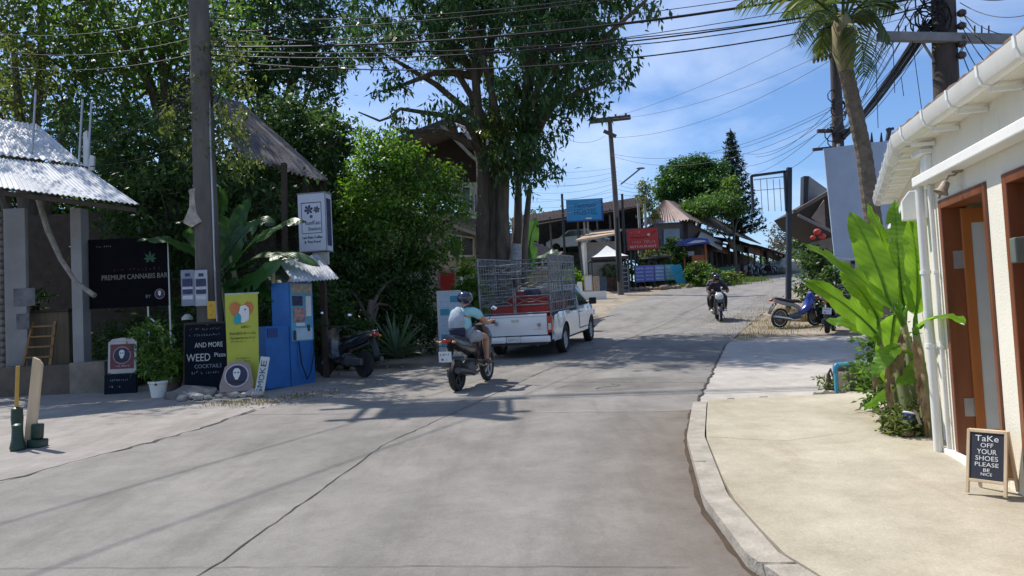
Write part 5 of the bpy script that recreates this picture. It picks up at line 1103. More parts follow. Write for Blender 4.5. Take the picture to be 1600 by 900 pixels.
# ------------------------------------------------- people
def skinmesh(pts, edges, sub=2):
    me = bpy.data.meshes.new('s'); me.from_pydata([p[:3] for p in pts], edges, []); o = bpy.data.objects.new('s', me); COL.objects.link(o)
    md = o.modifiers.new('k', 'SKIN'); md.use_smooth_shade = True; md.branch_smoothing = .5
    for i, p in enumerate(pts):
        v = me.skin_vertices[0].data[i]; v.radius = (p[3], p[4] if len(p) > 4 else p[3]); v.use_root = (i == 0)
    sb = o.modifiers.new('u', 'SUBSURF'); sb.levels = sub; sb.render_levels = sub
    bpy.context.view_layer.update(); dg = bpy.context.evaluated_depsgraph_get(); r_ = bpy.data.meshes.new_from_object(o.evaluated_get(dg))
    V = [v.co.copy() for v in r_.vertices]; Fc = [tuple(p.vertices) for p in r_.polygons]; bpy.data.objects.remove(o); return V, Fc
def mirror_chain(): pass
def person(label, loc, rz, skin_c, shirt, bottom, helmet, J, group=None, long_sleeve=False, long_trouser=False, shoe=None, hair=None, lean=0):
    """J: joint dict in the frame of the machine (x right, y forward, z up)"""
    t = thing('person', label, 'person', loc, rz, group, ry=lean); sk = M('skin_tan', (.42, .24, .16), .6, .08, 8)
    H_, C, N, Hd = (Vector(J[k]) for k in ('hip', 'chest', 'neck', 'head'))
    P = []; E_ = []
    def add(p, *r): P.append((p[0], p[1], p[2]) + r); return len(P) - 1
    a0 = add(H_, .115, .15) if False else add(H_, .12, .15); wst = add(H_.lerp(C, .5), .11, .135); ch = add(C, .12, .155); nb = add(C.lerp(N, .75), .07, .10); nk = add(N, .055, .055); E_ += [(a0, wst), (wst, ch), (ch, nb), (nb, nk)]
    h1 = add(N.lerp(Hd, .6), .072, .07); h2 = add(Hd, .088, .08); h3 = add(Hd + Vector((0, 0, .07)), .07, .065); E_ += [(nk, h1), (h1, h2), (h2, h3)]
    hands = []
    for sg, s in ((-1, 'l'), (1, 'r')):
        sh_, el, wr = (Vector(J[k + s]) for k in ('sh', 'el', 'wr'))
        i0 = add(sh_, .062, .062); i1 = add(sh_.lerp(el, .5), .05, .05); i2 = add(el, .042, .042); i3 = add(el.lerp(wr, .35), .042, .042); i4 = add(wr, .026, .03); i5 = add(wr + (wr - el).normalized() * .06, .03, .034)
        E_ += [(nb, i0), (i0, i1), (i1, i2), (i2, i3), (i3, i4), (i4, i5)]; hands.append((wr, (wr - el).normalized(), sg))
        kn, an, to = (Vector(J[k + s]) for k in ('kn', 'an', 'to'))
        hj = H_ + Vector((sg * .095, .03, -.03)); j0 = add(hj, .098, .098); j1 = add(hj.lerp(kn, .5), .082, .082); j2 = add(kn, .060, .060); j3 = add(kn.lerp(an, .35), .060, .060); j4 = add(an, .038, .038); j5 = add(an.lerp(to, .5) + Vector((0, 0, -.03)), .040, .034); j6 = add(to, .034, .026)
        E_ += [(a0, j0), (j0, j1), (j1, j2), (j2, j3), (j3, j4), (j4, j5), (j5, j6)]
    V, Fc = skinmesh(P, E_); mb = MB().add(V, Fc)
    for wr, d, sg in hands:                                           # palm edge to grip: four fingers curl over, thumb below
        pc = wr + d * .085; side = Vector((1, 0, 0)) * 1.0; side = (side - d * side.dot(d)).normalized(); up = side.cross(d)
        if up.z < 0: up = -up
        for k in range(4):
            b = pc + side * (k - 1.5) * .019; ll = (.036, .042, .04, .032)[k]
            mb.tube([b - d * .02, b + d * ll * .7 + up * .008, b + d * ll * 1.25 - up * .02, b + d * ll * .8 - up * .042], [.0095, .009, .0085, .007], 6)
        b = wr + d * .04 - side * sg * .03; mb.tube([b, b - side * sg * .02 + d * .03 - up * .01, b + d * .05 - up * .035], [.012, .010, .008], 6)
    # face features
    fw = (Hd - N); fd = Vector(J.get('face', (0, 1, 0))).normalized(); sdv = fd.cross(Vector((0, 0, 1))).normalized()
    mb.ell(Hd + fd * .085 - Vector((0, 0, .005)), .014, .018, .022, 8, 6); mb.ell(Hd + fd * .078 - Vector((0, 0, .05)), .024, .010, .008, 8, 6)
    for sg in (-1, 1): mb.ell(Hd + fd * .074 + sdv * sg * .032 + Vector((0, 0, .02)), .014, .009, .009, 8, 6); mb.ell(Hd + sdv * sg * .083, .012, .022, .032, 8, 6)
    mb.build('body', sk, t, smooth=True)
    # shirt
    P = []; E_ = []; g = .016
    a0 = add(H_ + Vector((0, 0, .02)), .13 + g + .012, .17 + g); wst = add(H_.lerp(C, .5), .125 + g + .01, .155 + g); ch = add(C, .135 + g, .175 + g); nb = add(C.lerp(N, .72), .085 + g, .12); E_ = [(a0, wst), (wst, ch), (ch, nb)]
    for s in 'lr':
        sh_, el, wr = (Vector(J[k + s]) for k in ('sh', 'el', 'wr')); i0 = add(sh_, .072 + g); i1 = add(sh_.lerp(el, .55), .062 + g); E_ += [(nb, i0), (i0, i1)]
        if long_sleeve: i2 = add(el, .05 + g); i3 = add(el.lerp(wr, .9), .035 + g); E_ += [(i1, i2), (i2, i3)]
    V, Fc = skinmesh(P, E_); MB().add(V, Fc).build('shirt', shirt, t, smooth=True)
    P = []; E_ = []; a0 = add(H_, .128, .168)
    for sg, s in ((-1, 'l'), (1, 'r')):
        kn, an = Vector(J['kn' + s]), Vector(J['an' + s]); hj = H_ + Vector((sg * .095, .03, -.03)); j0 = add(hj, .118); j1 = add(hj.lerp(kn, .72), .105); E_ += [(a0, j0), (j0, j1)]
        if long_trouser: j2 = add(kn, .078); j3 = add(kn.lerp(an, .9), .062); E_ += [(j1, j2), (j2, j3)]
    V, Fc = skinmesh(P, E_); MB().add(V, Fc).build('trousers' if long_trouser else 'shorts', bottom, t, smooth=True)
    for s in 'lr':
        an, to = Vector(J['an' + s]), Vector(J['to' + s]); MB().sweep([(an.y - .07, an.z - .04, .035, .03), (an.y, an.z - .03, .042, .045), (an.y + .08, to.z + .0, .048, .03), (to.y + .06, to.z - .005, .035, .02)], x0=(an.x + to.x) / 2).build('shoe', shoe or black, t, smooth=True)
    if helmet:
        hm = MB(); c = Hd + Vector((0, 0, .045)); hm.ell(c - fd * .005, .128, .14, .115, 22, 14); o = hm.build('helmet', helmet, t, smooth=True)
        MB().tube([Hd + sdv * .10 + Vector((0, 0, -.02)), Hd + fd * .05 - Vector((0, 0, .10)), Hd - sdv * .10 + Vector((0, 0, -.02))], .008, 6).build('chin_strap', black, o)
        vs = MB(); vs.ell(c + fd * .055 - Vector((0, 0, .015)), .112, .095, .055, 18, 8); vs.build('visor', glass(), o, smooth=True)
    if hair: 
        hb = MB(); hb.ell(Hd + Vector((0, 0, .02)) - fd * .02, .10, .105, .12, 16, 10); hb.sweep([(Hd.y - fd.y * .06, Hd.z + .03, .085, .05), (Hd.y - fd.y * .10, Hd.z - .12, .09, .045), (Hd.y - fd.y * .10, Hd.z - .30, .07, .035), (Hd.y - fd.y * .09, Hd.z - .42, .03, .015)], x0=Hd.x); hb.build('hair', hair, t, smooth=True)
    return t
# front scooter and rider
sx_, sy_ = -.72, 12.35; sh_a = R(20)
sl = gz(sx_, sy_, .024); bikeb = M('scooter_black', (.018, .018, .022), .25, .1, coat=.8)
tilt = math.atan(.0424)
s1 = scooter('scooter', 'black automatic scooter being ridden up the road behind the pickup', 'scooter', sl, -sh_a, bikeb, black); s1.rotation_euler.x = tilt
J = dict(hip=(0, -.30, .87), chest=(0, -.21, 1.13), neck=(0, -.16, 1.29), head=(0, -.12, 1.42), shl=(-.20, -.17, 1.22), shr=(.20, -.17, 1.22), ell=(-.30, -.03, 1.03), elr=(.32, -.03, 1.03), wrl=(-.31, .17, 1.05), wrr=(.32, .16, 1.05), knl=(-.20, .12, .80), knr=(.22, .12, .80), anl=(-.17, .17, .42), anr=(.20, .16, .42), tol=(-.18, .30, .36), tor=(.22, .30, .36))
p1 = person('rider in turquoise shirt, grey shorts and dark blue helmet on the nearer scooter', sl, -sh_a, None, M('shirt_turquoise', (.30, .58, .62), .85, .08, 6, bump=.5, bscale=12), M('shorts_grey', (.30, .33, .38), .85, .1, 10, bump=.4, bscale=14), M('helmet_navy', (.012, .016, .05), .12, .05, coat=1), J, shoe=M('sandal_brown', (.12, .08, .06), .8)); p1.rotation_euler.x = tilt
bk = thing('backpack', 'grey drawstring backpack with navy base on the rider', 'backpack', sl, -sh_a); bk.rotation_euler.x = tilt; bk.location = sl + Vector((0, 0, -.09))
MB().sweep([(-.38, 1.02, .10, .07), (-.41, 1.10, .135, .09), (-.41, 1.22, .135, .08), (-.36, 1.33, .10, .055), (-.31, 1.40, .045, .03)], n=16, p=2.3, x0=-.05).build('bag', M('bag_grey', (.36, .42, .48), .8, .15, 8, bump=1, bscale=7), bk, smooth=True)
MB().sweep([(-.36, .95, .09, .05), (-.40, .98, .135, .085), (-.415, 1.06, .140, .095), (-.40, 1.09, .12, .08)], n=16, p=2.3, x0=-.05).build('base_panel', M('bag_navy', (.025, .03, .07), .8, .15, 8), bk, smooth=True)
for sg in (-1, 1):
    MB().tube([(sg * .06, -.31, 1.40), (sg * .12, -.20, 1.44), (sg * .13, -.06, 1.34), (sg * .16, -.08, 1.15), (sg * .15, -.30, 1.05)], .014, 6).build('strap', M('bag_navy'), bk, smooth=True)
    MB().tube([(sg * .08, -.42, 1.0), (sg * .10, -.44, .86), (sg * .06, -.42, .76)], .010, 6).build('dangling_strap', M('bag_navy'), bk, smooth=True)
# far motorcycle with two riders, coming downhill towards the camera
fx, fy = 7.12, 25.6; fz = gz(fx, fy, .024); fa = R(180 - 10)
s2 = scooter('motorcycle', 'dark motorcycle with a white headlamp cowl coming downhill with two riders', 'motorcycle', fz, fa, bikeb, black, plate=False); MB().sweep([(.56, .72, .07, .02), (.60, .80, .13, .05), (.57, .90, .14, .05), (.50, .97, .09, .03)]).build('lamp_cowl', M('cowl_white', (.7, .7, .68), .3, .05, coat=.6), s2, smooth=True); s2.rotation_euler.x = -.06
J2 = dict(hip=(0, -.16, .86), chest=(0, -.02, 1.16), neck=(0, .02, 1.33), head=(0, .06, 1.45), shl=(-.20, 0, 1.26), shr=(.20, 0, 1.26), ell=(-.33, .12, 1.06), elr=(.33, .12, 1.06), wrl=(-.32, .20, 1.03), wrr=(.32, .20, 1.03), knl=(-.24, .22, .76), knr=(.24, .22, .76), anl=(-.22, .14, .40), anr=(.22, .14, .40), tol=(-.24, .28, .36), tor=(.24, .28, .36))
p2 = person('rider in dark clothes and black helmet steering the downhill motorcycle', fz, fa, None, M('shirt_black', (.025, .02, .035), .8, .2), M('trouser_black', (.02, .02, .022), .8, .2), M('helmet_black', (.02, .02, .02), .15), J2, long_sleeve=True, long_trouser=True, shoe=M('shoe_white', (.6, .6, .6), .7)); p2.rotation_euler.x = -.06
J3 = {k: (v[0] * 1.02 + (.05 if k in ('head', 'neck', 'chest') else 0), v[1] - .42, v[2] + .10) for k, v in J2.items()}
for s, sg in (('l', -1), ('r', 1)): J3['wr' + s] = (sg * .15, -.14, 1.05); J3['el' + s] = (sg * .30, -.30, 1.10); J3['kn' + s] = (sg * .28, -.18, .80); J3['an' + s] = (sg * .27, -.22, .45); J3['to' + s] = (sg * .27, -.10, .40)
p3 = person('long-haired pillion passenger in black behind the downhill rider', fz, fa, None, M('shirt_grey', (.07, .07, .09), .8, .2), M('trouser_black'), None, J3, long_sleeve=True, long_trouser=True, hair=M('hair_black', (.015, .012, .01), .5)); p3.rotation_euler.x = -.06
# parked ones
q = gnd(520, 600); scooter('scooter', 'black scooter parked beside the blue water machine', 'scooter', gz(-3.42, 14.7, .02), R(50), bikeb, black, lean=R(5), plate=False)
scooter('motorcycle', 'blue underbone motorcycle with spoked wheels parked on the dry verge', 'motorcycle', gz(8.35, 21.75, .02), R(-72), M('bike_blue', (.01, .035, .25), .25, .1, coat=.8), M('bike_silver', (.3, .3, .32), .35, .1), kind='under', lean=R(8), plate=False)
scooter('scooter', 'black scooter showing its number plate beside the blue motorcycle', 'scooter', gz(8.3, 19.4, .02), R(-30), bikeb, black, lean=R(8))
scooter('scooter', 'pale grey scooter parked behind the blue underbone motorcycle', 'scooter', gz(9.75, 22.3, .02), R(-60), M('scooter_grey', (.42, .44, .46), .3, .1, coat=.6), black, lean=R(7), plate=False)
scooter('scooter', 'dark blue scooter parked nearest the driveway beside the drain wall', 'scooter', gz(9.5, 19.3, .02), R(-20), M('scooter_navy', (.012, .02, .07), .25, .1, coat=.8), black, lean=R(7), plate=False)
fb = [(1178, 50, 'moto parked under the shop roof, farthest left of the far bikes', (.02, .02, .02)), (1190, 51, 'dark blue motorbike parked among the far bikes outside the shops', (.01, .03, .15)), (1203, 52.5, 'black motorbike parked nearest the crest of the road', (.015, .015, .015)), (1213, 54, 'last parked motorbike at the far end of the row by the crest', (.03, .03, .04))]
first = None
for px, d, lb_, c in fb:
    x = at(px, 430, d).x
    if first is None: first = scooter('motorcycle', lb_.replace('moto ', 'motorbike '), 'motorcycle', gz(x, d, .02), R(150), bikeb, black, lean=R(8), group='motorbikes parked outside the far shops', plate=False)
    else: dup(first, gz(x, d, .02), R(140 + (px % 7) * 8), lb_)
# white car in the port
ca = at(905, 395, 49.5); cb2 = Vector((ca.x, 49.5, H(49.5) + bank_h(ca.x, 49.5))); car = thing('parked_car', 'white hatchback parked under the dark car port', 'car', cb2, R(68))
prof = [(-2.0, .35), (-2.05, .75), (-1.9, .95), (-1.45, 1.05), (-.9, 1.45), (.4, 1.48), (1.1, 1.02), (1.8, .92), (2.05, .7), (2.05, .35), (1.65, .35), (1.6, .55), (1.35, .68), (1.1, .55), (1.05, .35), (-.95, .35), (-1.0, .55), (-1.25, .68), (-1.5, .55), (-1.55, .35)]
MB().prism(prof, -.85, .85, 'yz').build('body', M('car_white'), car, bevel=.06)
mb = MB(); mb.prism([(-1.3, 1.05), (-.85, 1.38), (.35, 1.40), (.95, 1.04)], -.86, .86, 'yz'); mb.build('side_window', glass(), car)
mb = MB(); mb.add([(-.72, 1.12, 1.04), (.72, 1.12, 1.04), (.62, .46, 1.45), (-.62, .46, 1.45)], [(0, 1, 2, 3)]); mb.build('windscreen', glass(), car)
for x in (-.78, .78):
    for y in (-1.25, 1.35): wheel(car, x, y, .31, .31, .19, tyl, spokes=7, tyre_h=.35, side=1 if x > 0 else -1)
for x in (-.65, .65): MB().ell((x, 2.0, .75), .14, .08, .08).build('headlight', M('headlamp'), car, smooth=True)
# ============================================================ SIGNS, POLES, CABLES AND SMALL THINGS
def board(name, label, cat, loc, rz, w_, h_, z0, mat, frame=None, th=.03, tilt=0, group=None, fw=.03):
    t = thing(name, label, cat, loc, rz, group, rx=tilt)
    MB().box(-w_ / 2, w_ / 2, 0, th, z0, z0 + h_).build('panel', mat, t, bevel=.004)
    if frame:
        mb = MB(); f = fw
        for b in ((-w_ / 2 - f, -w_ / 2, -.01, th + .01, z0 - f, z0 + h_ + f), (w_ / 2, w_ / 2 + f, -.01, th + .01, z0 - f, z0 + h_ + f), (-w_ / 2, w_ / 2, -.01, th + .01, z0 - f, z0), (-w_ / 2, w_ / 2, -.01, th + .01, z0 + h_, z0 + h_ + f)): mb.box(*b)
        mb.build('frame', frame, t, bevel=.003)
    return t
def face(px, py, d): return at(px, py, d)
# "take off your shoes" board by the door
a = gnd(1532, 775); bp_ = Vector((2.99, 4.80, H(4.80) + .114)); t = thing('a_frame_sign', 'small wooden A-frame chalkboard asking to take off shoes', 'sign', bp_, R(-52)); t.scale = (.88, .88, .88)
def tiltm(sg): return Matrix.Rotation(R(-14) * sg, 4, 'X')
Tm = Matrix.Translation((0, .10, .47)) @ tiltm(1) @ Matrix.Translation((0, 0, -.47))
Tb = Matrix.Translation((0, .12, .47)) @ tiltm(-1) @ Matrix.Translation((0, 0, -.47))
for T_, nm in ((Tm, 'front_frame'), (Tb, 'rear_frame')):
    mb = MB()
    for b in ((-.135, -.113, -.012, .012, 0, .47), (.113, .135, -.012, .012, 0, .47), (-.113, .113, -.012, .012, .448, .47), (-.113, .113, -.012, .012, .085, .107)): mb.box(*b, mat=T_)
    mb.build(nm, palewood, t, bevel=.003)
MB().box(-.113, .113, -.004, .004, .107, .448, mat=Tm).build('chalkboard', M('chalkboard', (.018, .022, .035), .7, .1), t)
MB().box(-.113, .113, -.004, .004, .107, .448, mat=Tb).build('back_panel', M('mdf_brown', (.36, .20, .09), .7, .12), t)
MB().box(-.113, .113, -.006, .0055, .107, .448, mat=Tm @ Matrix.Translation((0, .01, 0))).build('back_panel', M('mdf_brown'), t)
for s_, z, sz in (('TaKe', .405, .062), ('OFF', .355, .045), ('YOUR', .308, .052), ('SHOES', .26, .048), ('PLEASE', .215, .042), ('BE', .175, .035), ('NICE', .145, .03)):
    txt(s_, sz, .0, z, -.0055, t, chalk, width=min(.19, len(s_) * sz * .62), ext=.002, mat4=Tm).data.materials[0]
# dark blue can by the banana stems
q = at(1418, 702, 6.62); t = thing('cup', 'small dark blue tub with white rim tipped against the banana stems', 'tub', Vector((q.x, q.y, H(q.y) + .12)), 0, rx=R(-10), ry=R(14))
MB().lathe([(.035, .05), (.05, .2), (.047, .2), (.032, .055)], 16).build('shell', M('tub_blue', (.03, .045, .16), .5, .1), t, smooth=True); MB().lathe([(.05, .195), (.056, .205), (.05, .212), (.045, .2)], 16).build('rim', white, t, smooth=True); MB().ell((0, 0, .03), .06, .05, .04).build('root_clod', M('clod', (.2, .13, .09), .95, .3, 12, bump=1), t)
# light blue pvc pipe and drain box
a = at(1308, 620, 9.5); g0 = gz(a.x, 9.5); t = thing('water_pipe', 'light blue PVC water pipe bent above the broken pavement edge', 'pipe', g0)
zt = at(1308, 570, 9.5).z - g0.z; pv = M('pvc_blue', (.06, .30, .42), .4, .1, 6)
MB().tube([(0, 0, -.1), (0, 0, zt - .05), (.015, 0, zt - .012), (.05, .0, zt), (.75, .3, zt - .02)], .026, 12).build('pipe', pv, t, smooth=True)
MB().tube([(0, 0, zt - .10), (0, 0, zt - .03), (.02, 0, zt - .008), (.1, .04, zt)], .033, 12).build('elbow', M('pvc_blue_dark', (.03, .22, .40), .4), t, smooth=True); MB().tube([(.4, .16, zt - .19), (.75, .3, zt - .2)], .026, 12).build('pipe', pv, t, smooth=True)
a = at(1300, 600, 10.0); t = thing('drain_wall', 'low concrete drain head wall behind the light blue pipe', 'low wall', gz(a.x + .1, 9.75))
MB().box(-.12, 1.9, .02, .16, -.3, .40).box(-.12, .0, -.35, .02, -.3, .30).build('wall', M('drain_conc', (.16, .13, .11), .95, .3, 5, bump=.8, grime=.5), t, bevel=.015)
q = at(1325, 545, 10.6); t = thing('concrete_pot', 'round grey concrete pot at the corner of the driveway', 'pot', gz(q.x + .1, 10.6))
MB().lathe([(.16, 0), (.20, .05), (.19, .25), (.22, .30), (.18, .30), (.15, .08)], 20).build('pot', conc, t, smooth=True)
rg = random.Random(9)
rocks([(2.6 + .12 * i + rg.uniform(-.05, .05), 9.24 + rg.uniform(-.06, .12)) for i in range(16)], 'dark broken rubble lump along the far edge of the cream pavement', 'rubble along the pavement edge', rockm, .03, .085)
rocks([(3.9 + .11 * i + rg.uniform(-.05, .05), 9.25 + rg.uniform(-.1, .25)) for i in range(9)], 'pale broken concrete lump near the blue pipe', 'pale rubble by the blue pipe', rubw, .05, .13, 6)
# left: rubble under the banner
rocks([(-5.55 + .14 * i, 12.35 + rg.uniform(-.12, .2)) for i in range(10)], 'pale stone slab lump below the yellow banner', 'stones below the yellow banner', rubw, .07, .15, 7)
tag(rock((0, 0, 0), .42, 3, .45).build('boulder', M('mound_grey', (.24, .22, .2), .95, .25, 4, bump=.8), smooth=True), 'low grey concrete mound beside the white flower pot', 'mound').location = gz(-5.6, 12.75, .03)
rocks([(-4.9 + .35 * i, 16.0 + rg.uniform(-.2, .2)) for i in range(8)], 'small stone lying under the roadside shrubs', 'stones under the shrubs', rockm, .04, .1, 8)
rocks([(10.2 + .28 * i, 42.6 + .25 * i + rg.uniform(-.1, .1)) for i in range(15)], 'grey-brown rock in the low wall below the rental banners', 'rocks below the rental banners', M('wall_rock', (.22, .17, .13), .95, .3, 3, bump=1), .15, .33, 9)
rocks([(6.8 + .3 * i, 42.2 + rg.uniform(-.2, .3)) for i in range(10)], 'brown rock piled near the white gazebo tent', 'rocks near the gazebo', M('wall_rock'), .12, .28, 10)
# sand bags posts: green tubes with plank
g0 = gz(-5.86, 8.75, .012); gm = M('green_tube', (.012, .05, .035), .45, .35, 10, grime=.4, gcol=(.02, .03, .02))
t = thing('green_post_base', 'taller dark green bottle-shaped post base holding a yellow stick', 'post', g0 + Vector((-.06, 0, 0)))
MB().lathe([(.075, 0), (.08, .03), (.065, .10), (.058, .22), (.066, .34), (.06, .46), (.035, .48)], 16).build('base', gm, t, smooth=True); MB().tube([(-.01, 0, .4), (.02, 0, .96)], .022, 8).build('stick', M('yellow_stick', (.50, .30, .06), .6, .15), t)
t = thing('green_post_base', 'shorter dark green bottle-shaped post base in front of the pale plank', 'post', g0 + Vector((.05, -.16, 0)))
MB().lathe([(.08, 0), (.085, .03), (.065, .10), (.058, .2), (.055, .28), (.03, .30)], 16).build('base', gm, t, smooth=True)
t = thing('plank', 'pale sharp-topped plank standing upright at the left road edge', 'plank', g0 + Vector((.10, -.02, 0)), 0, ry=R(4))
MB().prism([(-.07, .0), (.05, .0), (.10, .98), (.06, 1.03), (-.01, 1.06), (-.015, 1.0)], -.02, .02).build('board', palewood, t, bevel=.003); MB().box(.0, .16, -.08, .10, 0, .10).box(.02, .12, -.05, .07, .1, .28).build('foot', gm, t, bevel=.02)

# near left utility pole
lp = gz(-5.72, 13.9); t = thing('utility_pole', 'thick grey concrete utility pole in front of the banana clump', 'utility pole', lp)
top = at(301, -260, 13.7) - lp; MB().tube([(0, 0, -.3), Vector(top) * .5 + Vector((.0, 0, 0)), top], [.24, .20, .15], 14).build('pole', polec, t, smooth=True)
za = 8.7
mb = MB()
for dy in (-.55, .55): mb.beam((-1.3, dy, za), (1.3, dy, za), .10, .12)
for dx in (-1.0, -.35, .35, 1.0): mb.beam((dx, -.7, za + .08), (dx, .7, za + .08), .08, .08)
mb.beam((-1.15, 0, za - .9), (1.15, 0, za - .9), .1, .1); mb.build('crossarm', dark, t)
MB().box(-.8, .8, -.5, .5, za + .15, za + .25).build('platform', dark, t)
a = at(300, 305, 13.6) - lp; mb = MB(); wc = at(315, 350, 13.8) - lp; mb.lathe([(.29, .0), (.26, .1), (.23, .55), (.25, .64), (.24, .66), (.2, .6)], 14, Matrix.Translation((wc.x, 0, wc.z))); mb.build('pole_wrap', M('wrap_sheet', (.36, .31, .26), .7, .3, 5, bump=.8, bscale=8), t, smooth=True)
mb = MB(); zz_ = at(320, 340, 13.7).z - lp.z; mb.sheet((wc.x - .36, -.05, wc.z + .05), (wc.x - .15, -.2, wc.z + .35), (wc.x + .1, -.3, wc.z + .02), (wc.x - .1, -.3, wc.z - .08), 0, 0); mb.build('torn_wrap', M('wrap_sheet'), t)
mb = MB()
for z in (at(310, 30, 13.7).z - lp.z, at(310, 120, 13.7).z - lp.z, zz_ + .6): mb.lathe([(.21, z), (.235, z + .01), (.235, z + .05), (.21, z + .06)], 14)
mb.build('pole_band', steel, t)
mb = MB(); rgc = random.Random(12)
for k in range(16):
    z0 = at(300, rgc.uniform(120, 190), 13.6).z - lp.z; c0 = Vector((rgc.uniform(-.5, .1), -.15, z0)); R_ = rgc.uniform(.15, .45)
    mb.tube([c0 + Vector((R_ * math.cos(a), rgc.uniform(-.02, .02), R_ * .8 * math.sin(a))) for a in np.linspace(0, 2 * PI, 14)], .011, 5)
mb.build('cable_coil', cable, t)
mb = MB(); mb.tube([(.17, -.16, 7), (.19, -.2, 4), (.2, -.21, 1.8), (.22, -.18, .5)], .018, 6); mb.build('conduit', steel, t)
# vines round the pole top
V, Fq = leaves(crown_pts([(.35, 0, 6.0, .55, .4, 1.2), (-.3, 0, 5.2, .5, .4, 1.0), (.5, .1, 4.6, .45, .4, .8)], 90, 22, .2, np.random.default_rng(21))[1], .11, .4, .8, rg=np.random.default_rng(22)); npmesh('climbing_vine', V, Fq, L_olive, t)
# posters and yellow notice on the pole
pz = at(305, 450, 13.5)
for k, (px, lbl) in enumerate(((294, 'bluish grey poster with dark photo blocks, left one on the pole'), (315, 'paler poster with dark photo blocks, right one on the pole'))):
    p = at(px, 478, 13.45 + .03 * k); b = board('poster', lbl, 'poster', Vector((p.x, p.y, p.z)), R(4), .235, .66, 0, M('poster_%d' % k, [(.22, .25, .33), (.40, .42, .46)][k], .7, .15, 4), th=.012)
    mb = MB(); mb.box(-.09, .09, -.006, -.001, .36, .50); mb.box(-.09, .09, -.006, -.001, .22, .30); mb.box(-.04, .05, -.006, -.001, .54, .60); mb.build('photo_block', M('photo_navy', (.04, .05, .12), .7, .5, 30), b)
    mb = MB(); mb.box(-.09, .09, -.006, -.001, .31, .345); mb.box(-.09, .09, -.006, -.001, .12, .19); mb.build('photo_strip', M('strip_white', (.55, .57, .62), .7, .2, 20), b)
p = at(331, 498, 13.4); b = board('notice', 'small yellow notice with dark script tied to the pole', 'notice', p, R(6), .15, .32, 0, M('notice_yellow', (.62, .36, .03), .6, .08), th=.01)
for k in range(3):
    mb = MB(); scribble(mb, -.05, .05, .22 - .09 * k, .05, -.001, 3, 30 + k); mb.build('lettering', M('brown_ink', (.1, .05, .01), .7), b)
# chalkboard "weed"
p = gz(-5.68, 13.5); cbm = M('blackboard', (.010, .016, .026), .9, .2, 5, spec=.15)
t = thing('chalkboard', 'tall black chalkboard with handwritten WEED menu below the posters', 'chalkboard', p, R(6), rx=R(-7))
MB().box(-.37, .37, 0, .03, 0, 1.24).build('panel', cbm, t, bevel=.006); mb = MB()
for b in ((-.40, -.37, -.01, .035, 0, 1.28), (.37, .40, -.01, .035, 0, 1.28), (-.37, .37, -.01, .035, 1.24, 1.28)): mb.box(*b)
mb.build('frame', darkwood, t, bevel=.004)
txt('AND MORE', .13, .05, .85, -.006, t, chalk, width=.5, ext=.004); txt('WEED', .2, -.13, .62, -.006, t, chalk, width=.42, ext=.004); txt('Pizza', .11, .25, .66, -.006, t, chalk, width=.2, ext=.004); txt('COCKTAILS', .1, .04, .46, -.006, t, M('chalk_dim', (.3, .35, .4), .9), width=.48, ext=.004)
mb = MB(); scribble(mb, -.3, .3, 1.13, .05, -.006, 16, 77); mb.build('lettering', M('chalk_orange', (.35, .2, .13), .9), t)
mb = MB(); scribble(mb, -.25, .25, .32, .06, -.006, 12, 78); scribble(mb, -.3, .3, 1.02, .05, -.006, 14, 79); mb.build('lettering', M('chalk_dim'), t)
hb = at(293, 498, 14.0); tag(MB().lathe([(.11, -.02), (.10, .03), (.05, .08), (.02, .09)], 16).build('hanging_shade', M('shade_pale', (.5, .5, .45), .5)), 'small pale round lamp shade beside the chalkboard top', 'lamp shade').location = hb
# yellow banner
p = gz(-4.69, 12.75); ym = M('banner_lime', (.42, .46, .05), .6, .05, 3)
t = thing('roll_up_banner', 'lime yellow stand-up banner with a parrot in an orange heart', 'banner', p, R(3))
w_ = .55; h_ = 1.66
MB().sheet((-w_ / 2 - .01, 0, h_ + .08), (w_ / 2, 0, h_ + .08), (w_ / 2 - .02, 0, .1), (-w_ / 2, 0, .1), 1, .012, nv=10, per=12).build('panel', ym, t, smooth=True)
mb = MB(); mb.beam((-.29, .02, h_ + .09), (.29, .02, h_ + .09), .025); mb.beam((0, .04, 0), (0, .04, h_ + .09), .02); mb.box(-.3, .3, -.06, .1, 0, .06); mb.build('stand', steel, t)
hp = [(0, -.22), (-.17, -.03), (-.2, .07), (-.17, .15), (-.09, .17), (0, .09), (.09, .17), (.17, .15), (.2, .07), (.17, -.03)]
MB().prism([(a * 1.05, 1.44 + b) for a, b in hp], -.024, -.018).build('heart', M('heart_orange', (.50, .17, .05), .6), t)
MB().prism([(.02, 1.24), (.11, 1.28), (.13, 1.4), (.12, 1.5), (.06, 1.55), (-.02, 1.53), (-.04, 1.44), (-.09, 1.36), (-.07, 1.26)], -.03, -.025).build('parrot', M('bird_white', (.7, .72, .7), .6), t)
MB().prism([(-.12, 1.22), (-.02, 1.24), (-.01, 1.36), (-.06, 1.43), (-.12, 1.36), (-.14, 1.28)], -.036, -.031).build('wing', M('bird_teal', (.02, .32, .38), .6), t); MB().lathe([(.014, 0), (.014, .004)], 12, Matrix.Translation((.06, -.032, 1.47)) @ Matrix.Rotation(PI / 2, 4, 'X')).build('eye', ink, t)
txt('คลินิก', .06, .06, 1.17, -.022, t, ink, width=.16); txt('รักษาสัตว์ เกาะพะงัน', .06, 0, 1.06, -.022, t, ink, width=.44); txt('โรงพยาบาลสัตว์', .05, 0, .98, -.022, t, ink, width=.42)
for k, z in enumerate((.91, .62, .57)):
    mb = MB(); scribble(mb, -.2 if k == 0 else -.13, .2 if k == 0 else .15, z, .03, -.02, 16, 50 + k); mb.build('lettering', ink, t)
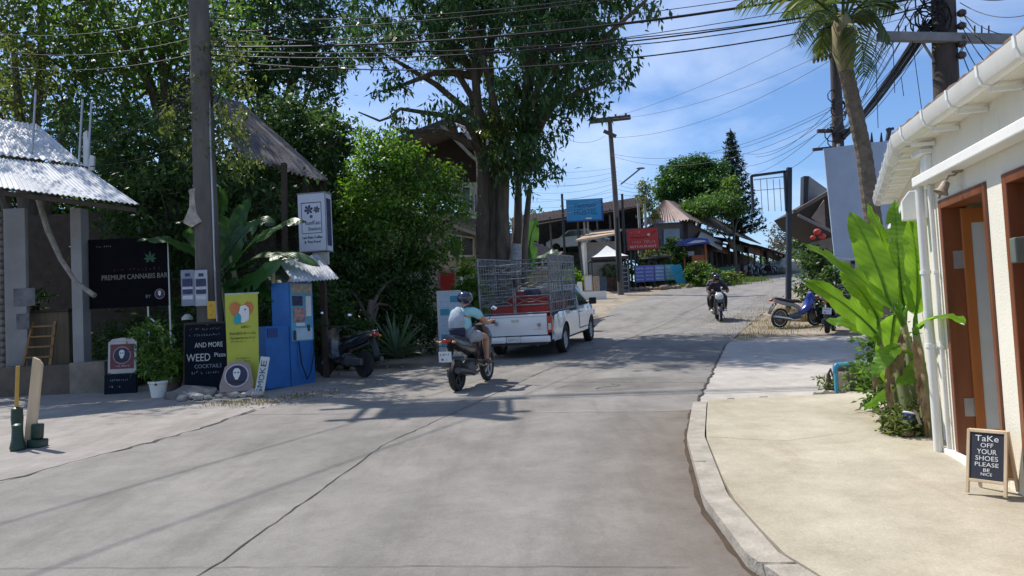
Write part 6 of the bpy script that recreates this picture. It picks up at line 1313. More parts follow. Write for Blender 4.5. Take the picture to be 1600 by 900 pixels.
# round-topped sign below
p = gz(-4.72, 12.45, .12); t = thing('round_sign', 'pinkish board with round skull emblem leaning under the yellow banner', 'sign', p, R(8), rx=R(-14))
MB().prism([(-.27, -.02), (.25, -.02), (.28, .1), (.22, .42), (.1, .5), (-.1, .5), (-.2, .40), (-.28, .1)], 0, .03).build('panel', M('sign_pinkish', (.33, .26, .24), .8, .1), t, bevel=.005)
def emblem(t, x, z, r, ring, bgm, y=-.004):
    T = Matrix.Translation((x, y, z)) @ Matrix.Rotation(PI / 2, 4, 'X')
    MB().lathe([(r, 0), (r, .004)], 28, T).build('emblem_ring', ring, t); MB().lathe([(r * .88, .004), (r * .88, .007)], 28, T).build('emblem_disc', bgm, t)
    MB().prism([(x - r * .1, z - r * .35), (x + r * .1, z - r * .35), (x + r * .28, z + r * .05), (x + r * .3, z + r * .4), (x + r * .15, z + r * .62), (x - r * .15, z + r * .62), (x - r * .3, z + r * .4), (x - r * .28, z + r * .05)], y - .012, y - .008).build('emblem_skull', chalk, t)
    mb = MB()
    for sg in (-1, 1): mb.lathe([(r * .07, 0), (r * .07, .003)], 8, Matrix.Translation((x + sg * r * .13, y - .013, z + r * .25)) @ Matrix.Rotation(PI / 2, 4, 'X'))
    mb.box(x - r * .7, x + r * .7, y - .012, y - .008, z - r * .62, z - r * .48); mb.build('emblem_eyes', ink, t)
emblem(t, -.0, .25, .20, M('ring_white', (.5, .48, .48), .7), M('disc_navy', (.03, .04, .08), .7, .3))
# SMOKE vertical board
p = gz(-4.28, 12.25, .03); t = thing('leaning_sign', 'narrow white board with vertical green lettering leaning by the rubble', 'sign', p, R(5), rx=R(-10), ry=R(9))
MB().box(-.075, .075, 0, .02, 0, .66).build('panel', M('board_white', (.55, .58, .58), .7, .1), t, bevel=.003)
for k, c in enumerate('SMOKE'): txt(c, .13, .0, .08 + .115 * k, -.004, t, M('green_ink', (.02, .12, .12), .7), rot=-PI / 2, width=.10)
# red A-frame sign on black base
p = gz(-7.35, 13.75); t = thing('a_board', 'white framed maroon A-board with round emblem on a black chalk panel', 'sign', p, R(4), rx=R(-5))
MB().box(-.26, .26, 0, .03, .38, .98).build('frame', M('frame_offwhite', (.5, .47, .45), .7), t, bevel=.01); MB().prism([(-.24, .98), (.24, .98), (.18, 1.03), (0, 1.05), (-.18, 1.03)], 0, .03).build('top_arch', M('frame_offwhite'), t)
MB().box(-.215, .215, -.006, -.001, .47, .93).build('poster', M('maroon', (.17, .045, .06), .7, .15), t); emblem(t, 0, .72, .165, M('ring_pink', (.4, .25, .25), .7), M('disc_navy'), -.008)
mb = MB(); scribble(mb, -.15, .15, .50, .04, -.007, 9, 91); mb.build('lettering', chalk, t)
MB().box(-.3, .28, -.04, -.01, 0, .36).build('chalk_panel', cbm, t, bevel=.004); mb = MB(); scribble(mb, -.2, .15, .24, .05, -.041, 9, 92); scribble(mb, -.2, .0, .12, .05, -.041, 6, 93); mb.build('lettering', M('chalk_dim'), t)
MB().box(-.26, -.2, 0, .08, 0, .4).box(.2, .26, 0, .08, 0, .4).build('leg', darkwood, t)
# black bar sign
c0 = at(140, 483, 14.4); c1 = at(264, 480, 14.4); w_ = (c1 - c0).x; zt = at(200, 372, 14.4).z - c0.z
t = thing('bar_sign', 'big black sign reading PREMIUM CANNABIS BAR beside the bar', 'sign', Vector(((c0.x + c1.x) / 2, 14.4, c0.z)), 0)
MB().box(-w_ / 2, w_ / 2, 0, .04, 0, zt).build('panel', M('sign_black', (.006, .006, .009), .9, .2, spec=.1), t, bevel=.004)
MB().beam((w_ / 2 + .02, .02, -1.2), (w_ / 2 + .0, .02, zt), .035).beam((w_ / 2 - .42, .03, -1.2), (w_ / 2 - .42, .03, 0), .03).beam((w_ / 2 - .42, .05, -.2), (w_ / 2 + .1, .05, -.7), .03).build('post', steel, t)
txt('PREMIUM CANNABIS BAR', .14, .12, zt * .435, -.004, t, M('letter_dim_white', (.22, .215, .18), .8), width=w_ * .83, ext=.006); txt('BY', .09, .38, zt * .14, -.004, t, M('letter_dim_white'), width=.1)
mb = MB(); scribble(mb, -w_ * .2, w_ * .42, zt * .52, .08, -.002, 12, 60); mb.build('lettering', M('letter_maroon', (.09, .01, .02), .8), t)
mb = MB(); scribble(mb, -w_ * .4, -w_ * .2, zt * .88, .04, -.002, 8, 61); mb.build('lettering', M('chalk_dim'), t)
mb = MB(); cx, cz = w_ * .28, zt * .68
for k in range(7):
    a = R(-60 + 50 * k) if False else R(90 + (k - 3) * 42); L_ = .17 - .02 * abs(k - 3); d = Vector((math.cos(a), 0, math.sin(a))); s_ = Vector((-d.z, 0, d.x)); mb.add([Vector((cx, -.004, cz)), Vector((cx, -.004, cz)) + d * L_ * .5 + s_ * .025, Vector((cx, -.004, cz)) + d * L_, Vector((cx, -.004, cz)) + d * L_ * .5 - s_ * .025], [(0, 1, 2, 3)])
mb.build('leaf_emblem', M('leaf_green_paint', (.02, .10, .05), .7), t); emblem(t, w_ * .39, zt * .17, .10, M('ring_pink'), M('disc_navy'), -.003)
# white pot with tall plant, other pots
p = gz(-6.28, 12.95); t = thing('potted_plant', 'bushy green plant in a white flower pot left of the chalkboard', 'potted plant', p)
MB().lathe([(.11, 0), (.15, .24), (.165, .25), (.165, .29), (.145, .29), (.10, .03)], 20).build('pot', white, t, smooth=True)
V, Fq = leaves(crown_pts([(0, 0, .65, .22, .2, .35), (-.05, 0, 1.05, .28, .2, .35)], 60, 20, .13, np.random.default_rng(31))[1], .11, .42, .5, rg=np.random.default_rng(32)); npmesh('foliage', V, Fq, L_mid, t); MB().tube([(0, 0, .2), (0, 0, .9)], .012, 6).build('stem', bark, t)
p = gz(-6.5, 14.0); t = thing('potted_plant', 'small leafy plant in a brown clay pot beside the chalkboard', 'potted plant', gz(-6.4, 13.8))
MB().lathe([(.12, 0), (.16, .22), (.17, .27), (.14, .27), (.1, .03)], 16).build('pot', M('clay', (.13, .09, .07), .85, .2), t, smooth=True); V, Fq = leaves(crown_pts([(0, 0, .5, .25, .2, .25)], 30, 20, .12, np.random.default_rng(33))[1], .13, .45, .3, rg=np.random.default_rng(34)); npmesh('foliage', V, Fq, L_bright, t)
# light box sign
p = at(489, 392, 14.6); t = thing('light_box_sign', 'white box sign with dark star flowers and script on a post', 'sign', p, R(-10)); LW, LH = .58, 1.15
MB().box(-LW / 2, LW / 2, 0, .32, 0, LH).build('box', M('lightbox', (.50, .53, .62), .5, .06), t, bevel=.008); nv_ = M('navy_ink', (.015, .02, .07), .6)
mb = MB()
for b in ((-LW / 2 - .012, LW / 2 + .012, -.008, .33, LH, LH + .02), (-LW / 2 - .012, LW / 2 + .012, -.008, .33, -.02, 0), (LW / 2, LW / 2 + .012, -.008, .01, 0, LH)): mb.box(*b)
mb.build('trim', M('trim_grey', (.2, .2, .24), .5), t); mb = MB(); 
for b in ((-.22, -.21, -.004, 0, .35, .97), (.20, .21, -.004, 0, .35, .97), (-.22, .21, -.004, 0, .35, .36), (-.22, .21, -.004, 0, .96, .975)): mb.box(*b)
mb.build('border', nv_, t)
def star(cx, cz, r):
    mb = MB()
    for k in range(6):
        a = R(60 * k + 15); d = Vector((math.cos(a), 0, math.sin(a))); s_ = Vector((-d.z, 0, d.x)); c = Vector((cx, -.006, cz)); mb.add([c, c + d * r * .7 + s_ * r * .28, c + d * r, c + d * r * .7 - s_ * r * .28], [(0, 1, 2, 3)])
    mb.build('flower_mark', nv_, t)
star(-.06, .83, .10); star(.11, .82, .075); star(-.01, .69, .04)
txt('sunKao', .12, .02, .56, -.004, t, nv_, width=.32); txt('Station', .10, .05, .44, -.004, t, nv_, width=.26); txt('Last Rain Coffee', .07, 0, .27, -.004, t, nv_, width=.42, ext=.008); txt('& Thai Food', .07, .0, .18, -.004, t, nv_, width=.34, ext=.008)
mb = MB(); scribble(mb, LW / 2 * 0, .01, 0, .01, 0, 1, 1); MB().box(LW / 2 + .001, LW / 2 + .005, .06, .26, .1, 1.05).build('side_print', M('side_navy', (.03, .04, .12), .6, .5, 6), t)
pb_ = at(497, 425, 14.75); MB().beam((.1, .2, -3), (.1, .2, 0), .10).build('post', darkwood, t); MB().box(-.05, .28, .08, .14, -.28, -.03).build('hanger_plate', M('plate_pale', (.45, .44, .42), .8), t)
tag(MB().beam(at(443, 470, 15.2) - Vector((0, 0, 1.4)), at(444, 255, 15.2), .1).beam(at(444, 262, 15.2), at(425, 258, 15.2), .06).build('timber_post', darkwood), 'dark bare timber post left of the light box sign', 'post')
# water vending machine
p = Vector((-3.95, 13.85, H(13.8))); t = thing('water_machine', 'tall blue water vending machine under a small corrugated roof', 'vending machine', p, R(60))
MB().box(-.34, .26, 0, .46, 0, 1.92).build('cabinet', blue, t, bevel=.01)
fx0, fx1 = -.31, .235
fp = MB().box(fx0, fx1, -.012, -.0, .82, 1.90).build('front_panel', M('panel_aqua', (.10, .33, .48), .5, .1, 4), t)
MB().box(-.29, .21, -.02, -.012, 1.72, 1.88).build('header', M('header_tan', (.42, .36, .30), .7, .3, 12), fp); mb = MB()
mb.box(-.27, -.02, -.022, -.012, 1.48, 1.66); mb.build('photo_block', M('photo_navy', (.04, .05, .12)), fp); MB().box(-.25, .02, -.022, -.012, 1.18, 1.44).build('photo_block', M('photo_pink', (.42, .25, .22), .7, .5, 14), fp)
mb = MB(); mb.box(.06, .19, -.022, -.012, 1.28, 1.66); mb.box(-.2, .02, -.022, -.012, 1.10, 1.16); mb.build('notice', paper, fp); MB().box(-.22, .2, -.02, -.012, .84, 1.06).build('tray', M('tray_white', (.40, .55, .65), .5, .1), fp)
mb = MB(); mb.box(-.27, -.22, -.04, -.012, .84, 1.02); mb.box(.08, .13, -.04, -.012, 1.0, 1.12); mb.build('dispenser', dark, fp, bevel=.005)
mb = MB(); mb.tube([(-.16, -.03, .82), (-.14, -.06, .4), (-.02, -.07, .10), (.08, -.06, .22), (.2, -.05, .62), (.22, -.03, .84)], .012, 8); mb.build('hose', cable, t, smooth=True)
mb = MB(); mb.box(-.90, -.34, .02, .44, 0, 1.12); mb.build('side_cabinet', blue, t, bevel=.01)
mb = MB(); mb.box(-.85, -.62, .01, .02, .92, 1.08); mb.build('cabinet_hatch', M('blue_deep', (.01, .05, .2), .5), t)
bpy.context.view_layer.update(); iv = t.matrix_world.inverted(); mb = MB(); mb.sheet(iv @ at(436, 410, 13.9), iv @ at(496, 398, 14.5), iv @ at(530, 436, 13.7), iv @ at(458, 441, 13.2), 14, .012); mb.build('roof', M('small_roof', (.50, .52, .56), .5, .2, 4, metal=.3, grime=.3), t, smooth=True)
for a_, b_ in (((-.28, .05, 1.9), (-.2, .0, 2.1)), ((.2, .05, 1.9), (.22, .0, 2.08)), ((-.3, .42, 1.9), (-.3, .44, 2.2)), ((-.28, 0, 1.95), (.2, 0, 2.05))): MB().beam(a_, b_, .05).build('roof_strut', palewood, t)
# price board stand at left verge
p = gz(-1.5, 17.4); t = board('price_board', 'white and blue upright price board behind the turquoise-shirted rider', 'sign', p, R(8), .52, 1.5, .1, M('board_bluish', (.42, .52, .62), .6, .06), steel)
mb = MB()
for k in range(4): mb.box(.02 if k % 2 == 0 else -.22, .22 if k % 2 == 0 else .0, -.006, 0, 1.35 - k * .3, 1.5 - k * .3)
mb.box(-.22, .2, -.006, 0, .3, .42); mb.build('print', teal, t); mb = MB()
for k in range(8): scribble(mb, -.2, .0, 1.5 - k * .14, .022, -.002, 10, 100 + k)
mb.build('lettering', ink, t)

# blue hostel sign on posts
s0 = at(886, 345, 46); s1_ = at(940, 340, 46); w_ = (s1_ - s0).x; hh_ = at(912, 311, 46).z - at(912, 344, 46).z
t = thing('hostel_sign', 'blue HOSTEL billboard raised on posts above the car port', 'sign', Vector(((s0.x + s1_.x) / 2, 46, at(912, 344, 46).z)), R(-3), ry=0)
MB().box(-w_ / 2, w_ / 2, 0, .18, 0, hh_).build('panel', M('sign_blue', (.035, .26, .50), .5, .05), t); mb = MB()
mb.box(-w_ / 2, w_ / 2, -.01, .19, -.07, 0); mb.box(w_ / 2, w_ / 2 + .12, -.01, .19, -.07, hh_); mb.build('edge', M('sign_blue_dark', (.01, .06, .28), .5), t)
txt('Hammock', .4, .1, hh_ * .7, -.006, t, M('sign_ink', (.01, .09, .25), .6), width=w_ * .6, ext=.01); txt('HOSTEL', .5, .1, hh_ * .38, -.006, t, M('sign_ink'), width=w_ * .66, ext=.01); MB().box(.1, .45, -.012, -.002, .06, .14).build('white_strip', white, t)
MB().beam((.0, .3, -2.2), (0, .3, .2), .11).beam((.22, .3, -2.2), (.22, .3, .2), .11).build('post', M('post_pale', (.35, .3, .24), .8), t)
for k, (px, yt, yb, d) in enumerate(((878, 303, 400, 45.5), (972, 303, 410, 44.5))):
    b0 = at(px + 4, yb, d); tag(MB().tube([(b0.x, d, H(d)), at(px, yt, d)], .075, 8).build('steel_post', black), ['thin black steel post left of the blue billboard', 'thin black steel post right behind the T pole'][k], 'post')
# red restaurant sign
s0 = at(981, 390, 45); s1_ = at(1029, 388, 45); w_ = (s1_ - s0).x; hh_ = at(1005, 357, 45).z - at(1005, 389, 45).z
t = thing('restaurant_sign', 'red restaurant sign with white print below the tin-roofed house', 'sign', Vector(((s0.x + s1_.x) / 2, 45, at(1005, 389, 45).z)), R(-4))
MB().box(-w_ / 2, w_ / 2, 0, .15, 0, hh_).build('panel', M('sign_red', (.42, .025, .022), .5, .08), t); MB().box(-w_ / 2 - .05, w_ / 2 + .05, .01, .17, -.06, hh_ + .05).build('edge', dark, t)
mb = MB(); scribble(mb, -w_ * .44, -w_ * .05, hh_ * .8, .12, -.004, 9, 200); scribble(mb, -w_ * .42, w_ * .42, hh_ * .27, .24, -.004, 11, 201); mb.build('lettering', M('pinkish_print', (.5, .3, .28), .6), t); txt('RESTAURANT', .2, 0, hh_ * .12, -.005, t, M('pinkish_print2', (.6, .5, .48), .6), width=w_ * .86)
mb = MB(); mb.tube([(-w_ * .4, -.01, hh_ * .58), (0, -.01, hh_ * .56), (w_ * .2, -.01, hh_ * .6), (w_ * .42, -.01, hh_ * .86)], .02, 5); mb.build('swoosh', ink, t); MB().ell((w_ * .2, -.02, hh_ * .68), .10, .02, .09).build('dish_mark', M('dish_cream', (.6, .45, .3), .6), t)
MB().beam((-.75, .25, -3.0), (-.75, .25, .2), .12).beam((-.5, .25, -2), (-.5, .25, 0), .08).build('post', dark, t)
mb = MB()
for k, px in enumerate((1000, 1010)):
    tag(MB().beam((at(px, 350, 46).x, 46, H(46)), at(px - 3, 318, 46), .14).build('concrete_post', conc), ['pale bare concrete post behind the red sign, left of two', 'pale bare concrete post behind the red sign, right of two'][k], 'post')
# rental banners
bx = [(993, 1008, (.10, .12, .42), 'blue rental banner with rows of photos, leftmost of four'), (1008, 1023, (.12, .13, .45), 'blue rental banner with price rows, second from left'), (1024, 1039, (.18, .24, .55), 'pale blue rental banner, third from left'), (1040, 1055, (.16, .42, .42), 'greenish rental banner, rightmost of four')]
for k, (x0_, x1_, c, lb_) in enumerate(bx):
    a = at(x0_, 441 - k, 43.6 + k * .35); b = at(x1_, 441 - k, 43.8 + k * .35); zt = at(x0_, 415 - k * .5, 43.6 + k * .35).z
    t = thing('rental_banner', lb_, 'banner', Vector((a.x, a.y, a.z)), math.atan2(b.y - a.y, b.x - a.x), 'rental banners on the rock wall'); w_ = (b - a).length; h_ = zt - a.z
    MB().box(0, w_, 0, .03, 0, h_).build('panel', M('banner_c%d' % k, c, .6, .12, 3), t); mb = MB()
    for r_ in range(4): mb.box(w_ * .1, w_ * .9, -.01, 0, h_ * (.1 + .22 * r_), h_ * (.2 + .22 * r_))
    mb.build('print', M('banner_print_%d' % (k > 1), [(.30, .36, .6), (.45, .6, .62)][k > 1], .6, .6, 18), t); MB().beam((0, .05, -.6), (0, .05, h_), .05).beam((w_, .05, -.6), (w_, .05, h_), .05).build('post', dark, t)
t = thing('stall_roof', 'low dark stall with red goods behind the rental banners', 'stall', gz(10.6, 45.4)); a = at(997, 407, 45) - t.location; b = at(1048, 401, 45) - t.location
MB().sheet(a + Vector((0, 1.6, .3)), b + Vector((0, 1.6, .3)), b, a, 0, 0, th=.06).build('roof', dark, t); MB().box(a.x + .2, b.x - .2, .5, 1.2, -.5, a.z - .25).build('counter', M('stall_red', (.20, .03, .03), .8, .5, 5), t); MB().beam((a.x, a.y, -.5), a, .06).beam((b.x, b.y, -.5), b, .06).build('post', dark, t)
a = at(1060, 440, 43.8); t = thing('leaning_board', 'turquoise surfboard-shaped board leaning beside the rental banners', 'board', Vector((a.x + .15, 43.6, a.z - .15)), R(-8), rx=R(-8), ry=R(-14)); MB().prism([(-.28, 0), (.30, 0), (.30, 1.15), (.1, 1.2), (-.32, 1.2)], 0, .04).build('panel', M('board_turq', (.01, .26, .40), .5, .3, 2), t)
# bottle shelf
a = at(975, 456, 42.0); zt = at(972, 415, 42).z - H(42); t = thing('bottle_shelf', 'tall grey rack of drink shelves left of the rental banners', 'shelf', gz(a.x, 42), R(-3))
mb = MB(); 
for x in (-.29, .29): mb.box(x - .02, x + .02, 0, .3, 0, zt)
mb.box(-.29, .29, .28, .30, 0, zt); mb.build('frame', M('shelf_grey', (.36, .40, .43), .5), t)
for k in range(6):
    s_ = MB().box(-.29, .29, 0, .28, .08 + k * zt / 6, .11 + k * zt / 6).build('shelf', M('shelf_grey'), t); mb = MB()
    for j in range(5): mb.lathe([(.035, 0), (.035, .13), (.015, .16), (.015, .2)], 8, Matrix.Translation((-.22 + .11 * j, .12, .11 + k * zt / 6)))
    mb.build('bottles', M('bottle_dark', (.05, .07, .1), .2, .3), s_)
# gazebo
t = thing('gazebo_tent', 'white pointed gazebo tent with dark valance beside the tan shed', 'tent', gz(at(950, 420, 43).x, 43)); c = t.location; zr = at(950, 403, 43).z - c.z; za_ = at(950, 384, 43).z - c.z; hw = 1.05
mb = MB(); n = 10; prev = None
for k in range(n + 1):
    s_ = k / n; r_ = hw * (1 - s_) + .03; z = zr + (za_ - zr) * (s_ ** 1.35); mb.add([(-r_, -r_, z), (r_, -r_, z), (r_, r_, z), (-r_, r_, z)], [])
mb.f = [(4 * k + j, 4 * k + (j + 1) % 4, 4 * (k + 1) + (j + 1) % 4, 4 * (k + 1) + j) for k in range(n) for j in range(4)]; mb.m = [0] * len(mb.f); mb.build('canopy', white, t)
mb = MB()
for b in ((-hw, hw, -hw - .01, -hw + .01, zr - .16, zr), (-hw, hw, hw - .01, hw + .01, zr - .16, zr), (-hw - .01, -hw + .01, -hw, hw, zr - .16, zr), (hw - .01, hw + .01, -hw, hw, zr - .16, zr)): mb.box(*b)
mb.build('valance', M('valance_dark', (.05, .05, .055), .8), t)
for x in (-hw, hw):
    for y in (-hw, hw): MB().beam((x, y, 0), (x, y, zr), .06).build('leg', dark, t)
MB().box(-.7, .5, .2, .7, 0, .8).build('table', M('drape_brown', (.10, .06, .05), .9, .4, 4), t)
# white low wall with frames beside it
a = at(920, 465, 40.5); t = thing('low_white_wall', 'low white wall holding framed pictures right of the truck cab', 'low wall', gz(at(926, 465, 38).x, 38), R(-4))
MB().box(-.75, .72, 0, .25, -.1, .42).box(-.75, -.5, 0, .25, .42, .95).build('wall', white, t, bevel=.01)
for k, (x, w_, c, lb_) in enumerate(((-.18, .42, (.55, .40, .22), 'tan framed picture on the low white wall, left one'), (.24, .28, (.45, .33, .24), 'small brown framed picture on the low white wall, middle one'), (.58, .34, (.06, .09, .12), 'dark framed picture on the low white wall, right one'))):
    bpy.context.view_layer.update(); p = t.matrix_world @ Vector((x, .08, .44)); b = board('framed_picture', lb_, 'picture', p, R(-4), w_ * .8, .75 - .08 * k, .05, paper if k == 0 else M('pic_%d' % k, c, .7, .4, 8), M('picframe_%d' % k, c, .7), th=.03, tilt=R(-8), fw=.05)
# green bin
a = at(1135, 425, 49); t = thing('green_bin', 'green waste bin by the road below the shops', 'bin', gz(a.x, 49)); MB().prism([(-.45, 0), (.45, 0), (.5, .8), (-.5, .8)], -.35, .35).build('body', M('bin_green', (.02, .15, .09), .6, .2), t); MB().box(-.52, .52, -.38, .38, .8, .86).build('lid', M('bin_green'), t)
# grey tarp heap far right of the crest
t = tag(rock((0, 0, 0), 1.5, 8, .55).build('tarp_heap', M('tarp_white', (.5, .5, .48), .8, .2, 2), smooth=False), 'pale heap of sheets at the crest right of the last motorbike', 'heap'); t.location = gz(at(1232, 420, 62).x, 62, .6)
# red lanterns
for k, (px, py, r_) in enumerate(((1277, 362, .13), (1285, 369, .12), (1270, 371, .09))):
    o = MB().ell((0, 0, 0), r_, r_, r_ * .8, 14, 10).build('lantern', M('lantern_red', (.50, .05, .05), .6, .3, 3), smooth=True); o.location = at(px, py, 25); tag(o, ['large red paper lantern under the dark eave', 'medium red paper lantern right of the large one', 'small red paper lantern lowest left under the eave'][k], 'lantern')

# sign frame on a tall post
b0 = gz(9.15, 24.6); t = thing('sign_frame', 'tall black post carrying an empty rectangular sign frame', 'sign frame', b0); g = lambda px, py, d=24.6: at(px, py, d) - b0
MB().beam((0, 0, -.1), g(1233, 262), .15).build('post', M('frame_blueblack', (.02, .028, .045), .5), t)
mb = MB(); fm = M('frame_blueblack'); A, B, C, D = g(1174, 275), g(1226, 268), g(1229, 330), g(1177, 332)
for a, b in ((A, B), (B, C), (A, D)): mb.beam(a, b, .08)
mb.beam(B, g(1233, 266), .06); mb.beam(C, g(1237, 330), .06); mb.build('frame', fm, t)
mb = MB()
for k in range(1, 5): mb.beam(g(1178 + k * 10, 280), g(1181 + k * 10, 330), .02)
mb.beam(g(1178, 281), g(1226, 276), .03); mb.beam(g(1178, 298), g(1226, 294), .02); mb.build('inner_bar', steel, t)
# T pole
b0 = gz(at(969, 440, 40).x, 40); t = thing('utility_pole', 'slender utility pole with a T crossarm behind the gazebo tent', 'utility pole', b0); g = lambda px, py, d=40: at(px, py, d) - b0
MB().tube([(0, 0, -.2), g(961, 300), g(952, 183)], [.17, .145, .12], 10).build('pole', polec, t, smooth=True); MB().beam(g(921, 190, 39.8), g(985, 183, 39.8), .18, .24).build('crossarm', M('arm_brown', (.09, .07, .06), .8), t); MB().beam(g(944, 205), g(962, 213, 39.7), .16, .2).build('crossarm', M('arm_brown'), t)
mb = MB()
for px, py in ((930, 184), (945, 182), (962, 180), (978, 178)): mb.lathe([(.05, 0), (.09, .08), (.05, .12), (.07, .18)], 8, Matrix.Translation(g(px, py + 4, 39.8)))
mb.build('insulator', M('porcelain_brown', (.07, .04, .03), .3), t); mb = MB(); mb.beam(g(970, 288), g(1000, 264), .08); mb.ell(g(1001, 263), .25, .1, .06); mb.build('street_light', M('lamp_grey', (.15, .17, .2), .5), t)
mb = MB(); mb.tube([g(964, 340, 39.7), g(966, 440, 39.7)], .09, 6); mb.build('cable_coil', cable, t)
# right big pole
b0 = Vector((7.25, 12.4, H(12.4))); t = thing('utility_pole', 'large dark utility pole rising behind the white building roof', 'utility pole', b0); g = lambda px, py, d=12.2: at(px, py, d) - b0
MB().tube([(g(1485, 400).x, g(1485, 400).y, -.3), g(1477, 100), g(1470, -120)], [.24, .195, .17], 14).build('pole', M('pole_dark', (.075, .06, .055), .9, .35, 4, bump=.7, stretch=(1, 1, .2)), t, smooth=True)
MB().beam(g(1372, 57, 12.0), g(1578, 61, 12.0), .12, .14).build('crossarm', M('arm_grey', (.22, .22, .23), .7, .2), t); mb = MB(); mb.beam(g(1440, 64, 12.1), g(1463, 100, 12.2), .03); mb.beam(g(1490, 100, 12.1), g(1508, 68, 12.1), .03); mb.build('brace', steel, t)
mb = MB()
for px in (1404, 1415, 1427, 1523, 1534, 1545): mb.tube([g(px, 54, 12), g(px, 40, 12)], .012, 6)
mb.build('pin', dark, t); mb = MB()
for k, py in enumerate((22, 42, 62, 70, 88)):
    mb.lathe([(.03, 0), (.07, .03), (.07, .09), (.03, .12)], 10, Matrix.Translation(g(1503, py + 4, 12.0)))
mb.build('insulator', M('porcelain_brown'), t)
mb = MB(); rgc = random.Random(5)
for k in range(12):
    c0 = g(rgc.uniform(1440, 1462), rgc.uniform(-5, 40), 12.0); R_ = rgc.uniform(.12, .3); mb.tube([c0 + Vector((R_ * math.cos(a), 0, R_ * math.sin(a))) for a in np.linspace(0, 2 * PI, 12)], .012, 5)
mb.build('cable_coil', cable, t)
# mid pole behind palm
b0 = gz(at(1310, 430, 26).x, 26); t = thing('utility_pole', 'cluttered utility pole standing behind the hoarding and palm', 'utility pole', b0); g = lambda px, py, d=26: at(px, py, d) - b0
MB().tube([(0, 0, -.2), g(1309, 200), g(1303, 40)], [.24, .2, .17], 10).build('pole', M('pole_dark'), t, smooth=True); mb = MB(); mb.beam(g(1277, 205), g(1330, 204), .12); mb.beam(g(1270, 234), g(1300, 231), .1); mb.beam(g(1330, 30), g(1372, 32), .12); mb.beam(g(1260, 36), g(1330, 32), .14); mb.build('crossarm', M('arm_brown'), t)
mb = MB()
for (x0_, py, x1_) in ((1272, 78, 1303), (1272, 93, 1297)):
    for k in range(5): mb.lathe([(.03, -.05), (.15, 0), (.03, .05)], 10, Matrix.Translation(g(x0_ + (x1_ - x0_) * k / 4, py - k * 1.5, 25.8)) @ Matrix.Rotation(PI / 2, 4, 'Y'))
mb.build('insulator', M('porcelain_brown'), t); mb = MB(); rgc = random.Random(6)
for k in range(14):
    c0 = g(rgc.uniform(1298, 1318), rgc.uniform(150, 225), 25.9); R_ = rgc.uniform(.1, .3); mb.tube([c0 + Vector((R_ * math.cos(a), 0, R_ * math.sin(a))) for a in np.linspace(0, 2 * PI, 10)], .02, 5)
mb.build('cable_coil', cable, t)
# small bracket with insulators above the hoarding
t = thing('bracket_post', 'short steel post with insulators above the hoarding', 'post', at(1380, 218, 22.6)); mb = MB(); o = Vector(t.location); mb.beam((0, 0, -.6), at(1390, 200, 22.6) - o, .1); mb.beam(at(1385, 203, 22.6) - o, at(1396, 201, 22.6) - o, .08); mb.build('post', dark, t); mb = MB()
for px in (1362, 1377): mb.tube([at(px, 222, 22.6) - o, at(px, 207, 22.6) - o], [.05, .015], 6)
mb.build('insulator', black, t)

# ------------------------------------------------- overhead cables
ORDW = 'first second third fourth fifth sixth seventh eighth ninth tenth eleventh twelfth'.split(); ORD = {}
def wire(a, b, sag=.3, r=.012, label=None, grp='overhead cables', n=20):
    a = Vector(a); b = Vector(b); pts = [a.lerp(b, i / n) - Vector((0, 0, 4 * sag * (i / n) * (1 - i / n))) for i in range(n + 1)]
    o = MB().tube(pts, r * .72, 5, False).build('overhead_cable', cable)
    if label in ORD: ORD[label] += 1; label = label.replace('one of', ('the %s highest of' % ORDW[ORD[label] - 1]) if ORD[label] > 1 else 'the highest of')
    tag(o, label, 'cable', grp); return o
rg = random.Random(17)
LBL = 'one of the black cables from the near pole to the right pole'
ORD[LBL] = 0
ends = [(28, -80), (40, 20), (50, -60), (66, -20), (72, -10), (78, 25), (92, 40), (112, 5)]
for k, (yl, yr) in enumerate(ends):
    wire(at(318, yl, 13.8), at(1450, yr - 30, 12.2), rg.uniform(.25, .75), rg.choice([.010, .012, .014, .018]), LBL)
wire(at(318, 73, 13.8), at(1450, -40, 12.2), .35, .026, 'thickest black cable crossing high above the road', 'overhead cables'); wire(at(318, 86, 13.8), at(1460, -10, 12.2), .42, .02, LBL)
ORD['one of the black cables running left from the near pole through the trees'] = 0
for k, (yl, yr) in enumerate([(45, -45), (70, -5), (92, 20)]): wire(at(-60, yl, 15), at(318, yr + 60, 13.8), .3, .011, 'one of the black cables running left from the near pole through the trees', 'cables left of the near pole')
wire(at(140, 260, 14.7), at(295, 222, 13.8), .1, .012, 'pale slack service cable from the near pole to the bar roof'); wire(at(105, 228, 15), at(300, 150, 13.8), .2, .01, 'upper thin green cable from the roof mast to the near pole'); wire(at(52, 135, 15), at(128, 155, 14.7), .03, .008, 'short thin wire strung between the roof masts')
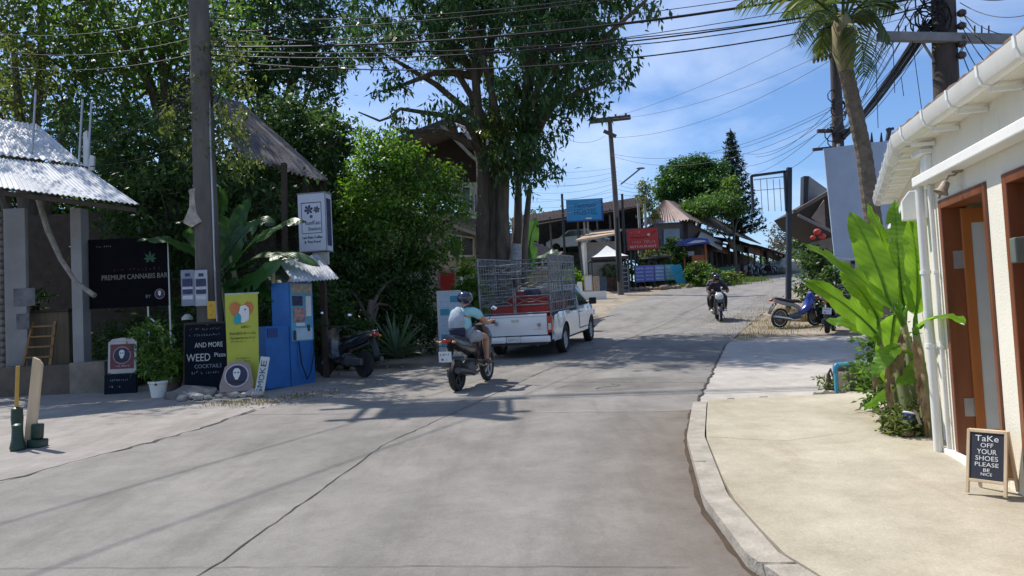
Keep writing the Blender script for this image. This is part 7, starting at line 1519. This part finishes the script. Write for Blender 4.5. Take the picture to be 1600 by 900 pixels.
# line following the road overhead, behind the camera (they throw the long shadows on the road)
zt_ = lp.z + za + .15
for k, dx in enumerate((-.6, .9)):
    wire((lp.x + dx, lp.y, zt_), (lp.x + dx - 13, lp.y - 26, zt_ + .3), .5, .018, 'black line running from the near pole back past the camera', 'lines passing over the camera')
for k, dx in enumerate((-.8, 0, .8)):
    wire((lp.x + dx, lp.y, zt_), at(921 + 30 * k, 186, 39.8), .8, .012, 'line following the left side of the road to the T pole', 'lines to the T pole')
LT = 'one of the thin lines from the T pole to the palm'
ORD[LT] = 0
for k, (y0_, y1_) in enumerate([(184, 36), (186, 78), (215, 93), (240, 165), (243, 180)]): wire(at(955, y0_, 39.8), at(1300 if k < 3 else 1303, y1_, 26), .3 + .2 * k, .012, LT, 'lines from the T pole')
LU = 'one of the lines falling left from the palm across blue sky'
ORD[LU] = 0
for k, (x0_, y0_, d0_, y1_) in enumerate([(1180, 245, 45, 165), (1165, 240, 48, 178), (1150, 260, 55, 190), (1090, 240, 60, 170), (1200, 270, 50, 205), (1160, 275, 55, 185)]): wire(at(x0_, y0_, d0_), at(1303, y1_, 26), .5, .014, LU, 'lines running up the road')
LM = 'one of the thin lines left of the T pole'; ORD[LM] = 0
for k in range(9): wire(at(825, 268 + k * 8, 45), at(964, 262 + k * 6, 40), .15 + .12 * (k % 3), .011, LM, 'lines left of the T pole')
for k in range(4): wire(at(966, 282 + k * 7, 40), at(1012 + 4 * k, 285 + k * 5, 50), .2, .011, 'short line right of the T pole towards the tin-roofed house', 'lines right of the T pole')
wire(at(845, 185, 42), at(945, 213, 40), .8, .012, 'sagging line joining the T pole from behind the huge tree')
LF = 'one of the many lines fanning from the large right pole down to the mid pole'
for k in range(16):
    wire(at(1375 + (k % 8) * 11 + rg.uniform(-4, 4), 58 if k % 2 else rg.uniform(-60, 20), 12), at(1303 + rg.uniform(-6, 14), rg.uniform(140, 215), 26), rg.uniform(.05, .6), rg.choice([.008, .010, .012]), LF, 'lines fanning to the mid pole')
for k in range(12): wire(at(1448 + rg.uniform(-7, 7), 38 + rg.uniform(-8, 8), 12.1), at(1318 + rg.uniform(-3, 3), 212 + rg.uniform(-5, 5), 26), .2 + rg.uniform(-.06, .06), rg.choice([.02, .03, .04]), 'one strand of the thick dark cable bundle leaving the right pole', 'strands of the thick bundle')
for k, (x0_, y0_, x1_, y1_) in enumerate([(1425, 62, 1440, 170), (1368, 70, 1372, 200), (1408, 120, 1412, 150), (1395, 60, 1398, 145)]): wire(at(x0_, y0_, 12), at(x1_, y1_, 12.3), .0, .008, 'thin dangling wire end below the right crossarm', 'dangling wires')
for k, py in enumerate((22, 45, 66, 88)): wire(at(1505, py, 12), at(1600 - k * 18, 120 + k * 12 - 2 * k, 9.5), .15, .011, 'black service wire dropping from the right pole behind the roof', 'service wires')
for k in range(4): wire(at(1500, -10 + 14 * k, 12.1), at(1640, -30 + 40 * k, 11 - k), .2, .009, 'thin line leaving the frame to the right of the big pole', 'lines to the right')
for k in range(6): wire(at(1300, 30 + k * 4, 26), at(1470, -60 + 14 * k, 12.2), .1, .010, LF, 'lines fanning to the mid pole')
for k in range(4): wire(at(1215 + 25 * k, -40, 13), at(1304, 90 + k * 10, 26), .3, .010, 'line dropping behind the palm crown to the mid pole', 'lines behind the palm')
